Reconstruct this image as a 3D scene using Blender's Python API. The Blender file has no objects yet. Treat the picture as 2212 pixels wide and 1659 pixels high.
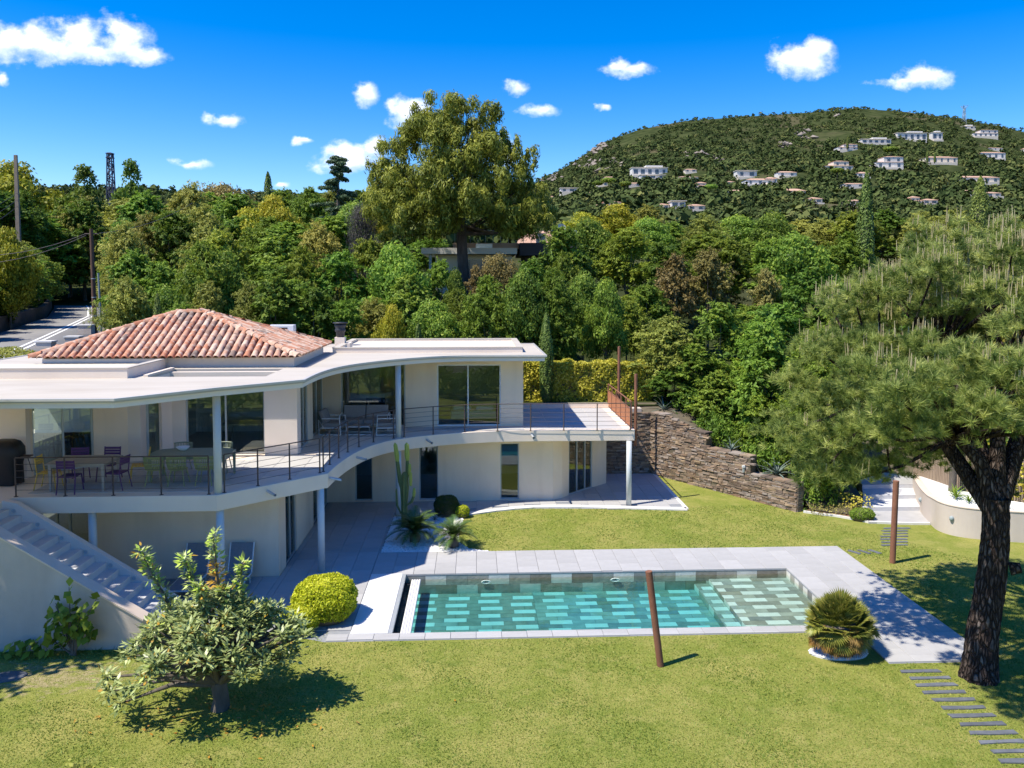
import bpy, bmesh, math, random
import numpy as np
from mathutils import Vector, Matrix

sc = bpy.context.scene
COL = sc.collection
R = math.radians

# ------------------------------------------------------------------ camera
CAM_H = 8.3
cam = bpy.data.cameras.new('camera')
cam.sensor_width = 36.0
cam.lens = 28.481
cam.shift_y = -0.05687
cam.clip_start = 0.1
cam.clip_end = 8000
cam_o = bpy.data.objects.new('camera', cam)
cam_o.location = (0, 0, CAM_H)
cam_o.rotation_euler = (R(87), 0, -math.atan(78 / 1750.0))
COL.objects.link(cam_o)
sc.camera = cam_o

# ------------------------------------------------------------------ sun, sky, exposure
SUN_DIR = Vector((0.56, 0.235, -1.0)).normalized()          # the way the light travels
sun = bpy.data.lights.new('sun', 'SUN')
sun.energy = 3.65
sun.angle = R(0.55)
sun.color = (1.0, 0.925, 0.79)
sun_o = bpy.data.objects.new('sun', sun)
sun_o.rotation_euler = SUN_DIR.to_track_quat('-Z', 'Y').to_euler()
sun_o.location = (-30, -10, 60)
COL.objects.link(sun_o)

world = bpy.data.worlds.new('World')
sc.world = world
world.use_nodes = True
SKY_STRENGTH = 0.109

sc.view_settings.view_transform = 'Standard'
sc.view_settings.look = 'None'
sc.view_settings.exposure = 0.95
sc.view_settings.gamma = 1.0
sc.view_settings.use_curve_mapping = False
sc.render.engine = 'CYCLES'
sc.cycles.use_denoising = True
try:
    sc.cycles.denoiser = 'OPENIMAGEDENOISE'
    sc.cycles.denoising_prefilter = 'ACCURATE'
except Exception:
    pass
sc.cycles.max_bounces = 8
sc.cycles.diffuse_bounces = 5
sc.cycles.glossy_bounces = 3
sc.cycles.transmission_bounces = 6
sc.cycles.transparent_max_bounces = 8
sc.cycles.caustics_reflective = False
sc.cycles.caustics_refractive = False
sc.cycles.sample_clamp_indirect = 6.0


def build_world():
    nt = world.node_tree
    nt.nodes.clear()
    N, L = nt.nodes.new, nt.links.new
    out = N('ShaderNodeOutputWorld')
    sky = N('ShaderNodeTexSky')
    sky.sky_type = 'NISHITA'
    sky.sun_disc = False
    el = math.asin(-SUN_DIR.z)
    sky.sun_elevation = el
    sky.sun_rotation = math.atan2(-SUN_DIR.x, -SUN_DIR.y)
    sky.altitude = 60
    sky.air_density = 1.0
    sky.dust_density = 0.25
    sky.ozone_density = 3.0
    hs = N('ShaderNodeHueSaturation')
    hs.inputs['Hue'].default_value = 0.514
    hs.inputs['Saturation'].default_value = 1.56
    hs.inputs['Value'].default_value = 1.0
    L(sky.outputs[0], hs.inputs['Color'])
    bg = N('ShaderNodeBackground')
    bg.inputs['Strength'].default_value = SKY_STRENGTH
    L(hs.outputs[0], bg.inputs['Color'])
    # fair-weather clouds, far away in the sky: lobes (azimuth slope, height slope, half sizes)
    tc = N('ShaderNodeTexCoord')
    sep = N('ShaderNodeSeparateXYZ')
    L(tc.outputs['Generated'], sep.inputs[0])

    def m(op, a, b=None, c=None, clamp=False):
        n = N('ShaderNodeMath'); n.operation = op; n.use_clamp = clamp
        for i, v in enumerate((a, b, c)):
            if v is None: continue
            if isinstance(v, (int, float)): n.inputs[i].default_value = v
            else: L(v, n.inputs[i])
        return n.outputs[0]
    yy = m('MAXIMUM', sep.outputs['Y'], 0.02)
    u = m('DIVIDE', sep.outputs['X'], yy)
    v = m('DIVIDE', sep.outputs['Z'], yy)
    comb = N('ShaderNodeCombineXYZ')
    L(u, comb.inputs[0]); L(v, comb.inputs[1])
    def noise(scale, detail, rough, off):
        mp = N('ShaderNodeMapping'); mp.inputs['Location'].default_value = off
        mp.inputs['Scale'].default_value = (1, 1.25, 1)
        L(comb.outputs[0], mp.inputs[0])
        n = N('ShaderNodeTexNoise'); n.inputs['Scale'].default_value = scale
        n.inputs['Detail'].default_value = detail; n.inputs['Roughness'].default_value = rough
        L(mp.outputs[0], n.inputs['Vector']); return n
    n1 = noise(26, 8, 0.58, (0.3, 0.1, 0))
    n2 = noise(70, 5, 0.6, (4.3, 2.1, 0))
    # warp the lookup a little so that the lobes lose their ellipse outline
    wv = N('ShaderNodeVectorMath'); wv.operation = 'MULTIPLY_ADD'
    L(n1.outputs['Color'], wv.inputs[0]); wv.inputs[1].default_value = (0.028, 0.022, 0)
    L(comb.outputs[0], wv.inputs[2])
    F_ = 1750.0
    lobes = [(-10, 118, 50, 26), (60, 122, 75, 30), (110, 118, 75, 40), (205, 100, 50, 42), (215, 132, 120, 26), (300, 103, 56, 42), (335, 135, 52, 20),
             (15, 183, 34, 18), (52, 192, 12, 16), (500, 272, 42, 15), (428, 362, 44, 12), (800, 213, 25, 23), (872, 254, 34, 32), (905, 240, 30, 20),
             (662, 311, 22, 10), (768, 342, 62, 34), (812, 325, 30, 27), (760, 366, 66, 15), (1112, 193, 28, 17), (1163, 241, 42, 15),
             (1350, 152, 56, 14), (1333, 143, 25, 15), (1735, 132, 68, 38), (1768, 108, 36, 27), (2005, 163, 66, 26), (1968, 178, 70, 13), (1300, 235, 16, 9),
             (615, 403, 20, 7), (1085, 330, 30, 40), (-150, 150, 90, 40), (-330, 220, 120, 35), (2420, 150, 120, 40), (2700, 240, 90, 26)]
    acc = None; low = None
    for (px, py, rx, ry) in lobes:
        cu = (px - 1028) / F_ * 1.004; cv = (612 - py) / F_
        a = N('ShaderNodeVectorMath'); a.operation = 'SUBTRACT'
        L(wv.outputs[0], a.inputs[0]); a.inputs[1].default_value = (cu + 0.014, cv + 0.011, 0)
        b = N('ShaderNodeVectorMath'); b.operation = 'MULTIPLY'
        L(a.outputs[0], b.inputs[0]); b.inputs[1].default_value = (F_ / (rx * 1.12), F_ / (ry * 1.12), 0)
        l = N('ShaderNodeVectorMath'); l.operation = 'LENGTH'; L(b.outputs[0], l.inputs[0])
        k = m('SUBTRACT', 1.0, l.outputs['Value'])
        s2 = N('ShaderNodeSeparateXYZ'); L(b.outputs[0], s2.inputs[0])
        wgt = m('MULTIPLY', s2.outputs['Y'], m('MAXIMUM', k, 0.0))
        if acc is None: acc = k; low = wgt
        else:
            acc = m('SMOOTH_MAX', acc, k, 0.25); low = m('ADD', low, wgt)
    field = m('ADD', acc, m('MULTIPLY', m('SUBTRACT', n1.outputs['Fac'], 0.5), 1.7))
    field = m('ADD', field, m('MULTIPLY', m('SUBTRACT', n2.outputs['Fac'], 0.5), 0.7))
    mr = N('ShaderNodeMapRange'); mr.interpolation_type = 'SMOOTHSTEP'
    L(field, mr.inputs['Value'])
    mr.inputs['From Min'].default_value = -0.12; mr.inputs['From Max'].default_value = 0.85
    front = m('GREATER_THAN', sep.outputs['Y'], 0.05)
    mask = m('MULTIPLY', mr.outputs[0], front)
    mask = m('MULTIPLY', mask, 0.97)
    # thicker parts and undersides are greyer, as the cloud shades itself
    sh = N('ShaderNodeMapRange'); L(m('ADD', low, m('MULTIPLY', m('SUBTRACT', n2.outputs['Fac'], 0.5), 0.5)), sh.inputs['Value'])
    sh.inputs['From Min'].default_value = -0.4; sh.inputs['From Max'].default_value = 0.3
    cm = N('ShaderNodeMix'); cm.data_type = 'RGBA'
    L(sh.outputs[0], cm.inputs['Factor'])
    cm.inputs['A'].default_value = (0.42, 0.53, 0.78, 1); cm.inputs['B'].default_value = (0.97, 0.97, 1.0, 1)
    cb = N('ShaderNodeBackground'); cb.inputs['Strength'].default_value = 0.9
    L(cm.outputs['Result'], cb.inputs['Color'])
    mx = N('ShaderNodeMixShader'); L(mask, mx.inputs[0]); L(bg.outputs[0], mx.inputs[1]); L(cb.outputs[0], mx.inputs[2])
    L(mx.outputs[0], out.inputs['Surface'])


build_world()

# ------------------------------------------------------------------ helpers
FPX = 1750.0
_yaw = math.atan(78 / 1750.0)
def spot(px, Y):
    """ground X of something that stands Y metres out at bearing px"""
    t = math.tan(math.atan((px - 1106) / FPX) + _yaw)
    return t * Y
def zat(py, Y, X=0.0):
    """height of something that stands Y metres out and reaches up to elevation py"""
    return CAM_H + (612 - py) / FPX * (Y * math.cos(_yaw) + X * math.sin(_yaw))


def tag(o, label=None, cat=None, group=None, kind=None):
    if label: o['label'] = label
    if cat: o['category'] = cat
    if group: o['group'] = group
    if kind: o['kind'] = kind
    return o

def link(o, parent=None):
    COL.objects.link(o)
    if parent is not None:
        o.parent = parent
        p = parent
        loc = Vector((0, 0, 0))
        o.matrix_parent_inverse = BASE.get(p.name, Matrix.Identity(4))
    return o
BASE = {}

def thing(name, label, cat, loc=(0, 0, 0), group=None, kind=None):
    o = bpy.data.objects.new(name, None)
    o.empty_display_size = 0.2
    o.location = loc
    COL.objects.link(o)
    BASE[o.name] = Matrix.Translation(Vector(loc)).inverted()
    return tag(o, label, cat, group, kind)

def local_thing(name, loc, rotz=0, scale=1.0):
    """an Empty whose parts are given in its own frame"""
    o = bpy.data.objects.new(name, None)
    o.location = loc; o.rotation_euler = (0, 0, rotz)
    o.scale = (scale,) * 3 if not isinstance(scale, (tuple, list)) else scale
    COL.objects.link(o)
    BASE[o.name] = Matrix.Identity(4)
    return o

class MB:
    """collects faces, then links them as one mesh object"""
    def __init__(s): s.v = []; s.f = []; s.sm = []
    def add(s, vs, fs, smooth=False):
        b = len(s.v); s.v += [tuple(p) for p in vs]
        s.f += [tuple(i + b for i in f) for f in fs]; s.sm += [smooth] * len(fs)
        return s
    def box(s, x0, x1, y0, y1, z0, z1):
        return s.add([(x0, y0, z0), (x1, y0, z0), (x1, y1, z0), (x0, y1, z0), (x0, y0, z1), (x1, y0, z1), (x1, y1, z1), (x0, y1, z1)],
                     [(0, 3, 2, 1), (4, 5, 6, 7), (0, 1, 5, 4), (1, 2, 6, 5), (2, 3, 7, 6), (3, 0, 4, 7)])
    def obox(s, a, b, w, z0, z1, za=None, zb=None, off=0.0):
        """box along the plan line a-b, width w, lower z0, upper z1 (za, zb: upper at each end)"""
        a = Vector(a[:2]); b = Vector(b[:2]); d = (b - a).normalized(); n = Vector((-d.y, d.x))
        h = n * (w / 2); o = n * off
        q = [a - h + o, b - h + o, b + h + o, a + h + o]
        t = [z1 if za is None else za, z1 if zb is None else zb]
        zt = [t[0], t[1], t[1], t[0]]
        return s.add([(p.x, p.y, z0) for p in q] + [(p.x, p.y, z) for p, z in zip(q, zt)],
                     [(0, 3, 2, 1), (4, 5, 6, 7), (0, 1, 5, 4), (1, 2, 6, 5), (2, 3, 7, 6), (3, 0, 4, 7)])
    def prism(s, poly, z0, z1, smooth=False):
        n = len(poly)
        area = sum(poly[i][0] * poly[(i + 1) % n][1] - poly[(i + 1) % n][0] * poly[i][1] for i in range(n))
        if area < 0: poly = poly[::-1]
        return s.add([(x, y, z0) for x, y in poly] + [(x, y, z1) for x, y in poly],
                     [tuple(range(n))[::-1], tuple(range(n, 2 * n))] + [(i, (i + 1) % n, n + (i + 1) % n, n + i) for i in range(n)])
    def tube(s, pts, r, n=8, cap=True, smooth=True):
        pts = [Vector(p) for p in pts]; rr = r if isinstance(r, (list, tuple)) else [r] * len(pts)
        vs = []; fs = []
        up = Vector((0, 0, 1))
        prev = None
        for i, p in enumerate(pts):
            d = (pts[min(i + 1, len(pts) - 1)] - pts[max(i - 1, 0)]).normalized()
            if prev is None:
                a = d.cross(up if abs(d.z) < 0.9 else Vector((1, 0, 0))).normalized()
            else:
                a = (prev - d * prev.dot(d)).normalized()
            prev = a; b = d.cross(a)
            for k in range(n):
                t = 2 * math.pi * k / n
                vs.append(p + (a * math.cos(t) + b * math.sin(t)) * rr[i])
        for i in range(len(pts) - 1):
            for k in range(n):
                fs.append((i * n + k, i * n + (k + 1) % n, (i + 1) * n + (k + 1) % n, (i + 1) * n + k))
        s.add(vs, fs, smooth)
        if cap:
            m = (len(pts) - 1) * n
            s.add(vs[:n], [tuple(range(n))[::-1]]); s.add(vs[m:m + n], [tuple(range(n))])
        return s
    def lathe(s, prof, c=(0, 0, 0), n=16, smooth=True):
        vs = []; fs = []
        for (r, z) in prof:
            for k in range(n):
                t = 2 * math.pi * k / n
                vs.append((c[0] + r * math.cos(t), c[1] + r * math.sin(t), c[2] + z))
        for i in range(len(prof) - 1):
            for k in range(n):
                fs.append((i * n + k, i * n + (k + 1) % n, (i + 1) * n + (k + 1) % n, (i + 1) * n + k))
        s.add(vs, fs, smooth)
        return s
    def mesh(s, name, mat):
        me = bpy.data.meshes.new(name)
        me.from_pydata(s.v, [], s.f)
        me.polygons.foreach_set('use_smooth', s.sm)
        me.materials.append(mat)
        me.update()
        return me
    def build(s, name, mat, parent=None, bevel=0.0):
        o = bpy.data.objects.new(name, s.mesh(name, mat))
        if bevel:
            b = o.modifiers.new('bevel', 'BEVEL'); b.width = bevel; b.segments = 2; b.limit_method = 'ANGLE'; b.angle_limit = R(40)
        return link(o, parent)

def obj(name, me, parent=None, loc=None, rot=None, scale=None):
    o = bpy.data.objects.new(name, me)
    if loc is not None: o.location = loc
    if rot is not None: o.rotation_euler = rot
    if scale is not None: o.scale = scale
    return link(o, parent)

def np_mesh(name, V, F, mat, rnd=None, smooth=False):
    """fast mesh from numpy arrays: V (n,3), F (m,k)"""
    V = np.asarray(V, np.float32); F = np.asarray(F, np.int32)
    me = bpy.data.meshes.new(name)
    m, k = F.shape
    me.vertices.add(len(V)); me.vertices.foreach_set('co', V.ravel())
    me.loops.add(m * k); me.loops.foreach_set('vertex_index', F.ravel())
    me.polygons.add(m)
    me.polygons.foreach_set('loop_start', np.arange(0, m * k, k, dtype=np.int32))
    me.polygons.foreach_set('loop_total', np.full(m, k, np.int32))
    me.polygons.foreach_set('use_smooth', np.full(m, smooth))
    if rnd is not None:
        a = me.attributes.new('rnd', 'FLOAT', 'FACE'); a.data.foreach_set('value', np.asarray(rnd, np.float32))
    me.materials.append(mat)
    me.update(calc_edges=True)
    return me

# ------------------------------------------------------------------ materials
M = {}
def nodes(name):
    mt = bpy.data.materials.new(name); mt.use_nodes = True
    nt = mt.node_tree; nt.nodes.clear()
    out = nt.nodes.new('ShaderNodeOutputMaterial')
    return mt, nt, out

def surf(name, c1, c2=None, rough=0.75, scale=3.0, bump=0.0, bscale=40.0, spec=0.35, metal=0.0, detail=5, c3=None, s3=0.5, w3=0.4, objrand=0.0, stretch=(1, 1, 1)):
    """stone, render, paint, metal: two mottled tones, an optional large stain tone, fine relief"""
    mt, nt, out = nodes(name)
    N, L = nt.nodes.new, nt.links.new
    p = N('ShaderNodeBsdfPrincipled')
    p.inputs['Roughness'].default_value = rough
    p.inputs['Specular IOR Level'].default_value = spec
    p.inputs['Metallic'].default_value = metal
    tc = N('ShaderNodeTexCoord')
    mp = N('ShaderNodeMapping'); mp.inputs['Scale'].default_value = stretch
    L(tc.outputs['Object'], mp.inputs[0])
    vec = mp.outputs[0]
    c2 = c2 or c1
    n = N('ShaderNodeTexNoise'); n.inputs['Scale'].default_value = scale; n.inputs['Detail'].default_value = detail
    n.inputs['Roughness'].default_value = 0.62
    L(vec, n.inputs['Vector'])
    r = N('ShaderNodeMapRange'); L(n.outputs['Fac'], r.inputs['Value'])
    r.inputs['From Min'].default_value = 0.3; r.inputs['From Max'].default_value = 0.7
    mx = N('ShaderNodeMix'); mx.data_type = 'RGBA'
    L(r.outputs[0], mx.inputs['Factor']); mx.inputs['A'].default_value = (*c1, 1); mx.inputs['B'].default_value = (*c2, 1)
    col = mx.outputs['Result']
    if c3:
        n3 = N('ShaderNodeTexNoise'); n3.inputs['Scale'].default_value = s3; n3.inputs['Detail'].default_value = 4
        mp3 = N('ShaderNodeMapping'); mp3.inputs['Scale'].default_value = (2.2, 2.2, 0.35) if name in ('render', 'render_lilac', 'slab_white', 'fascia', 'wall_beige', 'planter') else (1, 1, 1)
        L(vec, mp3.inputs[0]); L(mp3.outputs[0], n3.inputs['Vector'])
        r3 = N('ShaderNodeMapRange'); L(n3.outputs['Fac'], r3.inputs['Value'])
        r3.inputs['From Min'].default_value = 0.48; r3.inputs['From Max'].default_value = 0.75; r3.inputs['To Max'].default_value = w3
        m3 = N('ShaderNodeMix'); m3.data_type = 'RGBA'
        L(r3.outputs[0], m3.inputs['Factor']); L(col, m3.inputs['A']); m3.inputs['B'].default_value = (*c3, 1)
        col = m3.outputs['Result']
    if objrand:
        oi = N('ShaderNodeObjectInfo')
        rr = N('ShaderNodeMapRange'); L(oi.outputs['Random'], rr.inputs['Value'])
        rr.inputs['To Min'].default_value = 1 - objrand; rr.inputs['To Max'].default_value = 1 + objrand
        h = N('ShaderNodeHueSaturation'); L(col, h.inputs['Color']); L(rr.outputs[0], h.inputs['Value'])
        col = h.outputs[0]
    L(col, p.inputs['Base Color'])
    if bump:
        nb = N('ShaderNodeTexNoise'); nb.inputs['Scale'].default_value = bscale; nb.inputs['Detail'].default_value = 4
        L(vec, nb.inputs['Vector'])
        b = N('ShaderNodeBump'); b.inputs['Strength'].default_value = bump; b.inputs['Distance'].default_value = 0.02
        L(nb.outputs['Fac'], b.inputs['Height']); L(b.outputs[0], p.inputs['Normal'])
    L(p.outputs[0], out.inputs['Surface'])
    M[name] = mt
    return mt

def leafmat(name, cols, trans=0.3, rough=0.55, hue=0.02, val=0.25, spec=0.25):
    """foliage: colour by leaf ('rnd' on each face), a shift per plant, light passing through the blade"""
    mt, nt, out = nodes(name)
    N, L = nt.nodes.new, nt.links.new
    at = N('ShaderNodeAttribute'); at.attribute_name = 'rnd'
    cr = N('ShaderNodeValToRGB'); e = cr.color_ramp.elements
    while len(e) < len(cols): e.new(0.5)
    for i, c in enumerate(cols):
        e[i].position = i / (len(cols) - 1); e[i].color = (*c, 1)
    L(at.outputs['Fac'], cr.inputs['Fac'])
    oi = N('ShaderNodeObjectInfo')
    h = N('ShaderNodeHueSaturation'); L(cr.outputs[0], h.inputs['Color'])
    a = N('ShaderNodeMapRange'); L(oi.outputs['Random'], a.inputs['Value']); a.inputs['To Min'].default_value = 0.5 - hue; a.inputs['To Max'].default_value = 0.5 + hue
    L(a.outputs[0], h.inputs['Hue'])
    wn = N('ShaderNodeTexWhiteNoise'); wn.noise_dimensions = '1D'; L(oi.outputs['Random'], wn.inputs['W'])
    b = N('ShaderNodeMapRange'); L(wn.outputs['Value'], b.inputs['Value']); b.inputs['To Min'].default_value = 1 - val; b.inputs['To Max'].default_value = 1 + val
    L(b.outputs[0], h.inputs['Value'])
    p = N('ShaderNodeBsdfPrincipled'); p.inputs['Roughness'].default_value = rough; p.inputs['Specular IOR Level'].default_value = spec
    L(h.outputs[0], p.inputs['Base Color'])
    t = N('ShaderNodeBsdfTranslucent'); L(h.outputs[0], t.inputs['Color'])
    mx = N('ShaderNodeMixShader'); mx.inputs[0].default_value = trans
    L(p.outputs[0], mx.inputs[1]); L(t.outputs[0], mx.inputs[2])
    L(mx.outputs[0], out.inputs['Surface'])
    M[name] = mt
    return mt

def flat(name, c, rough=0.5, metal=0.0, spec=0.4):
    return surf(name, c, tuple(min(1, x * 1.12) for x in c), rough=rough, metal=metal, spec=spec, scale=8)

surf('render', (0.83, 0.67, 0.51), (0.86, 0.715, 0.56), rough=0.9, scale=1.2, bump=0.25, bscale=120, c3=(0.58, 0.465, 0.36), s3=0.7, w3=0.4, spec=0.15)
surf('render_lilac', (0.77, 0.665, 0.585), (0.81, 0.71, 0.635), rough=0.9, scale=1.2, bump=0.2, bscale=120, spec=0.15)
surf('slab_white', (0.76, 0.65, 0.54), (0.81, 0.70, 0.59), rough=0.85, scale=0.9, bump=0.15, bscale=90, c3=(0.58, 0.50, 0.43), s3=0.35, w3=0.35, spec=0.2)
surf('roof_white', (0.475, 0.43, 0.365), (0.525, 0.48, 0.415), rough=0.8, scale=0.8, c3=(0.38, 0.325, 0.26), s3=0.45, w3=0.6, bump=0.1, bscale=20, stretch=(0.5, 1.6, 1))
surf('fascia', (0.80, 0.71, 0.60), (0.84, 0.755, 0.65), rough=0.8, scale=1.0, bump=0.08)
surf('metal_trim', (0.60, 0.57, 0.53), (0.66, 0.63, 0.59), rough=0.4, metal=0.3)
surf('column_paint', (0.52, 0.56, 0.58), (0.60, 0.64, 0.655), rough=0.5, scale=2, stretch=(1, 1, 0.3), spec=0.4)
surf('gravel_roof', (0.55, 0.49, 0.40), (0.68, 0.62, 0.53), rough=0.95, scale=30, bump=0.6, bscale=60)
surf('paving', (0.385, 0.38, 0.375), (0.46, 0.455, 0.45), rough=0.62, scale=2.2, bump=0.12, bscale=30, objrand=0.07, c3=(0.33, 0.325, 0.32), s3=1.3, w3=0.5, detail=7)
surf('paving_base', (0.24, 0.25, 0.27), (0.30, 0.31, 0.32), rough=0.9, scale=10)
surf('terrace_tile', (0.45, 0.44, 0.43), (0.51, 0.50, 0.49), rough=0.6, scale=2, bump=0.08, objrand=0.04)
surf('cover_white', (0.70, 0.70, 0.70), (0.74, 0.74, 0.74), rough=0.4, scale=3)
surf('dark_slot', (0.03, 0.03, 0.035), rough=0.6)
surf('slat_white', (0.72, 0.71, 0.70), (0.76, 0.75, 0.74), rough=0.35)
surf('aluminium', (0.50, 0.53, 0.55), (0.58, 0.61, 0.63), rough=0.35, metal=0.4)
surf('frame_grey', (0.42, 0.47, 0.50), (0.48, 0.53, 0.56), rough=0.4, metal=0.2)
surf('rust', (0.20, 0.085, 0.05), (0.27, 0.125, 0.075), rough=0.85, scale=6, bump=0.3, bscale=80, c3=(0.13, 0.05, 0.03), s3=1.5, w3=0.5)
surf('rust_panel', (0.34, 0.14, 0.07), (0.42, 0.18, 0.09), rough=0.85, scale=5, bump=0.3, bscale=80)
surf('iron_dark', (0.075, 0.055, 0.05), (0.11, 0.08, 0.07), rough=0.7, scale=10)
surf('cable', (0.14, 0.12, 0.12), rough=0.5, metal=0.5)
surf('interior_white', (0.55, 0.57, 0.58), (0.58, 0.60, 0.61), rough=0.8)
surf('interior_floor', (0.16, 0.15, 0.14), (0.20, 0.19, 0.18), rough=0.4)
surf('interior_dark', (0.03, 0.03, 0.035), (0.05, 0.05, 0.05), rough=0.7)
surf('step_stone', (0.52, 0.53, 0.55), (0.60, 0.60, 0.61), rough=0.75, scale=3, bump=0.15, objrand=0.04)
surf('wall_beige', (0.55, 0.47, 0.40), (0.62, 0.54, 0.47), rough=0.92, scale=1.1, bump=0.3, bscale=70, c3=(0.40, 0.33, 0.27), s3=0.7, w3=0.45, spec=0.12)
surf('wall_cap', (0.68, 0.55, 0.44), (0.74, 0.62, 0.51), rough=0.85, scale=3, bump=0.2)
surf('planter', (0.54, 0.47, 0.41), (0.60, 0.53, 0.47), rough=0.9, scale=0.9, bump=0.2, bscale=90, c3=(0.44, 0.37, 0.31), s3=0.7, w3=0.4)
surf('slate', (0.10, 0.11, 0.125), (0.16, 0.17, 0.19), rough=0.6, scale=4, bump=0.3, objrand=0.15)
surf('kerb_white', (0.62, 0.60, 0.57), (0.70, 0.68, 0.65), rough=0.8, scale=3, bump=0.2)
surf('pebble', (0.66, 0.65, 0.64), (0.80, 0.79, 0.78), rough=0.8, scale=9)
surf('gravel_white', (0.60, 0.59, 0.58), (0.78, 0.77, 0.76), rough=0.9, scale=40, bump=0.8, bscale=60)
surf('mulch', (0.16, 0.09, 0.055), (0.24, 0.15, 0.09), rough=0.95, scale=14, bump=0.8, bscale=50)
surf('soil', (0.10, 0.085, 0.06), (0.15, 0.125, 0.085), rough=0.95, scale=3, bump=0.6, bscale=20)
surf('asphalt', (0.20, 0.195, 0.19), (0.25, 0.245, 0.235), rough=0.9, scale=0.8, bump=0.15, bscale=60, c3=(0.15, 0.15, 0.15), s3=0.3, w3=0.4, stretch=(1, 0.3, 1))
surf('road_paint', (0.72, 0.72, 0.70), (0.78, 0.78, 0.76), rough=0.7, scale=4)
surf('bark', (0.050, 0.036, 0.028), (0.115, 0.085, 0.068), rough=0.95, scale=5, bump=1.0, bscale=11, stretch=(1, 1, 0.28), c3=(0.19, 0.15, 0.125), s3=1.8, w3=0.7)
surf('bark_grey', (0.10, 0.085, 0.07), (0.17, 0.145, 0.12), rough=0.95, scale=6, bump=0.7, bscale=20, stretch=(1, 1, 0.4))
surf('wood_table', (0.33, 0.29, 0.26), (0.40, 0.36, 0.33), rough=0.6, scale=3, stretch=(1, 6, 6))
flat('paint_yellow', (0.62, 0.40, 0.07)); flat('paint_purple', (0.085, 0.03, 0.13)); flat('paint_green', (0.27, 0.30, 0.13)); flat('paint_olive', (0.22, 0.26, 0.19))
flat('black_cover', (0.012, 0.012, 0.016), rough=0.45); flat('white_metal', (0.66, 0.68, 0.70), rough=0.35)
surf('cushion', (0.27, 0.255, 0.25), (0.32, 0.305, 0.30), rough=0.95, scale=14, bump=0.2)
surf('lounger_grey', (0.20, 0.22, 0.25), (0.24, 0.26, 0.29), rough=0.9, scale=14)
flat('chimney_black', (0.03, 0.03, 0.035), rough=0.5); flat('bowl_white', (0.7, 0.71, 0.72)); flat('brass', (0.35, 0.33, 0.3), metal=0.6)
surf('pole_wood', (0.09, 0.05, 0.035), (0.14, 0.08, 0.055), rough=0.9, scale=6, stretch=(1, 1, 0.2), bump=0.3)
surf('pole_concrete', (0.22, 0.17, 0.13), (0.28, 0.22, 0.17), rough=0.9, scale=3)
flat('pole_metal', (0.28, 0.33, 0.34), rough=0.5); flat('pylon_steel', (0.05, 0.055, 0.09), rough=0.6)
surf('house_white', (0.60, 0.57, 0.53), (0.68, 0.65, 0.61), rough=0.85, scale=0.3)
surf('house_cream', (0.62, 0.54, 0.44), (0.68, 0.60, 0.50), rough=0.85, scale=0.3)
surf('house_tile', (0.46, 0.28, 0.19), (0.56, 0.36, 0.26), rough=0.9, scale=1.2)
surf('house_flatroof', (0.58, 0.52, 0.45), (0.64, 0.58, 0.51), rough=0.9, scale=0.5)
flat('house_window', (0.07, 0.09, 0.12), rough=0.15, spec=0.5)
surf('wood_cladding', (0.42, 0.26, 0.16), (0.52, 0.34, 0.22), rough=0.8, scale=2, stretch=(1, 1, 14))
surf('dark_cladding', (0.05, 0.045, 0.05), (0.075, 0.065, 0.07), rough=0.7, scale=2, stretch=(1, 1, 14))
surf('rock', (0.20, 0.165, 0.135), (0.30, 0.255, 0.215), rough=0.95, scale=0.05, bump=0.6, bscale=0.2)
surf('cactus', (0.11, 0.15, 0.055), (0.16, 0.21, 0.075), rough=0.6, scale=5)
flat('cactus_young', (0.36, 0.40, 0.08), rough=0.55)
surf('reed', (0.24, 0.18, 0.13), (0.36, 0.28, 0.21), rough=0.95, scale=30, stretch=(1, 1, 0.05), bump=0.5)
flat('lamp_white', (0.75, 0.76, 0.76), rough=0.4)


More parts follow.
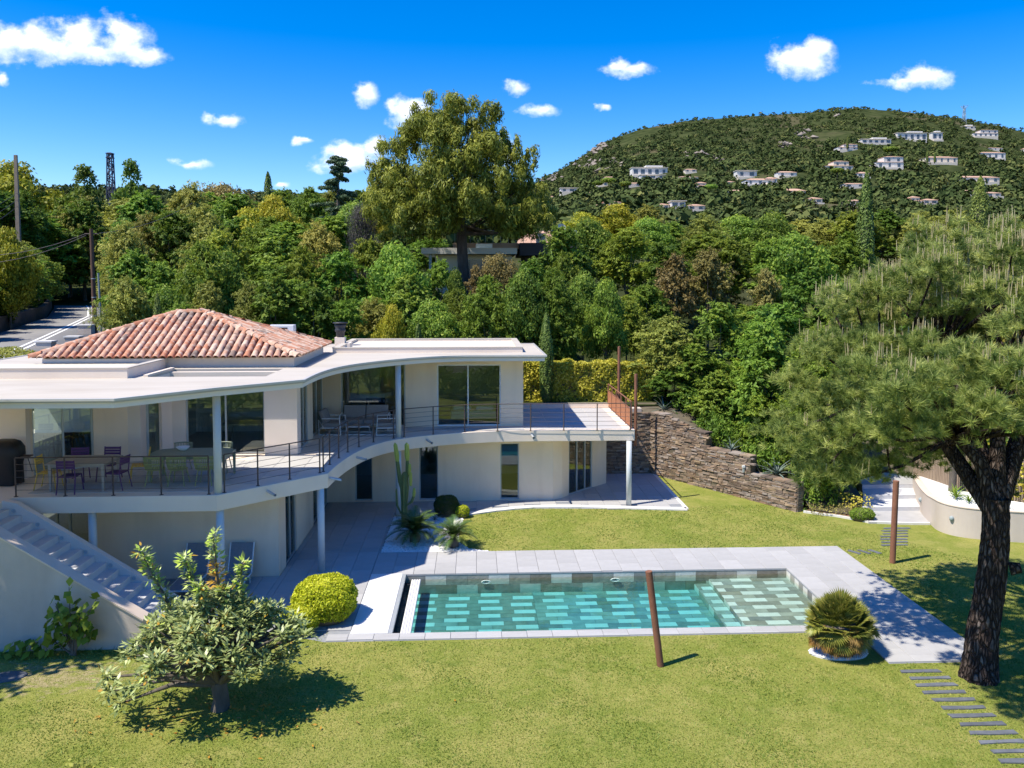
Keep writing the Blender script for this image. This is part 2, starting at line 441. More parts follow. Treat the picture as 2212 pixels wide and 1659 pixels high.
def bark_material():
    mt, nt, out = nodes('pine_bark'); N, L = nt.nodes.new, nt.links.new
    tc = N('ShaderNodeTexCoord'); mp = N('ShaderNodeMapping'); mp.inputs['Scale'].default_value = (1, 1, 0.27); L(tc.outputs['Object'], mp.inputs[0])
    nz = N('ShaderNodeTexNoise'); nz.inputs['Scale'].default_value = 5; nz.inputs['Detail'].default_value = 3; L(mp.outputs[0], nz.inputs['Vector'])
    wv = N('ShaderNodeVectorMath'); wv.operation = 'MULTIPLY_ADD'; L(nz.outputs['Color'], wv.inputs[0]); wv.inputs[1].default_value = (.10, .10, .10); L(mp.outputs[0], wv.inputs[2])
    v = N('ShaderNodeTexVoronoi'); v.feature = 'DISTANCE_TO_EDGE'; v.inputs['Scale'].default_value = 15; L(wv.outputs[0], v.inputs['Vector'])
    v2 = N('ShaderNodeTexVoronoi'); v2.inputs['Scale'].default_value = 15; L(wv.outputs[0], v2.inputs['Vector'])
    n2 = N('ShaderNodeTexNoise'); n2.inputs['Scale'].default_value = 24; n2.inputs['Detail'].default_value = 5; L(mp.outputs[0], n2.inputs['Vector'])
    r = N('ShaderNodeMapRange'); L(v.outputs['Distance'], r.inputs['Value']); r.inputs['From Max'].default_value = 0.22
    sp = N('ShaderNodeSeparateColor'); L(v2.outputs['Color'], sp.inputs[0])
    cr = N('ShaderNodeValToRGB'); e = cr.color_ramp.elements
    e[0].color = (0.055, 0.042, 0.036, 1); e[1].color = (0.15, 0.125, 0.11, 1); k = e.new(0.55); k.color = (0.085, 0.062, 0.05, 1)
    L(sp.outputs[0], cr.inputs['Fac'])
    r2 = N('ShaderNodeMapRange'); L(n2.outputs['Fac'], r2.inputs['Value']); r2.inputs['From Min'].default_value = .3; r2.inputs['From Max'].default_value = .7; r2.inputs['To Min'].default_value = .55; r2.inputs['To Max'].default_value = 1.5
    h = N('ShaderNodeHueSaturation'); L(cr.outputs[0], h.inputs['Color']); L(r2.outputs[0], h.inputs['Value'])
    m = N('ShaderNodeMix'); m.data_type = 'RGBA'; L(r.outputs[0], m.inputs['Factor']); m.inputs['A'].default_value = (0.028, 0.020, 0.017, 1); L(h.outputs[0], m.inputs['B'])
    p = N('ShaderNodeBsdfPrincipled'); p.inputs['Roughness'].default_value = 0.95; p.inputs['Specular IOR Level'].default_value = 0.1
    L(m.outputs['Result'], p.inputs['Base Color'])
    ad = N('ShaderNodeMath'); ad.operation = 'MULTIPLY_ADD'; L(n2.outputs['Fac'], ad.inputs[0]); ad.inputs[1].default_value = .35; L(r.outputs[0], ad.inputs[2])
    b = N('ShaderNodeBump'); b.inputs['Strength'].default_value = 1.0; b.inputs['Distance'].default_value = 0.05; L(ad.outputs[0], b.inputs['Height']); L(b.outputs[0], p.inputs['Normal'])
    L(p.outputs[0], out.inputs['Surface']); M['pine_bark'] = mt
bark_material()

def tile_material():
    """terracotta: each tile its own tone, with pale lichen and dark soot marks"""
    mt, nt, out = nodes('terracotta'); N, L = nt.nodes.new, nt.links.new
    oi = N('ShaderNodeObjectInfo')
    at = N('ShaderNodeAttribute'); at.attribute_name = 'rnd'
    ad = N('ShaderNodeMath'); ad.operation = 'ADD'; L(oi.outputs['Random'], ad.inputs[0]); L(at.outputs['Fac'], ad.inputs[1])
    fr = N('ShaderNodeMath'); fr.operation = 'FRACT'; L(ad.outputs[0], fr.inputs[0])
    cr = N('ShaderNodeValToRGB'); e = cr.color_ramp.elements
    cols = [(0.0, (0.40, 0.16, 0.09)), (0.2, (0.52, 0.235, 0.14)), (0.42, (0.54, 0.31, 0.21)), (0.62, (0.62, 0.45, 0.34)), (0.78, (0.46, 0.21, 0.125)), (0.92, (0.31, 0.21, 0.16)), (1.0, (0.17, 0.13, 0.11))]
    while len(e) < len(cols): e.new(0.5)
    for i, (p_, c) in enumerate(cols): e[i].position = p_; e[i].color = (*c, 1)
    L(fr.outputs[0], cr.inputs['Fac'])
    geo = N('ShaderNodeNewGeometry')
    n = N('ShaderNodeTexNoise'); n.inputs['Scale'].default_value = 6.5; n.inputs['Detail'].default_value = 4; L(geo.outputs['Position'], n.inputs['Vector'])
    r1 = N('ShaderNodeMapRange'); L(n.outputs['Fac'], r1.inputs['Value']); r1.inputs['From Min'].default_value = 0.5; r1.inputs['From Max'].default_value = 0.72; r1.inputs['To Max'].default_value = 0.8
    m1 = N('ShaderNodeMix'); m1.data_type = 'RGBA'; L(r1.outputs[0], m1.inputs['Factor']); L(cr.outputs[0], m1.inputs['A']); m1.inputs['B'].default_value = (0.66, 0.56, 0.46, 1)
    n2 = N('ShaderNodeTexNoise'); n2.inputs['Scale'].default_value = 4.2; n2.inputs['Detail'].default_value = 5
    mp = N('ShaderNodeMapping'); mp.inputs['Location'].default_value = (7, 3, 1); L(geo.outputs['Position'], mp.inputs[0]); L(mp.outputs[0], n2.inputs['Vector'])
    r2 = N('ShaderNodeMapRange'); L(n2.outputs['Fac'], r2.inputs['Value']); r2.inputs['From Min'].default_value = 0.58; r2.inputs['From Max'].default_value = 0.74; r2.inputs['To Max'].default_value = 0.75
    m2 = N('ShaderNodeMix'); m2.data_type = 'RGBA'; L(r2.outputs[0], m2.inputs['Factor']); L(m1.outputs['Result'], m2.inputs['A']); m2.inputs['B'].default_value = (0.17, 0.13, 0.105, 1)
    p = N('ShaderNodeBsdfPrincipled'); p.inputs['Roughness'].default_value = 0.88; p.inputs['Specular IOR Level'].default_value = 0.15
    L(m2.outputs['Result'], p.inputs['Base Color'])
    b = N('ShaderNodeBump'); b.inputs['Strength'].default_value = 0.2; b.inputs['Distance'].default_value = 0.01
    n3 = N('ShaderNodeTexNoise'); n3.inputs['Scale'].default_value = 60; L(geo.outputs['Position'], n3.inputs['Vector']); L(n3.outputs['Fac'], b.inputs['Height']); L(b.outputs[0], p.inputs['Normal'])
    L(p.outputs[0], out.inputs['Surface']); M['terracotta'] = mt
tile_material()

def rnd_ramp(name, cols, rough=0.85, bump=0.4, bscale=12, noise=0.25, nscale=6, use_obj=True):
    """stones and tiles: tone picked per piece, then mottled"""
    mt, nt, out = nodes(name); N, L = nt.nodes.new, nt.links.new
    oi = N('ShaderNodeObjectInfo'); at = N('ShaderNodeAttribute'); at.attribute_name = 'rnd'
    ad = N('ShaderNodeMath'); ad.operation = 'ADD'
    if use_obj: L(oi.outputs['Random'], ad.inputs[0])
    else: ad.inputs[0].default_value = 0
    L(at.outputs['Fac'], ad.inputs[1])
    fr = N('ShaderNodeMath'); fr.operation = 'FRACT'; L(ad.outputs[0], fr.inputs[0])
    cr = N('ShaderNodeValToRGB'); cr.color_ramp.interpolation = 'CONSTANT' if not use_obj else 'LINEAR'; e = cr.color_ramp.elements
    while len(e) < len(cols): e.new(0.5)
    for i, c in enumerate(cols): e[i].position = i / len(cols); e[i].color = (*c, 1)
    L(fr.outputs[0], cr.inputs['Fac'])
    geo = N('ShaderNodeNewGeometry')
    n = N('ShaderNodeTexNoise'); n.inputs['Scale'].default_value = nscale; n.inputs['Detail'].default_value = 5; L(geo.outputs['Position'], n.inputs['Vector'])
    r = N('ShaderNodeMapRange'); L(n.outputs['Fac'], r.inputs['Value']); r.inputs['From Min'].default_value = 0.25; r.inputs['From Max'].default_value = 0.75
    r.inputs['To Min'].default_value = 1 - noise; r.inputs['To Max'].default_value = 1 + noise
    h = N('ShaderNodeHueSaturation'); L(cr.outputs[0], h.inputs['Color']); L(r.outputs[0], h.inputs['Value'])
    p = N('ShaderNodeBsdfPrincipled'); p.inputs['Roughness'].default_value = rough; p.inputs['Specular IOR Level'].default_value = 0.2
    L(h.outputs[0], p.inputs['Base Color'])
    b = N('ShaderNodeBump'); b.inputs['Strength'].default_value = bump; b.inputs['Distance'].default_value = 0.02
    n3 = N('ShaderNodeTexNoise'); n3.inputs['Scale'].default_value = bscale; n3.inputs['Detail'].default_value = 5; L(geo.outputs['Position'], n3.inputs['Vector']); L(n3.outputs['Fac'], b.inputs['Height']); L(b.outputs[0], p.inputs['Normal'])
    L(p.outputs[0], out.inputs['Surface']); M[name] = mt
rnd_ramp('schist', [(0.20, 0.14, 0.10), (0.28, 0.20, 0.14), (0.15, 0.115, 0.095), (0.33, 0.25, 0.18), (0.22, 0.18, 0.155), (0.38, 0.28, 0.18), (0.12, 0.095, 0.08), (0.26, 0.17, 0.11), (0.30, 0.255, 0.22)])
rnd_ramp('pool_stone', [(0.30, 0.315, 0.285), (0.24, 0.20, 0.155), (0.34, 0.335, 0.30), (0.21, 0.205, 0.195), (0.31, 0.26, 0.20), (0.29, 0.31, 0.285), (0.36, 0.33, 0.28)], rough=0.6, noise=0.18, nscale=5)
rnd_ramp('pool_stone_pale', [(0.63, 0.62, 0.57), (0.57, 0.56, 0.51), (0.66, 0.65, 0.60), (0.60, 0.58, 0.53)], rough=0.6, noise=0.08, nscale=4)

def glass_material():
    """thin window pane: lets light straight through, mirrors by Fresnel on both faces"""
    mt, nt, out = nodes('glass'); N, L = nt.nodes.new, nt.links.new
    g = N('ShaderNodeBsdfGlossy'); g.inputs['Roughness'].default_value = 0.0; g.inputs['Color'].default_value = (0.95, 1, 0.98, 1)
    t = N('ShaderNodeBsdfTransparent'); t.inputs['Color'].default_value = (0.72, 0.80, 0.79, 1)
    lw_ = N('ShaderNodeLayerWeight'); lw_.inputs['Blend'].default_value = 0.28
    r = N('ShaderNodeMapRange'); L(lw_.outputs['Fresnel'], r.inputs['Value']); r.inputs['To Min'].default_value = 0.05; r.inputs['To Max'].default_value = 0.9
    mx = N('ShaderNodeMixShader'); L(r.outputs[0], mx.inputs[0]); L(t.outputs[0], mx.inputs[1]); L(g.outputs[0], mx.inputs[2])
    L(mx.outputs[0], out.inputs['Surface']); M['glass'] = mt
glass_material()

def water_material():
    """clear pool water: a rippled surface that mirrors by Fresnel, body that swallows red"""
    mt, nt, out = nodes('water'); N, L = nt.nodes.new, nt.links.new
    geo = N('ShaderNodeNewGeometry')
    mp = N('ShaderNodeMapping'); mp.inputs['Scale'].default_value = (1.0, 1.6, 1); L(geo.outputs['Position'], mp.inputs[0])
    n = N('ShaderNodeTexNoise'); n.inputs['Scale'].default_value = 2.2; n.inputs['Detail'].default_value = 4; L(mp.outputs[0], n.inputs['Vector'])
    b = N('ShaderNodeBump'); b.inputs['Strength'].default_value = 0.10; b.inputs['Distance'].default_value = 0.08; L(n.outputs['Fac'], b.inputs['Height'])
    g = N('ShaderNodeBsdfGlossy'); g.inputs['Roughness'].default_value = 0.02; L(b.outputs[0], g.inputs['Normal'])
    t = N('ShaderNodeBsdfTransparent')
    f = N('ShaderNodeFresnel'); f.inputs['IOR'].default_value = 1.33; L(b.outputs[0], f.inputs['Normal'])
    mx = N('ShaderNodeMixShader'); L(f.outputs[0], mx.inputs[0]); L(t.outputs[0], mx.inputs[1]); L(g.outputs[0], mx.inputs[2])
    L(mx.outputs[0], out.inputs['Surface'])
    va = N('ShaderNodeVolumeAbsorption'); va.inputs['Color'].default_value = (0.16, 0.83, 0.88, 1); va.inputs['Density'].default_value = 1.25
    L(va.outputs[0], out.inputs['Volume'])
    M['water'] = mt
water_material()

def lawn_material():
    mt, nt, out = nodes('lawn'); N, L = nt.nodes.new, nt.links.new
    geo = N('ShaderNodeNewGeometry')
    def noise(s, d=5, st=(1, 1, 1)):
        mp = N('ShaderNodeMapping'); mp.inputs['Scale'].default_value = st; L(geo.outputs['Position'], mp.inputs[0])
        n = N('ShaderNodeTexNoise'); n.inputs['Scale'].default_value = s; n.inputs['Detail'].default_value = d; n.inputs['Roughness'].default_value = 0.65
        L(mp.outputs[0], n.inputs['Vector']); return n.outputs['Fac']
    def rng(v, a, b_, c=0.0, d=1.0):
        r = N('ShaderNodeMapRange'); L(v, r.inputs['Value'])
        for k, x in zip(('From Min', 'From Max', 'To Min', 'To Max'), (a, b_, c, d)): r.inputs[k].default_value = x
        return r.outputs[0]
    def mix(f, a, b_):
        m = N('ShaderNodeMix'); m.data_type = 'RGBA'; L(f, m.inputs['Factor'])
        for k, x in (('A', a), ('B', b_)):
            if isinstance(x, tuple): m.inputs[k].default_value = (*x, 1)
            else: L(x, m.inputs[k])
        return m.outputs['Result']
    c = mix(rng(noise(16, 6), 0.34, 0.66), (0.155, 0.195, 0.03), (0.275, 0.30, 0.065))
    c = mix(rng(noise(0.55, 4), 0.42, 0.66), c, mix(rng(noise(22, 5), 0.35, 0.65), (0.235, 0.25, 0.05), (0.40, 0.36, 0.115)))
    c = mix(rng(noise(2.1, 5), 0.5, 0.72, 0, 0.7), c, (0.37, 0.335, 0.11))
    c = mix(rng(noise(1.4, 4, (1, 1.3, 1)), 0.56, 0.7, 0, 0.55), c, (0.115, 0.17, 0.024))
    # worn, sandy patch by the inspection cover at the left
    sx = N('ShaderNodeVectorMath'); sx.operation = 'SUBTRACT'; L(geo.outputs['Position'], sx.inputs[0]); sx.inputs[1].default_value = (-9.0, 17.15, 0)
    sm = N('ShaderNodeVectorMath'); sm.operation = 'MULTIPLY'; L(sx.outputs[0], sm.inputs[0]); sm.inputs[1].default_value = (0.36, 0.8, 0)
    ln = N('ShaderNodeVectorMath'); ln.operation = 'LENGTH'; L(sm.outputs[0], ln.inputs[0])
    k = N('ShaderNodeMath'); k.operation = 'SUBTRACT'; k.inputs[0].default_value = 1.0; L(ln.outputs['Value'], k.inputs[1])
    k2 = N('ShaderNodeMath'); k2.operation = 'MULTIPLY_ADD'; L(noise(3.4, 5, (0.8, 1.5, 1)), k2.inputs[0]); k2.inputs[1].default_value = 3.2; k2.inputs[2].default_value = -1.75
    k3 = N('ShaderNodeMath'); k3.operation = 'ADD'; L(k.outputs[0], k3.inputs[0]); L(k2.outputs[0], k3.inputs[1])
    c = mix(rng(k3.outputs[0], 0.25, 0.6, 0, 0.85), c, mix(rng(noise(9, 5), 0.4, 0.6), (0.42, 0.34, 0.20), (0.27, 0.24, 0.10)))
    p = N('ShaderNodeBsdfPrincipled'); p.inputs['Roughness'].default_value = 0.95; p.inputs['Specular IOR Level'].default_value = 0.08
    L(c, p.inputs['Base Color'])
    b = N('ShaderNodeBump'); b.inputs['Strength'].default_value = 0.9; b.inputs['Distance'].default_value = 0.05
    L(noise(26, 5), b.inputs['Height']); L(b.outputs[0], p.inputs['Normal'])
    L(p.outputs[0], out.inputs['Surface']); M['lawn'] = mt
lawn_material()
# ================================================================== THE SETTING
rng0 = np.random.default_rng(7)

# ---- ground sheet and lawn (open where the pool is sunk)
g = MB(); g.add([(-3000, -500, -3.0), (3000, -500, -3.0), (3000, 5000, -3.0), (-3000, 5000, -3.0)], [(0, 1, 2, 3)])
tag(g.build('ground', M['soil']), kind='structure')
PX0, PX1, PY0, PY1 = -2.06, 9.0, 18.87, 22.77
lw = MB()
for (x0, x1, y0, y1) in [(-40, 45, -12, PY0), (-40, 45, PY1, 36.0), (-40, PX0, PY0, PY1), (PX1, 45, PY0, PY1)]:
    lw.add([(x0, y0, 0), (x1, y0, 0), (x1, y1, 0), (x0, y1, 0)], [(0, 1, 2, 3)])
tag(lw.build('lawn', M['lawn']), kind='structure')

# ---- hills: height of the land behind the house
SIL = [(-1.2, 0.11), (-0.567, 0.113), (-0.437, 0.112), (-0.333, 0.109), (-0.228, 0.107), (-0.128, 0.109), (0.0, 0.110), (0.05, 0.112), (0.07, 0.120), (0.081, 0.127), (0.115, 0.145), (0.155, 0.172),
       (0.201, 0.189), (0.258, 0.2), (0.328, 0.2055), (0.415, 0.212), (0.474, 0.2175), (0.533, 0.214), (0.592, 0.207), (0.652, 0.198), (0.689, 0.19), (0.8, 0.16), (1.2, 0.10)]
_su = np.array([a for a, b in SIL]); _sv = np.array([b for a, b in SIL])
def sstep(a, b, x):
    t = np.clip((x - a) / (b - a), 0, 1); return t * t * (3 - 2 * t)
ROAD = [(-11.9, 8.0, 4.2), (-18.2, 26.0, 4.4), (-24.9, 45.0, 4.66), (-30.9, 62.0, 4.85), (-37.2, 80.0, 5.13), (-44.2, 95.0, 5.5), (-52.0, 110.0, 5.95), (-64, 130.0, 6.8), (-78, 150.0, 7.8)]
_ry = np.array([p[1] for p in ROAD]); _rx = np.array([p[0] for p in ROAD]); _rz = np.array([p[2] for p in ROAD])
def terrain(X, Y):
    X = np.asarray(X, float); Y = np.asarray(Y, float)
    u = X / np.maximum(Y, 1)
    yp = np.where(u > 0.03, 1150.0, 800.0)
    yp = 800 + 350 * sstep(0.0, 0.1, u)
    # close by: the plot behind the house, the lane on the left, the neighbour's slope in the middle
    nl = 2.85 + 0.045 * np.clip(Y - 38, 0, 60) + 0.09 * np.clip(Y - 98, 0, 80)
    nc = 2.85 + 0.20 * np.clip(Y - 41, 0, 25) + 0.085 * np.clip(Y - 66, 0, 110)
    w = sstep(-0.34, -0.18, u)
    near = nl * (1 - w) + nc * w
    low = 1.6 * sstep(9.5, 14.0, X) * (1 - sstep(38, 48, Y))
    near = near - low
    # bank on the far side of the lane
    rx = np.interp(Y, _ry, _rx)
    d = (rx - X) * 0.94
    near = near + np.clip((d - 4.2) * 0.34, 0, 9.0) * sstep(30, 45, Y)
    t0 = 0.062
    S = np.interp(u, _su, _sv) + 0.0005
    s = np.clip((Y - 260) / (yp - 260), 0, 1)
    t = t0 + (S - t0) * (s ** 0.92)
    far = CAM_H + Y * t
    bumps = 3.0 * np.sin(X * 0.021 + 1.3) * np.sin(Y * 0.013) + 2.0 * np.sin(X * 0.05 + Y * 0.031)
    far = far + bumps * sstep(250, 420, Y) * (1 - sstep(yp - 150, yp, Y))
    k = sstep(150, 300, Y)
    z = near * (1 - k) + far * k
    z = z - 0.35 * np.clip(Y - yp, 0, 2000)
    return z
US = np.unique(np.concatenate([np.linspace(-1.15, -0.25, 60), np.linspace(-0.25, 0.9, 150)]))
YS = np.concatenate([np.linspace(35.7, 60, 24), np.geomspace(62, 300, 45), np.linspace(308, 1300, 110), np.linspace(1340, 1700, 6)])
Ug, Yg = np.meshgrid(US, YS)
Xg = Ug * Yg
Zg = terrain(Xg, Yg)
nu = len(US)
idx = np.arange(len(US) * len(YS)).reshape(len(YS), nu)
F = np.stack([idx[:-1, :-1], idx[:-1, 1:], idx[1:, 1:], idx[1:, :-1]], -1).reshape(-1, 4)

def terrain_material():
    mt, nt, out = nodes('hillside'); N, L = nt.nodes.new, nt.links.new
    geo = N('ShaderNodeNewGeometry')
    def noise(s, d=5):
        n = N('ShaderNodeTexNoise'); n.inputs['Scale'].default_value = s; n.inputs['Detail'].default_value = d; L(geo.outputs['Position'], n.inputs['Vector']); return n.outputs['Fac']
    def mix(f, a, b):
        m = N('ShaderNodeMix'); m.data_type = 'RGBA'; L(f, m.inputs['Factor'])
        for k, x in (('A', a), ('B', b)):
            if isinstance(x, tuple): m.inputs[k].default_value = (*x, 1)
            else: L(x, m.inputs[k])
        return m.outputs['Result']
    def rg(v, a, b, d=1.0):
        r = N('ShaderNodeMapRange'); L(v, r.inputs['Value']); r.inputs['From Min'].default_value = a; r.inputs['From Max'].default_value = b; r.inputs['To Max'].default_value = d; return r.outputs[0]
    c = mix(rg(noise(0.09, 6), 0.35, 0.65), (0.030, 0.042, 0.016), (0.060, 0.072, 0.028))
    c = mix(rg(noise(0.013, 5), 0.54, 0.66, 0.55), c, (0.15, 0.12, 0.075))
    p = N('ShaderNodeBsdfPrincipled'); p.inputs['Roughness'].default_value = 1.0; p.inputs['Specular IOR Level'].default_value = 0.0
    L(c, p.inputs['Base Color']); L(p.outputs[0], out.inputs['Surface']); M['hillside'] = mt
terrain_material()
hill_me = np_mesh('hillside', np.stack([Xg, Yg, Zg], -1).reshape(-1, 3), F, M['hillside'], smooth=True)
tag(obj('hillside', hill_me), kind='structure')

# retaining edge that holds the plot behind the house, and the planted bank behind the stone wall
rt = MB()
rt.box(-40, 7.3, 35.25, 35.8, -0.3, 2.78)
tag(rt.build('retaining_wall', M['wall_beige']), 'low rendered retaining wall behind the villa terrace', 'wall')
bank = MB()
wl = [(7.3, 35.2, 2.62), (8.2, 34.15, 2.55), (9.2, 32.7, 2.05), (9.6, 32.15, 1.5), (10.7, 30.4, 1.35), (10.9, 30.2, 0.9), (11.8, 28.9, 0.85), (12.1, 28.5, 0.10), (13.7, 27.75, 0.06)]
bk = [(7.3, 36.2), (9, 36.2), (10.5, 36.2), (11.4, 36.2), (12.8, 36.2), (13.5, 36.2), (14.6, 35.2), (15.2, 32.5), (14.5, 29.4)]
vs = []; 
for (a, b) in zip(wl, bk):
    zb = float(terrain(b[0], b[1])) + 0.05 if b[1] > 36 else (0.5 if b[1] > 31 else 0.25)
    for k in range(6):
        t = k / 5
        vs.append((a[0] * (1 - t) + b[0] * t, a[1] * (1 - t) + b[1] * t, a[2] * (1 - t) + zb * t))
bank.add(vs, [(i * 6 + k, i * 6 + k + 1, (i + 1) * 6 + k + 1, (i + 1) * 6 + k) for i in range(len(wl) - 1) for k in range(5)], True)
tag(bank.build('planted_bank', M['soil']), kind='structure')
bank2 = MB()
bank2.add([(13.5, 36.2, 1.4), (15.2, 32.0, 0.5), (40, 24, 0.6), (60, 36.2, 1.3)], [(0, 1, 2, 3)])
tag(bank2.build('planted_ground', M['soil']), kind='structure')

# ---- lane on the left with its double white line
def ribbon(half0, half1, dz, name, mat, skirt=0.0):
    m = MB(); vs = []; fs = []
    ys = np.linspace(37, 150, 80)
    for y in ys:
        x = float(np.interp(y, _ry, _rx)); z = float(np.interp(y, _ry, _rz))
        y2 = y + 1; dx = float(np.interp(y2, _ry, _rx)) - x
        n = Vector((1, -dx, 0)).normalized()
        a = Vector((x, y, z + dz)) + n * half0; b = Vector((x, y, z + dz)) + n * half1
        vs += [a, b] if not skirt else [a - Vector((0, 0, skirt)), a, b, b - Vector((0, 0, skirt))]
    k = 2 if not skirt else 4
    for i in range(len(ys) - 1):
        for j in range(k - 1):
            fs.append((i * k + j, i * k + j + 1, (i + 1) * k + j + 1, (i + 1) * k + j))
    m.add(vs, fs, True)
    return m.build(name, mat)
lane = ribbon(-3.6, 3.3, 0.0, 'road', M['asphalt'], skirt=3.0)
tag(lane, kind='structure')
for a, b in ((-0.30, -0.12), (0.12, 0.30)):
    l_ = ribbon(a, b, 0.012, 'white_line', M['road_paint'])
    l_.parent = lane

# ---- pool deck and patio: slabs laid in columns with broken joints
deck = thing('pool_deck', None, None, kind='structure')
_slab = {}
def slab_mesh(w, l, t, mat):
    k = (round(w, 3), round(l, 3), t, mat)
    if k not in _slab:
        b = MB(); g_ = 0.004; c = 0.006
        x, y = w / 2 - g_, l / 2 - g_
        b.add([(-x, -y, 0), (x, -y, 0), (x, y, 0), (-x, y, 0), (-x, -y, t - c), (x, -y, t - c), (x, y, t - c), (-x, y, t - c),
               (-x + c, -y + c, t), (x - c, -y + c, t), (x - c, y - c, t), (-x + c, y - c, t)],
              [(0, 1, 5, 4), (1, 2, 6, 5), (2, 3, 7, 6), (3, 0, 4, 7), (4, 5, 9, 8), (5, 6, 10, 9), (6, 7, 11, 10), (7, 4, 8, 11), (8, 9, 10, 11)])
        _slab[k] = b.mesh('paving_slab', M[mat])
    return _slab[k]
rs = random.Random(3)
NSLAB = [0]
def pave(parent, x0, x1, y0, y1, z, mat='paving', col=0.6, row=0.9, along='y', x_ref=-1.2, test=None, t=0.03, name='paving_slab'):
    """columns of slabs across x, joints shifted from column to column"""
    k0 = math.floor((x0 - x_ref) / col); xs = []
    k = k0
    while x_ref + k * col < x1 - 1e-6:
        a = max(x0, x_ref + k * col); b = min(x1, x_ref + (k + 1) * col)
        if b - a > 0.04: xs.append((a, b, k))
        k += 1
    for a, b, k in xs:
        off = ((k * 0.37) % 1.0) * row
        y = y0 - off
        while y < y1 - 1e-6:
            c = max(y, y0); d = min(y + row, y1)
            if d - c > 0.04:
                cx, cy = (a + b) / 2, (c + d) / 2
                if test is None or test(cx, cy):
                    w_, l_ = b - a, d - c
                    obj(name, slab_mesh(w_, l_, t, mat), parent, loc=(cx, cy, z), rot=(rs.uniform(-.0015, .0015), rs.uniform(-.0015, .0015), 0))
                    NSLAB[0] += 1
            y += row
base = MB()
Z0 = 0.006
base.prism([(-8.2, 19.4), (-4.6, 19.0), (-3.53, 18.52), (-2.06, 18.52), (-2.06, 22.77), (-2.06, 24.72), (-2.94, 24.72), (-2.94, 28.75), (-2.0, 29.0), (-0.5, 29.0), (0.9, 29.5), (7.72, 29.1), (7.72, 34.8), (-12.4, 34.8), (-12.4, 20.4), (-8.2, 20.4)], -0.02, Z0)
base.prism([(PX0, PY1), (PX1, PY1), (PX1, 16.90), (11.38, 16.90), (11.38, 24.2), (11.1, 24.62), (PX0, 24.72)], -0.02, Z0)
base.prism([(PX0, 18.52), (PX1, 18.52), (PX1, PY0), (PX0, PY0)], -0.02, Z0)
base.build('mortar_bed', M['paving_base'], deck)
pave(deck, -2.99, 11.36, PY1, 24.66, Z0, test=lambda x, y: not (x > 11.1 and y > 24.4))
pave(deck, 9.0, 11.36, 16.92, PY1, Z0, test=lambda x, y: not (x < 9.25 and y < 17.9))
pave(deck, -3.50, 9.0, 18.53, PY0, Z0, row=0.36, x_ref=-1.21)
pave(deck, -5.56, -2.99, 19.1, 24.72, Z0)
pave(deck, -8.1, -5.56, 19.6, 22.77, Z0)
pave(deck, -5.56, -2.95, 24.72, 30.5, Z0)
def in_patio(x, y):
    edge = np.interp(x, [-2.95, -0.5, 0.9, 2.1, 7.7], [29.0, 29.05, 29.45, 29.65, 29.15])
    return y > edge + 0.2 and (y < 30.6 or x > 3.2)
pave(deck, -2.95, 7.70, 28.9, 34.6, Z0, test=in_patio)
# pale edging stones along the lawn side of the lower patio
ed = [(-0.45, 28.72), (0.15, 28.98), (0.7, 29.22), (1.4, 29.45), (2.11, 29.60), (3.0, 29.62), (3.91, 29.58), (4.9, 29.42), (5.9, 29.28), (6.8, 29.16), (7.72, 29.05), (7.72, 30.0), (7.72, 30.9), (7.72, 31.8), (7.72, 32.7), (7.72, 33.6), (7.72, 34.5)]
for a, b in zip(ed[:-1], ed[1:]):
    e_ = MB(); e_.obox(a, b, 0.32 if a[0] < 7.7 else 0.14, -0.02, 0.045)
    e_.build('edging_stone', M['kerb_white'], deck)

# ---- swimming pool
pool = thing('swimming_pool', 'rectangular swimming pool lined with mixed grey and pale stone tiles', 'swimming pool', (3.5, 20.8, 0))
WL = -0.13
DEEP, LED1, LED2 = -0.56, -0.38, -0.25       # bed, lower step, sun ledge
LX1, LX2 = 6.30, 6.72
sh = MB()
def quad(a, b, c, d): sh.add([a, b, c, d], [(0, 1, 2, 3)])
sh.box(PX0 - 0.2, PX1 + 0.2, PY0 - 0.2, PY1 + 0.2, DEEP - 0.3, DEEP - 0.02)
sh.box(PX0 - 0.2, PX1 + 0.2, PY1 + 0.012, PY1 + 0.2, DEEP - 0.02, -0.005)
sh.box(PX0 - 0.2, PX1 + 0.2, PY0 - 0.2, PY0 - 0.012, DEEP - 0.02, -0.005)
sh.box(PX1 + 0.012, PX1 + 0.2, PY0 - 0.012, PY1 + 0.012, DEEP - 0.02, -0.005)
sh.box(PX0 - 0.2, PX0 - 0.012, PY0 - 0.012, PY1 + 0.012, DEEP - 0.02, -0.005)
sh.box(LX2 + 0.01, PX1 + 0.01, PY0 - 0.01, PY1 + 0.01, DEEP - 0.02, LED2 - 0.012)
sh.box(LX1 + 0.01, LX2 + 0.005, PY0 - 0.01, PY1 + 0.01, DEEP - 0.02, LED1 - 0.012)
sh.build('basin', M['paving_base'], pool)
NR = 16; TW = 0.6; TL = (PY1 - PY0) / NR
def pool_tile(w, l, pale):
    k = ('pt', round(w, 3), round(l, 3), pale)
    if k not in _slab:
        b = MB(); b.box(-w / 2 + .004, w / 2 - .004, -l / 2 + .004, l / 2 - .004, -0.010, 0.0)
        b.f = b.f[1:]; b.sm = b.sm[1:]
        _slab[k] = b.mesh('floor_tile', M['pool_stone_pale' if pale else 'pool_stone'])
    return _slab[k]
ntile = 0
spare = MB()
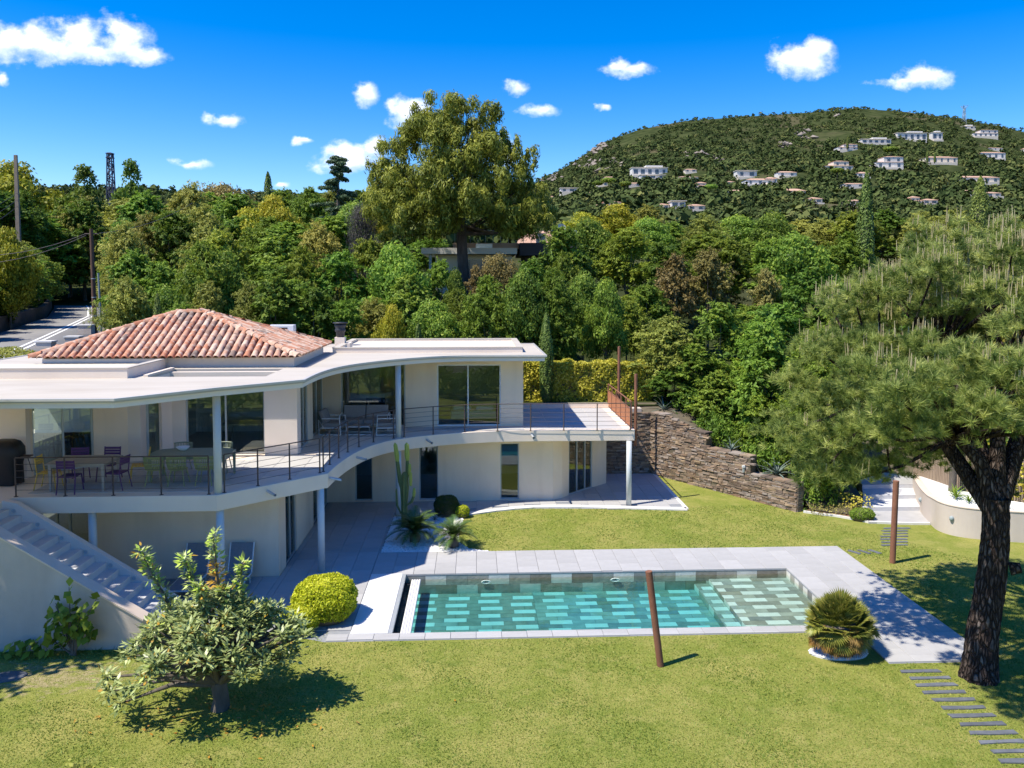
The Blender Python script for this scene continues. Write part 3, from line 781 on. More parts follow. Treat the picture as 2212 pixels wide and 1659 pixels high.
def lay(x0, x1, z):
    global ntile
    for r in range(NR):
        yc = PY0 + TL * (r + 0.5)
        shift = (r % 2) * 1.5 + (0.12 if r % 4 > 1 else 0)
        k = -2
        while True:
            a = PX0 + (k + shift % 1.0) * TW; k += 1
            if a >= x1 - 1e-6: break
            b = a + TW
            pale = (k - (0 if r % 2 == 0 else 1)) % 3 == 0
            a2, b2 = max(a, x0), min(b, x1)
            if b2 - a2 < 0.03: continue
            if ntile < 300:
                obj('floor_tile', pool_tile(b2 - a2, TL, pale), pool, loc=((a2 + b2) / 2, yc, z)); ntile += 1
            else:
                (spare_pale if pale else spare).box(a2 + .004, b2 - .004, yc - TL / 2 + .004, yc + TL / 2 - .004, z - .010, z)
spare_pale = MB()
lay(LX2, PX1, LED2); lay(LX1, LX2, LED1); lay(1.6, LX1, DEEP); lay(PX0, 1.6, DEEP)
tag(spare.build('bed_tiles', M['pool_stone'], pool), kind='stuff')
if spare_pale.v: tag(spare_pale.build('pale_bed_tiles', M['pool_stone_pale'], pool), kind='stuff')
# wall tiles: waterline course on the far and right sides, then rows below
def wt(w, h, pale, axis):
    k = ('wt', round(w, 3), round(h, 3), pale, axis)
    if k not in _slab:
        b = MB()
        if axis == 'x': b.box(-w / 2 + .004, w / 2 - .004, 0, 0.010, -h / 2 + .004, h / 2 - .004)
        else: b.box(0, 0.010, -w / 2 + .004, w / 2 - .004, -h / 2 + .004, h / 2 - .004)
        _slab[k] = b.mesh('wall_tile', M['pool_stone_pale' if pale else 'pool_stone'])
    return _slab[k]
for row in range(2):
    zc = -0.02 - 0.28 * (row + 0.5)
    x = PX0 - (0.3 if row % 2 else 0)
    i = 0
    while x < PX1 - 0.01:
        a, b = max(x, PX0), min(x + 0.6, PX1)
        if b - a > 0.03: obj('wall_tile', wt(b - a, 0.28, (i + row) % 3 == 1, 'x'), pool, loc=((a + b) / 2, PY1, zc))
        x += 0.6; i += 1
for row in range(1 if True else 4):
    zc = -0.02 - 0.28 * (row + 0.5)
    y = PY0; i = 0
    while y < PY1 - 0.01:
        b = min(y + 0.3, PY1)
        obj('wall_tile', wt(b - y, 0.28, i % 2 == 0, 'y'), pool, loc=(PX1, (y + b) / 2, zc))
        y += 0.3; i += 1
for (xa, z1, z0) in ((LX2, LED2 - .012, LED1), (LX1, LED1 - .012, DEEP)):
    y = PY0; i = 0
    while y < PY1 - 0.01:
        b = min(y + 0.49, PY1)
        obj('wall_tile', wt(b - y, z1 - z0, i % 3 == 1, 'y'), pool, loc=(xa, (y + b) / 2, (z0 + z1) / 2)); y += 0.49; i += 1
# thin metal trim under the coping
tr = MB(); tr.box(PX0, PX1 + .02, PY1 - 0.006, PY1 + 0.012, -0.02, 0.004); tr.box(PX1 - 0.006, PX1 + 0.012, PY0, PY1 - .006, -0.02, 0.004)
tr.build('edge_trim', M['paving_base'], pool)
# water body
wmb = MB(); wmb.box(-1.95, PX1 + 0.06, PY0 - 0.06, PY1 + 0.06, DEEP - 0.1, WL)
wmb.build('water', M['water'], pool)
for px in (1049, 1333):
    c = (spot(px, PY1 - .03), PY1 - 0.03, -0.22)
    l_ = MB()
    pr = [(0.04, 0.0), (0.065, 0.006), (0.095, 0.022), (0.108, 0.018), (0.112, 0.0)]
    n = 20; vs = []; fs = []
    for r_, d_ in pr:
        for k in range(n):
            t = 2 * math.pi * k / n; vs.append((c[0] + r_ * 1.25 * math.cos(t), c[1] - d_, c[2] + r_ * .5 * math.sin(t)))
    for i in range(len(pr) - 1):
        for k in range(n): fs.append((i * n + k, i * n + (k + 1) % n, (i + 1) * n + (k + 1) % n, (i + 1) * n + k))
    fs.append(tuple(range(n)))
    l_.add(vs, fs, True)
    l_.build('pool_lamp', M['lamp_white'], pool)
# roller cover: white lid, edge profile, slot, four visible slats
cv = MB(); cv.box(-2.985, -2.10, PY0 + 0.0, PY1 + 0.03, Z0, 0.045); cv.build('cover_lid', M['cover_white'], pool, bevel=0.006)
cv = MB(); cv.box(-2.095, -2.00, PY0 + 0.0, PY1 + 0.02, -0.05, 0.036); cv.build('lid_profile', M['aluminium'], pool)
cv = MB(); cv.box(-2.05, -1.87, PY0 + 0.004, PY1 - 0.004, DEEP, -0.22); cv.build('roller_pit', M['dark_slot'], pool)
for k in range(4):
    cv = MB(); x = -1.84 + k * 0.066
    cv.tube([(x + .032, PY0 + .03, -0.115), (x + .032, PY1 - .10, -0.115)], 0.034, 8)
    cv.build('cover_slat', M['slat_white'], pool)
# ================================================================== VILLA
villa = thing('villa', 'two-storey pale rendered villa with curved terrace, white flat roofs and a terracotta tiled hip roof', 'house', (-5, 28, 0))
ZT, ZB = 2.86, 2.44           # terrace floor and underside
ZC, ZCB = 5.65, 5.45          # canopy top and underside

def wall_run(a, b, z0, z1, th=0.22, openings=(), mat='render', name='wall', side=1):
    """a wall from a to b (plan), thickness behind the line, with openings (s0, s1, za, zb) in metres along it"""
    a = Vector(a); b = Vector(b); L_ = (b - a).length; d = (b - a) / L_
    n = Vector((-d.y, d.x)) * side
    m = MB()
    def piece(s0, s1, za, zb):
        if s1 - s0 < 1e-4 or zb - za < 1e-4: return
        p = a + d * s0; q = a + d * s1
        pts = [p, q, q + n * th, p + n * th]
        if side < 0: pts = [q, p, p + n * th, q + n * th]
        m.add([(t.x, t.y, za) for t in pts] + [(t.x, t.y, zb) for t in pts],
              [(0, 3, 2, 1), (4, 5, 6, 7), (0, 1, 5, 4), (1, 2, 6, 5), (2, 3, 7, 6), (3, 0, 4, 7)])
    s = 0.0
    for (s0, s1, za, zb) in sorted(openings):
        piece(s, s0, z0, z1); piece(s0, s1, z0, za); piece(s0, s1, zb, z1); s = s1
    piece(s, L_, z0, z1)
    return m.build(name, M[mat], villa)

def window(a, b, z0, z1, mull=(), fr=0.06, setb=0.10, mat='frame_grey', side=1, panes=True, dep=0.07):
    """frame with mullions (fractions along it) set back in the wall; every pane a sub-part"""
    a = Vector(a); b = Vector(b); L_ = (b - a).length; d = (b - a) / L_
    n = Vector((-d.y, d.x)) * side
    o = n * (setb + dep / 2)
    m = MB()
    def bar(s0, s1, za, zb):
        p = a + d * s0 + o; q = a + d * s1 + o
        m.obox(p, q, dep, za, zb)
    bar(0, fr, z0, z1); bar(L_ - fr, L_, z0, z1); bar(fr, L_ - fr, z0, z0 + fr); bar(fr, L_ - fr, z1 - fr, z1)
    cuts = [fr] + [L_ * f for f in mull] + [L_ - fr]
    for f in mull: bar(L_ * f - fr * .45, L_ * f + fr * .45, z0 + fr, z1 - fr)
    w = m.build('window', M[mat], villa)
    if panes:
        for i in range(len(cuts) - 1):
            s0 = cuts[i] + (fr * .45 if i else 0); s1 = cuts[i + 1] - (fr * .45 if i < len(cuts) - 2 else 0)
            g_ = MB(); g_.obox(a + d * s0 + o, a + d * s1 + o, 0.012, z0 + fr, z1 - fr)
            g_.build('pane', M['glass'], w)
    return w

# ---- terrace slab with its long curved edge
EDGE = [(-6.67, 20.88), (-4.25, 23.18), (-4.17, 24.2), (-4.0, 25.4), (-3.72, 26.55), (-3.33, 27.45), (-2.82, 28.12), (-1.94, 28.75), (-0.74, 29.28), (0.39, 29.56), (1.71, 29.70), (5.91, 29.72)]
def smooth_poly(pts, i0, i1, n=5):
    """Catmull-Rom through pts[i0..i1]"""
    out = list(pts[:i0])
    for i in range(i0, i1):
        p0 = Vector(pts[max(i - 1, i0)]); p1 = Vector(pts[i]); p2 = Vector(pts[i + 1]); p3 = Vector(pts[min(i + 2, len(pts) - 1)])
        for k in range(n):
            t = k / n
            q = 0.5 * ((2 * p1) + (p2 - p0) * t + (2 * p0 - 5 * p1 + 4 * p2 - p3) * t * t + (3 * p1 - p0 - 3 * p2 + p3) * t ** 3)
            out.append((q.x, q.y))
    return out + [tuple(p) for p in pts[i1:]]
EDGE_S = smooth_poly(EDGE, 1, 10, 5)
terr = MB()
terr.prism([(-16.5, 18.35), (-11.78, 18.35), (-11.78, 20.86)] + EDGE_S + [(5.91, 35.24), (-16.5, 35.24)], ZB, ZT)
terr = terr.build('terrace_slab', M['slab_white'], villa, bevel=0.015)
# tiles on the terrace floor (inside the pale border strip)
def inset_ok(x, y, dx, dy):
    return True
pave(terr, -11.6, -6.9, 21.25, 25.0, ZT + .001, mat='terrace_tile', col=0.9, row=0.9, x_ref=-11.6, t=0.012, name='floor_tile')
pave(terr, -6.9, -6.0, 22.0, 25.6, ZT + .001, mat='terrace_tile', col=0.9, row=0.9, x_ref=-6.9, t=0.012, name='floor_tile')
pave(terr, -6.0, -5.1, 22.9, 25.6, ZT + .001, mat='terrace_tile', col=0.9, row=0.9, x_ref=-6.0, t=0.012, name='floor_tile')
pave(terr, -5.1, -4.45, 23.7, 30.5, ZT + .001, mat='terrace_tile', col=0.65, row=0.9, x_ref=-5.1, t=0.012, name='floor_tile')
pave(terr, -4.45, -2.9, 28.6, 30.5, ZT + .001, mat='terrace_tile', col=0.775, row=0.95, x_ref=-4.45, t=0.012, name='floor_tile')
pave(terr, -2.9, 1.8, 29.75, 30.6, ZT + .001, mat='terrace_tile', col=0.9, row=0.9, x_ref=-2.9, t=0.012, name='floor_tile')
pave(terr, 1.82, 5.5, 29.95, 34.95, ZT + .001, mat='terrace_tile', col=0.92, row=0.9, x_ref=1.82, t=0.012, name='floor_tile')
bp = MB(); bp.box(1.9, 5.9, 35.02, 35.235, ZT, ZT + 0.19); bp.build('back_parapet', M['slab_white'], villa)

# ---- ground floor
def run_s(a, p): return (Vector(p) - Vector(a)).length
wall_run((-16.2, 22.78), (-5.57, 22.78), -0.05, ZB, openings=[(4.0, 5.6, 0.0, 2.3)])
window((-12.2, 22.78), (-10.6, 22.78), 0.0, 2.3, mull=(0.30, 0.52))
wall_run((-5.57, 23.0), (-5.57, 27.64), -0.05, ZB, openings=[(0.62, 2.03, 0.0, 2.40)])
window((-5.57, 23.62), (-5.57, 25.03), 0.0, 2.40, mull=(0.5,), setb=0.03)
window((-5.57, 27.64), (-5.57, 30.5), 0.0, 2.42, mull=(0.34, 0.67), setb=0.06)
wall_run((-5.75, 30.55), (2.93, 30.50), -0.05, ZB, openings=[(1.16, 1.82, 0.06, 2.30), (3.58, 4.30, 0.06, 2.28), (6.66, 7.38, 0.06, 2.22)])
window((-4.59, 30.55), (-3.93, 30.55), 0.06, 2.30, fr=0.045)
window((-2.17, 30.53), (-1.45, 30.53), 0.06, 2.28, fr=0.045)
window((0.91, 30.515), (1.63, 30.51), 0.06, 2.22, fr=0.045)
# the wall turns back in three short faces
turn = [(2.93, 30.50), (3.30, 30.74), (3.60, 31.12)]
for a, b in zip(turn[:-1], turn[1:]): wall_run(a, b, -0.05, ZB)
window((3.60, 31.12), (4.70, 32.30), 0.02, 2.42, mull=(0.36, 0.70), setb=0.02)
wall_run((4.70, 32.30), (5.37, 32.95), -0.05, ZB)
wall_run((5.37, 32.95), (5.37, 35.2), -0.05, ZB)
gf = MB(); gf.box(-16, 5.3, 34.95, 35.2, -0.05, ZB); gf.build('wall', M['interior_white'], villa)
gf = MB(); gf.box(-16, 5.3, 23.05, 34.95, 0.0, 0.012)
gf.v = [(x, y, z) for x, y, z in gf.v]
fl = MB(); fl.prism([(-16, 23.02), (-5.82, 23.02), (-5.82, 30.8), (3.0, 30.78), (5.1, 33.0), (5.1, 34.94), (-16, 34.94)], -0.03, 0.012); fl.build('ground_floor', M['interior_floor'], villa)
for (x0, x1, y0, y1) in ((-9.0, -8.9, 23.1, 34.9), (-2.9, -2.8, 30.85, 34.9), (0.3, 0.4, 30.85, 34.9)):
    pw = MB(); pw.box(x0, x1, y0, y1, 0.02, ZB - 0.01); pw.build('partition', M['interior_white'], villa)

# ---- upper floor
Z1, Z2 = ZT, ZCB
wall_run((-16.2, 22.94), (-12.52, 22.94), Z1, Z2, mat='render_lilac')
wall_run((-12.52, 23.16), (-12.52, 23.28), Z1, Z2, th=0.2)
wall_run((-11.33, 24.34), (-10.61, 25.0), Z1, Z2)
window((-12.52, 23.25), (-11.33, 24.34), Z1 + .01, Z2, mull=(0.5,), setb=0.03, fr=0.05)
wall_run((-10.61, 25.0), (-10.26, 25.08), Z1, Z2, th=0.3, mat='render_lilac')
wall_run((-10.26, 25.08), (-10.26, 25.5), Z1, Z2, th=0.2, mat='render_lilac')
window((-10.26, 25.5), (-9.80, 25.6), Z1 + .01, Z2, setb=0.02, fr=0.07, mull=())
wall_run((-9.80, 25.55), (-9.62, 25.93), Z1, Z2, th=0.12, mat='render_lilac')
wall_run((-9.62, 25.93), (-9.21, 25.93), Z1, Z2, mat='render_lilac')
window((-9.21, 25.93), (-6.72, 25.93), Z1 + .01, Z2 - .02, mull=(0.5,), setb=0.06, fr=0.06, mat='frame_grey')
pl = MB(); pl.box(-6.68, -5.65, 25.70, 26.22, Z1, Z2); pl.build('pillar', M['render_lilac'], villa, bevel=0.01)
window((-5.65, 26.22), (-5.72, 27.72), Z1 + .01, Z2, mull=(0.5,), setb=0.03, fr=0.07)
wall_run((-5.72, 27.72), (-5.70, 28.38), Z1, Z2)
window((-5.70, 28.38), (-5.70, 30.62), Z1 + .01, Z2, mull=(0.5,), setb=0.08, fr=0.07)
wall_run((-5.92, 30.64), (1.79, 30.60), Z1, Z2, openings=[(0.82, 3.25, Z1 + .01, Z2 - .05), (4.44, 6.86, Z1 + .02, Z2 - .22)])
window((-5.10, 30.64), (-2.67, 30.625), Z1 + .01, Z2 - .05, mull=(0.86,), setb=0.06, fr=0.055)
window((-1.48, 30.62), (0.94, 30.605), Z1 + .02, Z2 - .22, mull=(0.485,), setb=0.06, fr=0.05, mat='white_metal')
wall_run((1.79, 30.83), (1.79, 35.0), Z1, Z2)
wl_ = MB(); wl_.box(-16.2, 1.57, 35.0, 35.22, Z1, Z2); wl_.build('wall', M['render'], villa)
# inside: floor, partitions
fl = MB(); fl.prism([(-16, 23.2), (-12.6, 23.2), (-10.7, 25.25), (-9.3, 26.2), (-5.95, 26.3), (-5.98, 30.9), (1.55, 30.86), (1.55, 34.98), (-16, 34.98)], ZT + .001, ZT + .012); fl.build('upper_floor', M['interior_floor'], villa)
for (x0, x1, y0, y1, mt_) in ((-16, -5.95, 29.9, 30.0, 'interior_white'), (-2.3, -2.2, 30.9, 34.9, 'interior_white'), (-10.3, -10.2, 26.3, 29.8, 'interior_white'), (-5.1, -3.9, 33.0, 33.1, 'interior_white')):
    pw = MB(); pw.box(x0, x1, y0, y1, ZT + .013, Z2 - .01); pw.build('partition', M[mt_], villa)

# ---- canopy roof with the square light well cut through it
CAN = [(-8.24, 18.74), (-6.55, 20.62), (-4.69, 22.26), (-4.66, 23.4), (-4.55, 24.55), (-4.28, 25.75), (-3.75, 26.85), (-2.85, 28.05), (-1.75, 28.98), (-0.70, 29.45), (0.6, 29.56), (2.57, 29.48)]
CAN_S = smooth_poly(CAN, 2, 10, 5)
OUT = [(-16.5, 18.80)] + CAN_S + [(2.52, 35.4), (-16.5, 35.4)]
HOLE = [(-9.30, 23.30), (-6.0, 23.30), (-6.0, 25.36), (-9.30, 25.36)]
def plate(outer, hole, z0, z1):
    bm = bmesh.new()
    es = []
    for loop in (outer, hole):
        if not loop: continue
        vs_ = [bm.verts.new((x, y, z0)) for x, y in loop]
        es += [bm.edges.new((vs_[i], vs_[(i + 1) % len(vs_)])) for i in range(len(vs_))]
    bmesh.ops.triangle_fill(bm, edges=es, use_beauty=True, use_dissolve=False)
    r_ = bmesh.ops.extrude_face_region(bm, geom=bm.faces[:])
    bmesh.ops.translate(bm, vec=(0, 0, z1 - z0), verts=[v for v in r_['geom'] if isinstance(v, bmesh.types.BMVert)])
    bmesh.ops.recalc_face_normals(bm, faces=bm.faces[:])
    return bm
def bm_obj(bm, name, mat, parent):
    me = bpy.data.meshes.new(name); bm.to_mesh(me); bm.free(); me.materials.append(mat)
    return obj(name, me, parent)
def offset(poly, d):
    """push an open or closed CCW outline outwards by d"""
    n = len(poly); out = []
    for i in range(n):
        p0 = Vector(poly[i - 1]); p1 = Vector(poly[i]); p2 = Vector(poly[(i + 1) % n])
        a = (p1 - p0).normalized(); b = (p2 - p1).normalized()
        na = Vector((a.y, -a.x)); nb = Vector((b.y, -b.x)); m = (na + nb)
        m = m / max(m.length, 1e-6); k = d / max(m.dot(na), 0.4)
        out.append((p1.x + m.x * k, p1.y + m.y * k))
    return out
can = bm_obj(plate(offset(OUT, -0.05), HOLE, ZCB, ZC - 0.07), 'canopy_roof', M['fascia'], villa)
bm_obj(plate(OUT, offset(HOLE, 0.01), ZC - 0.068, ZC), 'roof_deck', M['roof_white'], can)
lip = bm_obj(plate(offset(OUT, 0.025), offset(OUT, -0.06), ZC - 0.03, ZC + 0.025), 'roof_edge_trim', M['metal_trim'], can)

# upstands and raised gravel roofs
def upstand(x0, x1, y0, y1, z0, z1, t, zg, name='roof_upstand', sides='lrfb'):
    m = MB()
    if 'f' in sides: m.box(x0, x1, y0, y0 + t, z0, z1)
    if 'b' in sides: m.box(x0, x1, y1 - t, y1, z0, z1)
    if 'l' in sides: m.box(x0, x0 + t, y0 + t, y1 - t, z0, z1)
    if 'r' in sides: m.box(x1 - t, x1, y0 + t, y1 - t, z0, z1)
    o = m.build(name, M['slab_white'], villa)
    c = MB()
    if 'f' in sides: c.box(x0 - .02, x1 + .02, y0 - .02, y0 + t + .01, z1, z1 + .03)
    if 'b' in sides: c.box(x0 - .02, x1 + .02, y1 - t - .01, y1 + .02, z1, z1 + .03)
    if 'l' in sides: c.box(x0 - .02, x0 + t + .01, y0 + t + .01, y1 - t - .01, z1, z1 + .03)
    if 'r' in sides: c.box(x1 - t - .01, x1 + .02, y0 + t + .01, y1 - t - .01, z1, z1 + .03)
    c.build('coping', M['roof_white'], o)
    g_ = MB(); g_.box(x0 + t, x1 - t, y0 + t, y1 - t, z0, zg); g_.build('gravel_layer', M['gravel_roof'], o)
    return o
upstand(-5.45, 1.79, 31.0, 36.0, ZC, 5.83, 0.22, 5.76)
upstand(-16.4, -9.72, 22.95, 25.9, ZC, 5.92, 0.16, 5.80, sides='lrf')
st = MB(); st.box(-16.3, -5.9, 25.72, 25.93, ZC, 5.70); 
# ring of the light well
lwr = MB()
for (x0, x1, y0, y1) in ((-9.42, -9.30, 23.3, 25.36),):
    lwr.box(x0, x1, y0, y1, ZC, ZC + 0.06)
lwr.build('well_kerb', M['slab_white'], villa)
# beams seen in the well
wb = MB(); wb.box(-9.3, -6.0, 24.95, 25.13, ZCB - 0.02, ZC - 0.05); wb.build('well_beam', M['slab_white'], villa)

# ---- drum walls under the tiled roof
dr = MB(); dr.box(-13.55, -5.78, 25.93, 30.9, ZC, 5.95); dr.build('wall', M['slab_white'], villa)
fl_ = MB(); fl_.box(-13.55, -9.75, 25.86, 25.925, 5.80, 5.93); fl_.build('roof_flashing', M['cover_white'], villa)

# ---- hip roof of curved tiles
EX0, EX1, EY0, EY1, EZ = -13.80, -5.62, 25.70, 31.22, 5.985
RXa, RXb, RY, RZ = -10.28, -9.38, 28.46, 7.27
hip = MB()
A_, B_, C_, D_ = (EX0, EY0, EZ), (EX1, EY0, EZ), (EX1, EY1, EZ), (EX0, EY1, EZ)
E_, F_ = (RXa, RY, RZ), (RXb, RY, RZ)
hip.add([A_, B_, C_, D_, E_, F_], [(0, 1, 5, 4), (1, 2, 5), (2, 3, 4, 5), (3, 0, 4), (3, 2, 1, 0)])
rbm = rnd_ramp('tile_channel', [(0.20, 0.09, 0.055), (0.25, 0.12, 0.08)], use_obj=False)
roof = hip.build('tiled_roof', M['tile_channel'], villa)
def tile_mesh(w0, w1, L_, th=0.014, seg=5):
    m = MB(); vs = []; 
    for (y, w, dz) in ((0, w0, 0.0), (L_, w1, 0.0)):
        for rr in (w / 2, w / 2 - th):
            for k in range(seg + 1):
                t = math.pi * k / seg
                vs.append((-rr * math.cos(t), y, rr * 0.92 * math.sin(t) + dz))
    n = seg + 1
    o0, i0, o1, i1 = 0, n, 2 * n, 3 * n
    fs = []; 
    for k in range(seg): fs.append((o0 + k, o0 + k + 1, o1 + k + 1, o1 + k))
    m.add(vs, fs, True)
    fs = [(i0 + k, i1 + k, i1 + k + 1, i0 + k + 1) for k in range(seg)] + [(o0 + k, i0 + k, i0 + k + 1, o0 + k + 1) for k in range(seg)]
    m.add(vs, fs, False)
    return m.mesh('roof_tile', M['terracotta'])
TM = tile_mesh(0.218, 0.150, 0.42)
PITCH, EXPO = 0.2335, 0.335
tiles = []
def face_tiles(p_eave, d_along, d_up, width, run, left_run, right_run):
    """tile spots on one roof face: eave corner, unit vectors along the eave and up the slope, how far each hip eats in"""
    n = int(width / PITCH)
    for c in range(n + 1):
        s = (c + 0.5) * PITCH - 0.05
        if s > width: break
        lim = min(s / left_run, (width - s) / right_run, 1.0) * run
        k = 0
        while k * EXPO < lim - 0.10:
            tiles.append((p_eave + d_along * s + d_up * (k * EXPO - 0.07), d_along, d_up, k)); k += 1
Vv = Vector
upf = (Vv((0, RY - EY0, RZ - EZ))); runf = upf.length; upf.normalize()
face_tiles(Vv(A_), Vv((1, 0, 0)), upf, EX1 - EX0, runf, RXa - EX0, EX1 - RXb)
nf = len(tiles)
upr = Vv((RXb - EX1, 0, RZ - EZ)); runr = upr.length; upr.normalize()
face_tiles(Vv(B_), Vv((0, 1, 0)), upr, EY1 - EY0, runr, RY - EY0, EY1 - RY)
shown = tiles
def place_tile(p, along, up_, k):
    nrm = along.cross(up_).normalized()
    q = p + nrm * (0.012 + 0.004 * (k % 2))
    jit = rs.uniform(-0.012, 0.012)
    al = (along + up_ * jit).normalized(); u2 = (up_ - al * up_.dot(al)).normalized()
    u2 = (u2 + nrm * 0.075).normalized(); n2 = al.cross(u2).normalized()
    return Matrix(((al.x, u2.x, n2.x, q.x), (al.y, u2.y, n2.y, q.y), (al.z, u2.z, n2.z, q.z), (0, 0, 0, 1)))
rest = []
for i, (p, al, u_, k) in enumerate(shown):
    mw = place_tile(p, al, u_, k)
    if i < 300:
        o = bpy.data.objects.new('roof_tile', TM); COL.objects.link(o); o.parent = roof
        o.matrix_parent_inverse = BASE.get(roof.name, Matrix.Identity(4)); o.matrix_local = mw
    else: rest.append(mw)
n300 = len(rest)
tiles = []
upb = Vv((0, RY - EY1, RZ - EZ)); runb = upb.length; upb.normalize()
face_tiles(Vv(C_), Vv((-1, 0, 0)), upb, EX1 - EX0, runb, EX1 - RXb, RXa - EX0)
upl = Vv((RXa - EX0, 0, RZ - EZ)); runl = upl.length; upl.normalize()
face_tiles(Vv(D_), Vv((0, -1, 0)), upl, EY1 - EY0, runl, EY1 - RY, RY - EY0)
rest += [place_tile(p, al, u_, k) for (p, al, u_, k) in tiles]
tv = np.array([v.co[:] for v in TM.vertices]); tf = np.array([list(p.vertices) for p in TM.polygons])
Vs, Fs, Rn = [], [], []
for i, mw in enumerate(rest):
    mm = np.array(mw); Vs.append(tv @ mm[:3, :3].T + mm[:3, 3]); Fs.append(tf + i * len(tv)); Rn.append(np.full(len(tf), rs.random()))
tag(obj('rear_roof_tiles', np_mesh('rear_roof_tiles', np.concatenate(Vs), np.concatenate(Fs), M['terracotta'], np.concatenate(Rn)), roof), kind='stuff')
HM = tile_mesh(0.26, 0.21, 0.42)
def ridge(a, b):
    a = Vv(a); b = Vv(b); d = (b - a); L_ = d.length; d.normalize()
    side = d.cross(Vv((0, 0, 1))).normalized(); n_ = side.cross(d).normalized()
    k = 0
    while k * 0.36 < L_ - 0.05:
        q = a + d * (k * 0.36 - 0.05) + n_ * (0.03 + 0.006 * (k % 2))
        o = bpy.data.objects.new('ridge_tile', HM); COL.objects.link(o); o.parent = roof
        o.matrix_local = Matrix(((side.x, d.x, n_.x, q.x), (side.y, d.y, n_.y, q.y), (side.z, d.z, n_.z, q.z), (0, 0, 0, 1)))
        k += 1
ridge(A_, E_); ridge(B_, F_); ridge(C_, F_); ridge(E_, F_)
# eave mortar plugs (the dark mouths of the front row show between)
# ---- chimney, roof-top unit
ch = MB(); ch.box(-5.75, -5.35, 33.2, 33.6, 5.76, 6.10); chim = ch.build('chimney', M['slab_white'], villa)
cw = MB(); cw.lathe([(0.0, 6.72), (0.30, 6.70), (0.30, 6.66), (0.06, 6.64)], (-5.55, 33.4, 0), 16); cw.lathe([(0.14, 6.10), (0.17, 6.14), (0.17, 6.3), (0.22, 6.34), (0.22, 6.42), (0.19, 6.46), (0.24, 6.56), (0.24, 6.62), (0.1, 6.66)], (-5.55, 33.4, 0), 16)
cw.build('chimney_cowl', M['chimney_black'], chim)
vb = MB(); vb.box(-4.95, -4.85, 31.3, 32.0, 5.76, 6.0); vb.build('roof_vent', M['slab_white'], villa)
au = MB(); au.box(-8.35, -7.35, 33.0, 33.45, ZC, 6.62); au = au.build('roof_unit', M['white_metal'], villa, bevel=0.02)
ag = MB(); ag.box(-8.2, -7.6, 32.985, 32.998, 6.0, 6.52); ag.build('unit_grille', M['chimney_black'], au)

# ---- columns
def column(x, y, z0, z1, r=0.1):
    c = MB(); c.lathe([(0, z0), (r * 1.0, z0), (r, z1), (0, z1)], (x, y, 0), 20); return c.build('column', M['column_paint'], villa)
column(-6.69, 21.08, ZT, ZCB); column(-2.74, 28.52, ZT, ZCB)
column(-6.66, 21.10, 0.0, ZB); column(-4.45, 23.12, 0.0, ZB); column(-2.74, 28.42, 0.0, ZB); column(5.68, 29.92 - .3, 0.0, ZB); column(-9.92, 21.12, 0.0, ZB)

# ---- wire railing along the terrace
rail = MB()
RH = 1.0
runs = [[(-11.74, 20.97), (-10.51, 20.97), (-9.31, 20.98), (-8.10, 20.98), (-6.90, 20.99)],
        [(-6.55, 21.15), (-5.87, 21.83), (-5.18, 22.52), (-4.49, 23.25)],
        [(-4.42, 23.40), (-4.40, 24.32), (-4.28, 25.22), (-4.14, 26.1), (-3.90, 26.92), (-3.52, 27.72), (-2.90, 28.36)],
        [(-2.55, 28.60), (-1.55, 29.10), (-0.42, 29.48), (0.79, 29.62), (2.01, 29.63), (3.24, 29.63), (4.48, 29.63), (5.72, 29.63)]]
top = MB()
for r_ in runs: top.tube([(x, y, ZT + RH) for x, y in r_], 0.017, 6)
railing = top.build('terrace_railing', M['iron_dark'], villa)
for r_ in runs:
    for (x, y) in r_:
        p_ = MB(); p_.tube([(x, y, ZT), (x, y, ZT + RH - .012)], 0.021, 8); p_.lathe([(0.0, ZT + .006), (0.055, ZT + .006), (0.055, ZT), (0, ZT)][::-1], (x, y, 0), 10)
        p_.build('post', M['iron_dark'], railing)
for r_ in runs:
    for k in range(1, 6):
        c_ = MB(); c_.tube([(x, y, ZT + RH * k / 6.0) for x, y in r_], 0.0065, 4, cap=False); c_.build('cable', M['cable'], railing)
# rusty side rail on the right end
sr = MB(); sr.tube([(5.80, 29.86, ZT + 1.02), (5.80, 35.2, ZT + 1.02)], 0.025, 8)
srail = sr.build('side_railing', M['rust'], villa)
ys_ = [29.90, 30.97, 32.04, 33.11, 34.18, 35.2]
for y in ys_:
    p_ = MB(); p_.box(5.775, 5.825, y - .02, y + .02, ZT, ZT + 1.0); p_.build('post', M['rust'], srail)
for a, b in zip(ys_[:-1], ys_[1:]):
    p_ = MB(); p_.box(5.792, 5.806, a + .03, b - .03, ZT + .08, ZT + .72)
    pn = p_.build('panel', M['rust_panel'], srail)
    f_ = MB(); f_.box(5.785, 5.815, a + .02, b - .02, ZT + .72, ZT + .75); f_.box(5.785, 5.815, a + .02, b - .02, ZT + .05, ZT + .08); f_.build('panel_frame', M['rust'], srail)

# ---- rain spouts on the slab face
for (x, y, dx, dy) in ((-5.62, 21.86, 0.72, -0.69), (-4.22, 23.3, 0.98, -0.25), (-3.86, 26.05, 0.95, -0.3), (-1.75, 28.82, 0.5, -0.86), (2.05, 29.70, 0.15, -0.99)):
    s_ = MB(); z_ = 2.70
    s_.tube([(x, y, z_), (x + dx * 0.36, y + dy * 0.36, z_ - 0.05)], 0.04, 10, cap=False)
    s_.tube([(x, y, z_), (x + dx * 0.355, y + dy * 0.355, z_ - 0.05)], 0.033, 10, cap=False)
    s_.build('rain_spout', M['aluminium'], villa)

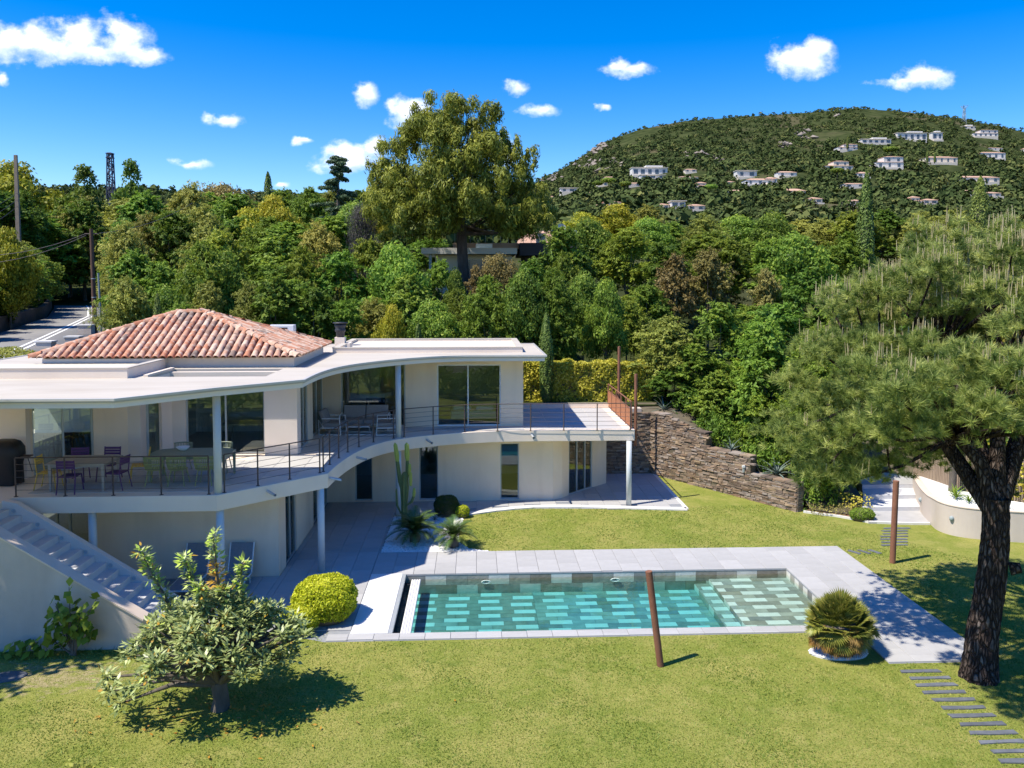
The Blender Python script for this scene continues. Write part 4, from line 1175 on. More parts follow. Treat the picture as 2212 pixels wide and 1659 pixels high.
# ---- outside stair on the left between two sloping walls
stair = MB(); stair.add([(-11.79, y, z) for y in (20.42, 20.62) for z in (0,)] , [])
xs0, zs0 = -11.78, 2.88
poly = [(-11.78, -0.02), (-11.78, 2.90), (-11.45, 2.84), (-7.55, 0.34), (-7.55, -0.02)]
def xz_prism(m, poly, y0, y1):
    n = len(poly)
    m.add([(x, y0, z) for x, z in poly] + [(x, y1, z) for x, z in poly], [tuple(range(n)), tuple(range(n, 2 * n))[::-1]] + [(i, n + i, n + (i + 1) % n, (i + 1) % n) for i in range(n)])
    return m
stair = xz_prism(MB(), poly, 20.42, 20.60).build('stair', M['render_lilac'], villa)
for k in range(14):
    x = -11.03 - 0.29 + k * 0.292; z = 2.36 + 0.172 - k * 0.1735
    if z < 0.05: break
    s_ = MB(); s_.box(x - 0.29, x + 0.012, 18.70, 20.42, max(z - 0.36, -0.02), z); s_.build('step', M['step_stone'], stair, bevel=0.008)
tl = MB(); tl.box(-11.78, -11.60, 18.70, 20.42, 2.3, 2.70); tl.build('step', M['step_stone'], stair)
for (x, z) in ((-11.5, 2.65), (-10.93, 2.30), (-10.35, 1.95), (-9.77, 1.59), (-9.17, 1.24), (-8.6, 0.9)):
    l_ = MB(); n = 12
    vs = [(x + r_ * math.cos(2 * math.pi * k / n), y_, z + r_ * math.sin(2 * math.pi * k / n)) for r_, y_ in ((0.05, 20.42), (0.05, 20.405), (0.032, 20.402), (0.028, 20.412)) for k in range(n)]
    l_.add(vs, [(i * n + k, i * n + (k + 1) % n, (i + 1) * n + (k + 1) % n, (i + 1) * n + k) for i in range(3) for k in range(n)] + [tuple(range(3 * n, 4 * n))], False)
    l_.build('step_light', M['aluminium'], stair)
gw = xz_prism(MB(), [(-16.5, -0.1), (-16.5, 3.15), (-11.45, 3.10), (-7.58, 0.66), (-7.58, -0.1)], 18.36, 18.68).build('garden_stair_wall', M['wall_beige'], villa)
cp = xz_prism(MB(), [(-16.5, 3.15), (-16.5, 3.19), (-11.44, 3.14), (-7.55, 0.69), (-7.55, 0.65), (-11.45, 3.10)], 18.33, 18.71).build('wall_coping', M['wall_cap'], gw)
# ================================================================== GARDEN WALLS
# ---- dry-laid schist wall: 300 nearest stones as parts, the rest joined
WA, WB = Vector((7.75, 34.72)), Vector((11.76, 28.65))
wd = (WB - WA); WLEN = wd.length; wd.normalize(); wn = Vector((wd.y, -wd.x))     # wn points to the lawn... towards the camera side
if wn.y > 0: wn = -wn
def wall_top(s):
    f = s / WLEN
    if f < 0.12: return 2.70
    if f < 0.42: return 2.74 - (f - 0.12) / 0.30 * 0.55
    if f < 0.72: return 1.66
    return 1.02
swall = thing('stone_wall', 'stepped dry-stone schist wall beside the lower lawn', 'wall', (WA.x, WA.y, 0))
core = MB()
cuts_ = [0, 0.12, 0.27, 0.42, 0.4201, 0.72, 0.7201, 1.0]
for a, b in zip(cuts_[:-1], cuts_[1:]):
    if b - a < 0.01: continue
    p = WA + wd * (a * WLEN); q = WA + wd * (b * WLEN)
    core.obox(p, q, 0.36, -0.1, 0, za=wall_top((a + 1e-4) * WLEN) - 0.03, zb=wall_top((b - 1e-4) * WLEN) - 0.03, off=0.0)
core.obox((5.4, 34.95), (7.85, 34.85), 0.3, -0.1, 2.66)
core.build('wall_core', M['soil'], swall)
stones = []
rw = random.Random(11)
z = 0.0
while z < 2.75:
    h = rw.uniform(0.045, 0.095)
    s = -2.3 + rw.uniform(-0.2, 0)
    while s < WLEN + 0.02:
        L_ = rw.uniform(0.12, 0.42)
        e = min(s + L_, WLEN + 0.03)
        mid = (s + e) / 2
        tp = 2.70 if mid < 0 else wall_top(max(mid, 0))
        if z + h * 0.6 < tp and e - s > 0.05:
            stones.append((s, e, z, min(z + h, tp)))
        s = e
    z += h
def stone_geo(s0, s1, z0, z1):
    """one rough block: jittered corners, face bulging unevenly"""
    if (s0 + s1) / 2 < 0:
        o = Vector((7.78, 34.70)); d = Vector((1, 0)); n = Vector((0, -1)); half = 0.0
    else:
        o = WA; d = wd; n = wn; half = 0.18
    j = lambda a: rw.uniform(-a, a)
    dep = half + rw.uniform(0.0, 0.05)
    g_ = 0.006
    vs = []
    for (s, zz) in ((s0 + g_, z0 + g_), (s1 - g_, z0 + g_), (s1 - g_, z1 - g_), (s0 + g_, z1 - g_)):
        p = o + d * (s + j(.008)) + n * (half - 0.10); vs.append((p.x, p.y, zz))
    for (s, zz) in ((s0 + g_, z0 + g_), (s1 - g_, z0 + g_), (s1 - g_, z1 - g_), (s0 + g_, z1 - g_)):
        p = o + d * (s + j(.015)) + n * (dep + j(.014)); vs.append((p.x, p.y, zz + j(.01)))
    return vs, [(4, 5, 6, 7), (0, 1, 5, 4), (1, 2, 6, 5), (2, 3, 7, 6), (3, 0, 4, 7)]
def _size(t): 
    q = WA + wd * max(t[0], 0); return -(t[1] - t[0]) * (t[3] - t[2]) / (q.y ** 2)
order = sorted(range(len(stones)), key=lambda i: _size(stones[i]))
rv, rf, rr_ = [], [], []
for n_, i in enumerate(order):
    vs, fs = stone_geo(*stones[i])
    if n_ < 290:
        m_ = MB(); m_.add(vs, [f for f in fs])
        m_.build('stone', M['schist'], swall)
    else:
        b = len(rv); rv += vs; rf += [tuple(k + b for k in f) for f in fs]; rr_ += [rw.random()] * len(fs)
tag(obj('small_stones', np_mesh('small_stones', rv, rf, M['schist'], rr_), swall), kind='stuff')
# flat cap stones and end face
for a, b in ((0.0, 0.06), (0.06, 0.12), (0.35, 0.42), (0.425, 0.50), (0.50, 0.575), (0.575, 0.65), (0.65, 0.72), (0.725, 0.79), (0.79, 0.86), (0.86, 0.93), (0.93, 1.005)):
    p = WA + wd * (a * WLEN); q = WA + wd * (b * WLEN); zt = wall_top(min(max((a + b) / 2, 0.001), 0.999) * WLEN)
    c_ = MB(); c_.obox(p + wd * .01, q - wd * .01, 0.44 + rw.uniform(-.03, .03), zt - 0.03, zt + 0.025 + rw.uniform(0, .01)); c_.build('cap_stone', M['schist'], swall)
for zt in np.arange(0.0, 0.98, 0.075):
    p = WB + wd * 0.02 + Vector((0, 0)); 
    c_ = MB(); c_.obox(p - wn * 0.17, p + wn * 0.17, 0.05 + rw.uniform(0, .03), zt + .006, zt + .069); c_.build('end_stone', M['schist'], swall)
wlamp = thing('wall_lamp', 'small white wall lamp on the stone wall', 'lamp', (10.48, 30.6, 1.15))
q = WA + wd * (0.68 * WLEN) + wn * 0.24
lm = MB(); lm.box(q.x - .05, q.x + .05, q.y - .06, q.y + .02, 1.22, 1.30); lm.build('lamp_head', M['lamp_white'], wlamp)
lm = MB(); lm.box(q.x - .035, q.x + .035, q.y - .045, q.y + .01, 1.03, 1.218); lm.build('lamp_body', M['aluminium'], wlamp)

# ---- curved planter on the right with white gravel
pcurve = [(17.05, 30.6), (16.6, 29.6), (16.15, 28.5), (15.80, 27.5), (15.62, 26.8), (15.50, 26.2), (15.62, 25.72), (15.95, 25.38), (16.5, 25.12), (17.5, 24.8), (19.0, 24.55), (22.0, 24.3), (27, 24.2)]
pc = smooth_poly(pcurve, 0, 12, 4)
plant = thing('curved_planter', 'curved pale rendered planter wall right of the garden steps', 'planter', (16, 25.5, 0))
nrm = []
for i in range(len(pc)):
    a = Vector(pc[max(i - 1, 0)]); b = Vector(pc[min(i + 1, len(pc) - 1)]); d = (b - a).normalized(); nrm.append(Vector((-d.y, d.x)))
def ztop(i):
    y = pc[i][1]
    x = pc[i][0]
    return float(np.interp(y, [24, 26.4, 27.2, 30.6], [0.97, 0.97, 0.9, 0.82]))
pw = MB(); vs = []
for i, p in enumerate(pc):
    p = Vector(p); q = p + nrm[i] * 0.2; t = ztop(i)
    vs += [(p.x, p.y, -0.05), (p.x, p.y, t), (q.x, q.y, t), (q.x, q.y, 0.3)]
pw.add(vs, [(i * 4 + k, i * 4 + k + 1, (i + 1) * 4 + k + 1, (i + 1) * 4 + k) for i in range(len(pc) - 1) for k in range(3)], False)
pw = pw.build('planter_wall', M['planter'], plant)
cpb = MB(); vs = []
for i, p in enumerate(pc):
    p = Vector(p); a = p - nrm[i] * 0.02; b = p + nrm[i] * 0.23; t = ztop(i)
    vs += [(a.x, a.y, t + .002), (a.x, a.y, t + .03), (b.x, b.y, t + .03), (b.x, b.y, t + .002)]
cpb.add(vs, [(i * 4 + k, i * 4 + (k + 1) % 4, (i + 1) * 4 + (k + 1) % 4, (i + 1) * 4 + k) for i in range(len(pc) - 1) for k in range(4)], False)
cpb.build('coping', M['wall_cap'], pw)
gp = MB(); inner = [(p[0] + n_.x * .19, p[1] + n_.y * .19) for p, n_ in zip(pc, nrm)]
gp.prism(inner + [(27, 25.0), (20.3, 25.3), (18.9, 26.0), (17.9, 27.1), (17.35, 28.2), (17.5, 30.6)], 0.3, 0.86); gp.build('gravel_bed', M['gravel_white'], plant)
for (x, y, z_) in ((15.66, 25.70, 0.55), (16.02, 28.2, 0.5)):
    wl2 = thing('bulkhead_lamp', 'grey bulkhead lamp on the planter wall facing the lawn' if x < 15.9 else 'grey bulkhead lamp on the planter wall beside the garden steps', 'lamp', (x, y, z_))
    b_ = MB(); b_.lathe([(0, -0.09), (0.06, -0.05), (0.075, 0.03), (0.05, 0.08), (0, 0.1)], (x - .02, y - .05, z_), 10); b_.build('lamp_body', M['pole_metal'], wl2)

# ---- garden steps and path between the bank and the planter
steps = thing('garden_steps', None, None, kind='structure')
fL = [(13.55, 27.05), (13.95, 28.35), (14.50, 29.4), (14.95, 30.4), (17.0, 36.2)]
fR = [(15.62, 26.85), (16.18, 28.35), (16.72, 29.4), (17.15, 30.4), (19.2, 36.2)]
zs_ = [0.05, 0.20, 0.35, 0.50]
for i in range(4):
    s_ = MB(); a, b, c, d = fL[i], fR[i], fR[i + 1], fL[i + 1]
    z1_ = zs_[i] if i < 3 else 0.50
    s_.prism([a, b, c, d], -0.1, z1_); s_.build('step', M['step_stone' if i else 'paving'], steps)
# ramped end of the path
rp = MB(); rp.add([(fL[3][0], fL[3][1], .505), (fR[3][0], fR[3][1], .505), (19.6, 37.5, 0.95), (16.9, 37.5, 0.95), (18.5, 46, 2.0), (23.5, 46, 2.0)], [(0, 1, 2, 3), (3, 2, 5, 4)]); rp.build('path', M['paving'], steps)
# pale edging along the planted bed
pts_ = [(11.85, 28.48), (12.3, 28.2), (12.8, 27.9), (13.25, 27.5), (13.6, 27.12), (14.3, 26.98), (15.0, 26.88), (15.6, 26.84)]
for a, b in zip(pts_[:-1], pts_[1:]):
    e_ = MB(); e_.obox(a, b, 0.10, -0.03, 0.07); e_.build('edging_stone', M['kerb_white'], steps)
mb_ = MB(); mb_.prism([(11.9, 28.45), (12.4, 28.15), (13.3, 27.5), (13.6, 27.2), (13.95, 28.3), (12.6, 28.9), (12.0, 28.9)], -0.02, 0.05); tag(mb_.build('mulch_bed', M['mulch']), kind='structure')

ORDN = ['first', 'second', 'third', 'fourth', 'fifth', 'sixth', 'seventh', 'eighth', 'ninth', 'tenth', 'eleventh', 'twelfth', 'thirteenth', 'fourteenth', 'fifteenth', 'sixteenth', 'seventeenth', 'eighteenth', 'nineteenth', 'twentieth', 'twenty-first', 'twenty-second', 'twenty-third', 'twenty-fourth']
# ---- slate treads in the lawn
def tread(x, y, w, d, rz, lab, grp):
    t_ = MB(); j = lambda a: rs.uniform(-a, a)
    poly = [(-w / 2 + j(.03), -d / 2 + j(.012)), (0 + j(.1), -d / 2 + j(.02)), (w / 2 + j(.03), -d / 2 + j(.012)), (w / 2 + j(.03), d / 2 + j(.012)), (j(.1), d / 2 + j(.02)), (-w / 2 + j(.03), d / 2 + j(.012))]
    c, s = math.cos(rz), math.sin(rz)
    t_.prism([(x + a * c - b * s, y + a * s + b * c) for a, b in poly], -0.02, 0.022)
    return tag(t_.build('stepping_stone', M['slate']), lab, 'stepping stone', grp)
for k in range(13):
    y = 16.52 - 0.297 * k
    tread(9.5 + rs.uniform(-.03, .03), y, 0.86, 0.115, rs.uniform(-.02, .02), 'long dark slate tread below the pine trunk, %s from the pool deck' % ORDN[k], 'slate treads below the pine')
for k in range(7):
    t = k / 6
    tread(14.22 - 1.0 * t + rs.uniform(-.03, .03), 26.45 - 1.72 * t, 0.88, 0.10, rs.uniform(-.03, .03), 'narrow slate tread in the far lawn, %s from the garden steps' % ORDN[k], 'slate treads below the garden steps')
for x, l_ in ((11.66, 'leftmost of three short slanted slates beside the deck corner'), (11.98, 'middle of three short slanted slates beside the deck corner'), (12.31, 'rightmost of three short slanted slates beside the deck corner')):
    tread(x, 24.13, 0.42, 0.12, -1.05, l_, 'slanted slates by the deck')

# ---- rusty poles
def pole(x, y, z0, x2, y2, z1, r, label):
    p_ = MB(); p_.tube([(x, y, z0), (x2, y2, z1)], r, 16)
    return tag(p_.build('rusty_pole', M['rust']), label, 'pole', 'rusty steel poles')
pole(4.0, 17.02, -0.1, 3.71, 17.02, 2.10, 0.075, 'leaning rusty steel pole on the near lawn in front of the pool')
pole(12.35, 23.15, -0.1, 12.40, 23.15, 2.47, 0.085, 'rusty steel pole on the lawn right of the pool deck')
pole(5.98, 29.95, 2.2, 5.98, 29.95, 4.91, 0.06, 'rusty steel pole at the front corner of the upper terrace')
pole(5.98, 33.6, 2.2, 5.99, 33.6, 5.66, 0.06, 'taller rusty steel pole at the back of the terrace side railing')

# ---- inspection cover and a flat stone in the worn grass
mh = MB(); mh.lathe([(0, 0.03), (0.40, 0.03), (0.44, 0.02), (0.44, -0.02)], (0, 0, 0), 24)
o = mh.build('inspection_cover', M['slate']); o.location = (-9.95, 17.12, 0.0); o.scale = (1, 0.55, 1); o.rotation_euler = (0, 0, 0.25)
tag(o, 'dark oval inspection cover in the worn grass at left', 'manhole cover')

# ---- white pebble beds
def pebbles(name, poly, n, r0, r1, seed, z0=0.0):
    rg = np.random.default_rng(seed)
    P = np.array(poly); lo, hi = P.min(0), P.max(0)
    pts = []
    def inside(p):
        c = False; j = len(P) - 1
        for i in range(len(P)):
            if (P[i][1] > p[1]) != (P[j][1] > p[1]) and p[0] < (P[j][0] - P[i][0]) * (p[1] - P[i][1]) / (P[j][1] - P[i][1]) + P[i][0]: c = not c
            j = i
        return c
    while len(pts) < n:
        p = lo + rg.random(2) * (hi - lo)
        if inside(p): pts.append(p)
    pts = np.array(pts)
    oc = np.array([(1, 0, 0), (0, 1, 0), (-1, 0, 0), (0, -1, 0), (0, 0, 1)], float)
    of = np.array([(0, 1, 4), (1, 2, 4), (2, 3, 4), (3, 0, 4)])
    r_ = rg.uniform(r0, r1, n)
    sc_ = np.stack([r_ * rg.uniform(.8, 1.3, n), r_ * rg.uniform(.8, 1.3, n), r_ * .7], -1)
    V = oc[None] * sc_[:, None]
    a = rg.uniform(0, 6.28, n); ca, sa = np.cos(a)[:, None], np.sin(a)[:, None]
    V = np.stack([V[..., 0] * ca - V[..., 1] * sa, V[..., 0] * sa + V[..., 1] * ca, V[..., 2]], -1)
    V[..., 0] += pts[:, None, 0]; V[..., 1] += pts[:, None, 1]; V[..., 2] += z0
    Fc = of[None] + (np.arange(n) * 5)[:, None, None]
    o = obj(name, np_mesh(name, V.reshape(-1, 3), Fc.reshape(-1, 3), M['pebble']))
    return o
bed_poly = [(-2.93, 24.76), (-1.9, 24.74), (0.40, 24.72), (-0.25, 25.0), (-0.55, 25.6), (-0.6, 26.8), (-0.45, 28.2), (-0.9, 28.9), (-2.93, 28.75)]
pb = MB(); pb.prism(bed_poly, -0.02, 0.012); tag(pb.build('gravel_base', M['gravel_white']), kind='structure')
tag(pebbles('white_pebbles', bed_poly, 3800, 0.022, 0.045, 5, 0.012), 'white pebbles round the cycads and cactus', 'gravel', kind='stuff')
palm_poly = [(8.12 + 0.66 * math.cos(t) * (1 + .05 * math.sin(3 * t)), 17.42 + 0.34 * math.sin(t)) for t in np.linspace(0, 6.28, 22)[:-1]]
pb = MB(); pb.prism(palm_poly, -0.02, 0.042); tag(pb.build('gravel_base', M['gravel_white']), kind='structure')
tag(pebbles('white_pebbles', palm_poly, 900, 0.02, 0.04, 6, 0.04), 'white pebbles ringed round the fan palm', 'gravel', kind='stuff')
tag(pebbles('white_pebbles', [(15.8, 26.2), (16.1, 25.7), (16.7, 25.4), (19, 24.85), (21, 24.7), (20.3, 25.2), (18.8, 25.9), (17.8, 27.0), (17.2, 28.2), (16.4, 28.2)], 1800, 0.025, 0.05, 8, 0.86), 'white pebbles filling the curved planter', 'gravel', kind='stuff')

# ================================================================== FURNITURE
def chair(loc, rz, mat, label, group):
    """slatted metal garden chair, seat facing +y"""
    t = local_thing('garden_chair', loc, rz); tag(t, label, 'chair', group)
    s_ = MB()
    for k in range(5): s_.box(-0.21, 0.21, -0.20 + k * 0.083, -0.13 + k * 0.083, 0.435, 0.452)
    s_.build('seat', M[mat], t)
    b_ = MB()
    for k in range(3): 
        z = 0.66 + k * 0.075; y = -0.235 - k * 0.012
        b_.box(-0.22, 0.22, y - .01, y + .01, z, z + 0.062)
    b_.build('backrest', M[mat], t)
    for sx in (-1, 1):
        l_ = MB(); l_.tube([(sx * .20, 0.20, 0.43), (sx * .225, 0.25, 0.0)], 0.017, 6); l_.build('leg', M[mat], t)
        l_ = MB(); l_.tube([(sx * .225, -0.30, 0.0), (sx * .215, -0.21, 0.43), (sx * .215, -0.27, 0.88)], 0.017, 6); l_.build('leg', M[mat], t)
    f_ = MB(); f_.tube([(-.2, .2, .43), (.2, .2, .43), (.215, -.21, .43), (-.215, -.21, .43), (-.2, .2, .43)], 0.011, 6, cap=False); f_.build('seat_frame', M[mat], t)
    return t
def table(loc, rz, L_, W_, H_, mat, label, round_=False):
    t = local_thing('garden_table', loc, rz); tag(t, label, 'table')
    tp = MB()
    n = 6
    if round_:
        pl_ = [(L_ / 2 * math.copysign(abs(math.cos(a)) ** .6, math.cos(a)), W_ / 2 * math.copysign(abs(math.sin(a)) ** .6, math.sin(a))) for a in np.linspace(0, 2 * math.pi, 29)[:-1]]
        tp.prism(pl_, H_ - .03, H_)
    else:
        for k in range(n): tp.box(-L_ / 2, L_ / 2, -W_ / 2 + k * W_ / n + .004, -W_ / 2 + (k + 1) * W_ / n - .004, H_ - .03, H_)
    tp.build('tabletop', M[mat], t)
    ap = MB()
    for s in (-1, 1):
        ap.box(-L_ / 2 + .08, L_ / 2 - .08, s * (W_ / 2 - .09) - .012, s * (W_ / 2 - .09) + .012, H_ - .11, H_ - .031)
        ap.box(s * (L_ / 2 - .09) - .012, s * (L_ / 2 - .09) + .012, -W_ / 2 + .11, W_ / 2 - .11, H_ - .11, H_ - .031)
    ap.build('apron', M[mat], t)
    for sx in (-1, 1):
        for sy in (-1, 1):
            l_ = MB(); x, y = sx * (L_ / 2 - .10), sy * (W_ / 2 - .10)
            l_.add([(x + a, y + b, 0) for a, b in ((-.025, -.025), (.025, -.025), (.025, .025), (-.025, .025))] + [(x + a, y + b, H_ - .031) for a, b in ((-.04, -.04), (.04, -.04), (.04, .04), (-.04, .04))],
                   [(0, 3, 2, 1), (4, 5, 6, 7), (0, 1, 5, 4), (1, 2, 6, 5), (2, 3, 7, 6), (3, 0, 4, 7)]); l_.build('leg', M[mat], t)
    return t
ZF = ZT + 0.014
table((-10.42, 21.85, ZF), 0, 1.55, 1.10, 0.74, 'wood_table', 'grey wooden dining table between yellow and purple chairs on the terrace')
GC = 'dining chairs on the terrace'
chair((-11.30, 21.75, ZF), -1.5, 'paint_yellow', 'yellow slatted chair at the left end of the wooden terrace table', GC)
chair((-10.55, 21.32, ZF), 0.05, 'paint_purple', 'purple slatted chair nearest the railing at the wooden table', GC)
chair((-9.52, 21.65, ZF), 1.45, 'paint_purple', 'purple slatted chair at the right end of the wooden table', GC)
chair((-9.25, 22.5, ZF), 1.9, 'paint_yellow', 'yellow slatted chair standing behind the right end of the wooden table', GC)
chair((-10.15, 22.62, ZF), 3.1, 'paint_purple', 'purple slatted chair on the house side of the wooden table, right', GC)
chair((-10.95, 22.55, ZF), 3.3, 'paint_purple', 'purple slatted chair on the house side of the wooden table, left', GC)
table((-7.90, 22.75, ZF), 0.0, 2.2, 1.15, 0.73, 'paint_olive', 'olive green rounded dining table on the terrace', round_=True)
G2 = 'wire chairs round the olive table'
def wire_chair(loc, rz, mat, label):
    t = local_thing('wire_chair', loc, rz); tag(t, label, 'chair', G2)
    b_ = MB()
    for k in range(15):
        a = -1.15 + k * 2.3 / 14; x = 0.27 * math.sin(a); y = -0.05 - 0.22 * math.cos(a)
        b_.tube([(x * .9, y, 0.44), (x, y - .03, 0.60), (x * 1.02, y - .05, 0.79)], 0.012, 5, cap=False)
    for z, k_ in ((0.79, 1.02), (0.615, 1.0)):
        b_.tube([(0.27 * k_ * math.sin(a), -0.09 - 0.22 * math.cos(a), z) for a in np.linspace(-1.2, 1.2, 11)], 0.02, 6)
    b_.build('backrest', M[mat], t)
    s_ = MB(); s_.lathe([(0, 0.45), (0.22, 0.45), (0.24, 0.44), (0.22, 0.425), (0, 0.425)], (0, 0, 0), 18); s_.build('seat', M[mat], t)
    for sx in (-1, 1):
        for sy in (-1, 1):
            l_ = MB(); l_.tube([(sx * .15, sy * .15, .43), (sx * .22, sy * .22, 0)], 0.015, 6); l_.build('leg', M[mat], t)
    return t
wire_chair((-8.62, 22.0, ZF), 0.0, 'paint_green', 'green wire chair nearest the purple chairs at the olive table')
wire_chair((-8.02, 22.0, ZF), 0.0, 'paint_green', 'middle of three green wire chairs on the railing side of the olive table')
wire_chair((-7.30, 22.0, ZF), 0.0, 'paint_green', 'green wire chair nearest the terrace column at the olive table')
wire_chair((-8.5, 23.55, ZF), 3.14, 'paint_olive', 'dull olive wire chair on the house side of the olive table, left')
wire_chair((-7.35, 23.55, ZF), 3.14, 'paint_olive', 'dull olive wire chair on the house side of the olive table, right')
bw = local_thing('serving_bowl', (-8.25, 23.0, ZF + .73)); tag(bw, 'white bowl on the olive terrace table', 'bowl')
b_ = MB(); b_.lathe([(0, 0.0), (0.09, 0.0), (0.19, 0.10), (0.175, 0.10), (0.08, 0.02), (0, 0.02)], (0, 0, 0), 18); b_.build('bowl', M['bowl_white'], bw)
# covered barbecue
bq = thing('barbecue', 'black covered barbecue at the left end of the terrace', 'barbecue', (-12.75, 22.3, ZF))
b_ = MB()
lev = [(0.0, 0.40, 0.30), (0.55, 0.42, 0.31), (0.78, 0.47, 0.34), (0.98, 0.44, 0.33), (1.14, 0.34, 0.27), (1.20, 0.22, 0.18)]
n = 20; vs = []
for (z, a, b) in lev:
    for k in range(n):
        t = 2 * math.pi * k / n; f = 1 + 0.05 * math.sin(5 * t + z * 4)
        vs.append((-12.75 + a * f * math.copysign(abs(math.cos(t)) ** .5, math.cos(t)), 22.3 + b * f * math.copysign(abs(math.sin(t)) ** .5, math.sin(t)), ZF + z))
b_.add(vs, [(i * n + k, i * n + (k + 1) % n, (i + 1) * n + (k + 1) % n, (i + 1) * n + k) for i in range(len(lev) - 1) for k in range(n)] + [tuple(range((len(lev) - 1) * n, len(lev) * n))], True)
b_.build('cover', M['black_cover'], bq)
b_ = MB(); b_.box(-12.35, -12.05, 22.18, 22.42, ZF + .74, ZF + .77); b_.tube([(-12.15, 22.3, ZF + .74), (-11.98, 22.2, ZF + .35)], 0.012, 6); b_.build('side_shelf', M['iron_dark'], bq)

# lounge set on the terrace
def rbox(m, x0, x1, y0, y1, z0, z1): m.box(x0, x1, y0, y1, z0, z1)
def lounge(loc, rz, W_, D_, label, seats):
    t = local_thing('lounge_seat', loc, rz); tag(t, label, 'sofa' if seats > 1 else 'armchair', 'lounge set on the terrace')
    for s in (-1, 1):
        f_ = MB(); x = s * (W_ / 2)
        f_.tube([(x, D_ / 2, 0.015), (x, D_ / 2 - .04, 0.60), (x, -D_ / 2 + .10, 0.60)], 0.022, 6); f_.tube([(x, D_ / 2, 0.015), (x, -D_ / 2, 0.015), (x, -D_ / 2 - .02, 0.55), (x, -D_ / 2 + .18, 0.25), (x, D_ / 2 - .02, 0.27)], 0.022, 6)
        f_.build('arm_frame', M['white_metal'], t)
    b_ = MB(); b_.box(-W_ / 2, W_ / 2, -D_ / 2 + .05, D_ / 2 - .04, 0.24, 0.28); b_.build('seat_frame', M['white_metal'], t)
    w = (W_ - .08) / seats
    for k in range(seats):
        a = -W_ / 2 + .04 + k * w
        c_ = MB(); c_.box(a + .005, a + w - .005, -D_ / 2 + .12, D_ / 2 - .01, 0.285, 0.43); c_.build('seat_cushion', M['cushion'], t, bevel=0.035)
        c_ = MB(); c_.add([(a + .01, -D_ / 2 + .10, .435), (a + w - .01, -D_ / 2 + .10, .435), (a + w - .01, -D_ / 2 + .27, .435), (a + .01, -D_ / 2 + .27, .435),
                           (a + .01, -D_ / 2 - .06, .86), (a + w - .01, -D_ / 2 - .06, .86), (a + w - .01, -D_ / 2 + .08, .88), (a + .01, -D_ / 2 + .08, .88)],
                          [(0, 3, 2, 1), (4, 5, 6, 7), (0, 1, 5, 4), (1, 2, 6, 5), (2, 3, 7, 6), (3, 0, 4, 7)]); c_.build('back_cushion', M['cushion'], t, bevel=0.03)
    return t
lounge((-4.12, 30.05, ZF), math.pi, 1.75, 0.80, 'two-seat sofa with grey cushions and white frame by the glass doors', 2)
lounge((-5.18, 29.35, ZF), -math.pi / 2 - 0.1, 0.80, 0.78, 'white-framed armchair with grey cushions left of the terrace coffee table', 1)
lounge((-3.22, 29.30, ZF), math.pi / 2 + 0.12, 0.80, 0.78, 'white-framed armchair with grey cushions next to the terrace column', 1)
ct = local_thing('coffee_table', (-4.22, 29.2, ZF)); tag(ct, 'low white coffee table in front of the terrace sofa', 'table')
c_ = MB(); c_.box(-.42, .42, -.28, .28, .30, .335); c_.build('tabletop', M['cushion'], ct, bevel=.005)
for s in (-1, 1):
    c_ = MB(); c_.tube([(-.40, s * .27, .30), (-.46, s * .27, .02), (.46, s * .27, .02), (.40, s * .27, .30), (-.40, s * .27, .30)], 0.02, 6, cap=False); c_.build('leg_frame', M['white_metal'], ct)
# sun loungers under the terrace
def lounger(loc, label):
    t = local_thing('sun_lounger', loc, 0); tag(t, label, 'sun lounger', 'sun loungers under the terrace')
    f_ = MB()
    for s in (-1, 1): f_.tube([(s * .32, -1.3, .26), (s * .32, 0.0, .26), (s * .32, 0.32, 1.02)], 0.022, 6)
    f_.tube([(-.32, -1.3, .26), (.32, -1.3, .26)], .022, 6); f_.build('frame', M['white_metal'], t)
    s_ = MB(); s_.box(-.31, .31, -1.28, 0.0, .265, .285); s_.build('seat', M['lounger_grey'], t)
    s_ = MB(); s_.add([(-.31, 0.0, .27), (.31, 0.0, .27), (.31, .31, 1.02), (-.31, .31, 1.02), (-.31, .02, .262), (.31, .02, .262), (.31, .33, 1.012), (-.31, .33, 1.012)], [(0, 1, 2, 3), (7, 6, 5, 4), (0, 4, 5, 1), (1, 5, 6, 2), (2, 6, 7, 3), (3, 7, 4, 0)]); s_.build('backrest', M['lounger_grey'], t)
    for sx in (-1, 1):
        for y in (-1.2, -0.1):
            l_ = MB(); l_.tube([(sx * .30, y, .26), (sx * .30, y, 0)], .018, 6); l_.build('leg', M['white_metal'], t)
lounger((-6.55, 22.35, Z0 + .03), 'grey sun lounger with raised back right of the ground-floor column')
lounger((-7.75, 22.35, Z0 + .03), 'grey sun lounger with raised back hidden behind the loquat tree')

# things seen through the glass
bed = local_thing('bed', (-0.1, 32.6, ZT + .012)); tag(bed, 'double bed with white pillows behind the right upstairs window', 'bed')
b_ = MB(); b_.box(-.9, .9, -1, 1, .1, .42); b_.build('mattress', M['interior_white'], bed, bevel=.05)
for s in (-1, 1):
    b_ = MB(); b_.box(s * .45 - .36, s * .45 + .36, -.95, -.5, .43, .60); b_.build('pillow', M['bowl_white'], bed, bevel=.07)
dn = local_thing('dining_table', (-7.6, 27.6, ZT + .012)); tag(dn, 'pale dining table inside behind the sliding doors', 'table')
b_ = MB(); b_.box(-.9, .9, -.45, .45, .70, .74); b_.build('tabletop', M['wood_table'], dn)
for sx in (-1, 1):
    for sy in (-1, 1):
        b_ = MB(); b_.tube([(sx * .7, sy * .35, .70), (sx * .8, sy * .4, 0)], .025, 6); b_.build('leg', M['wood_table'], dn)
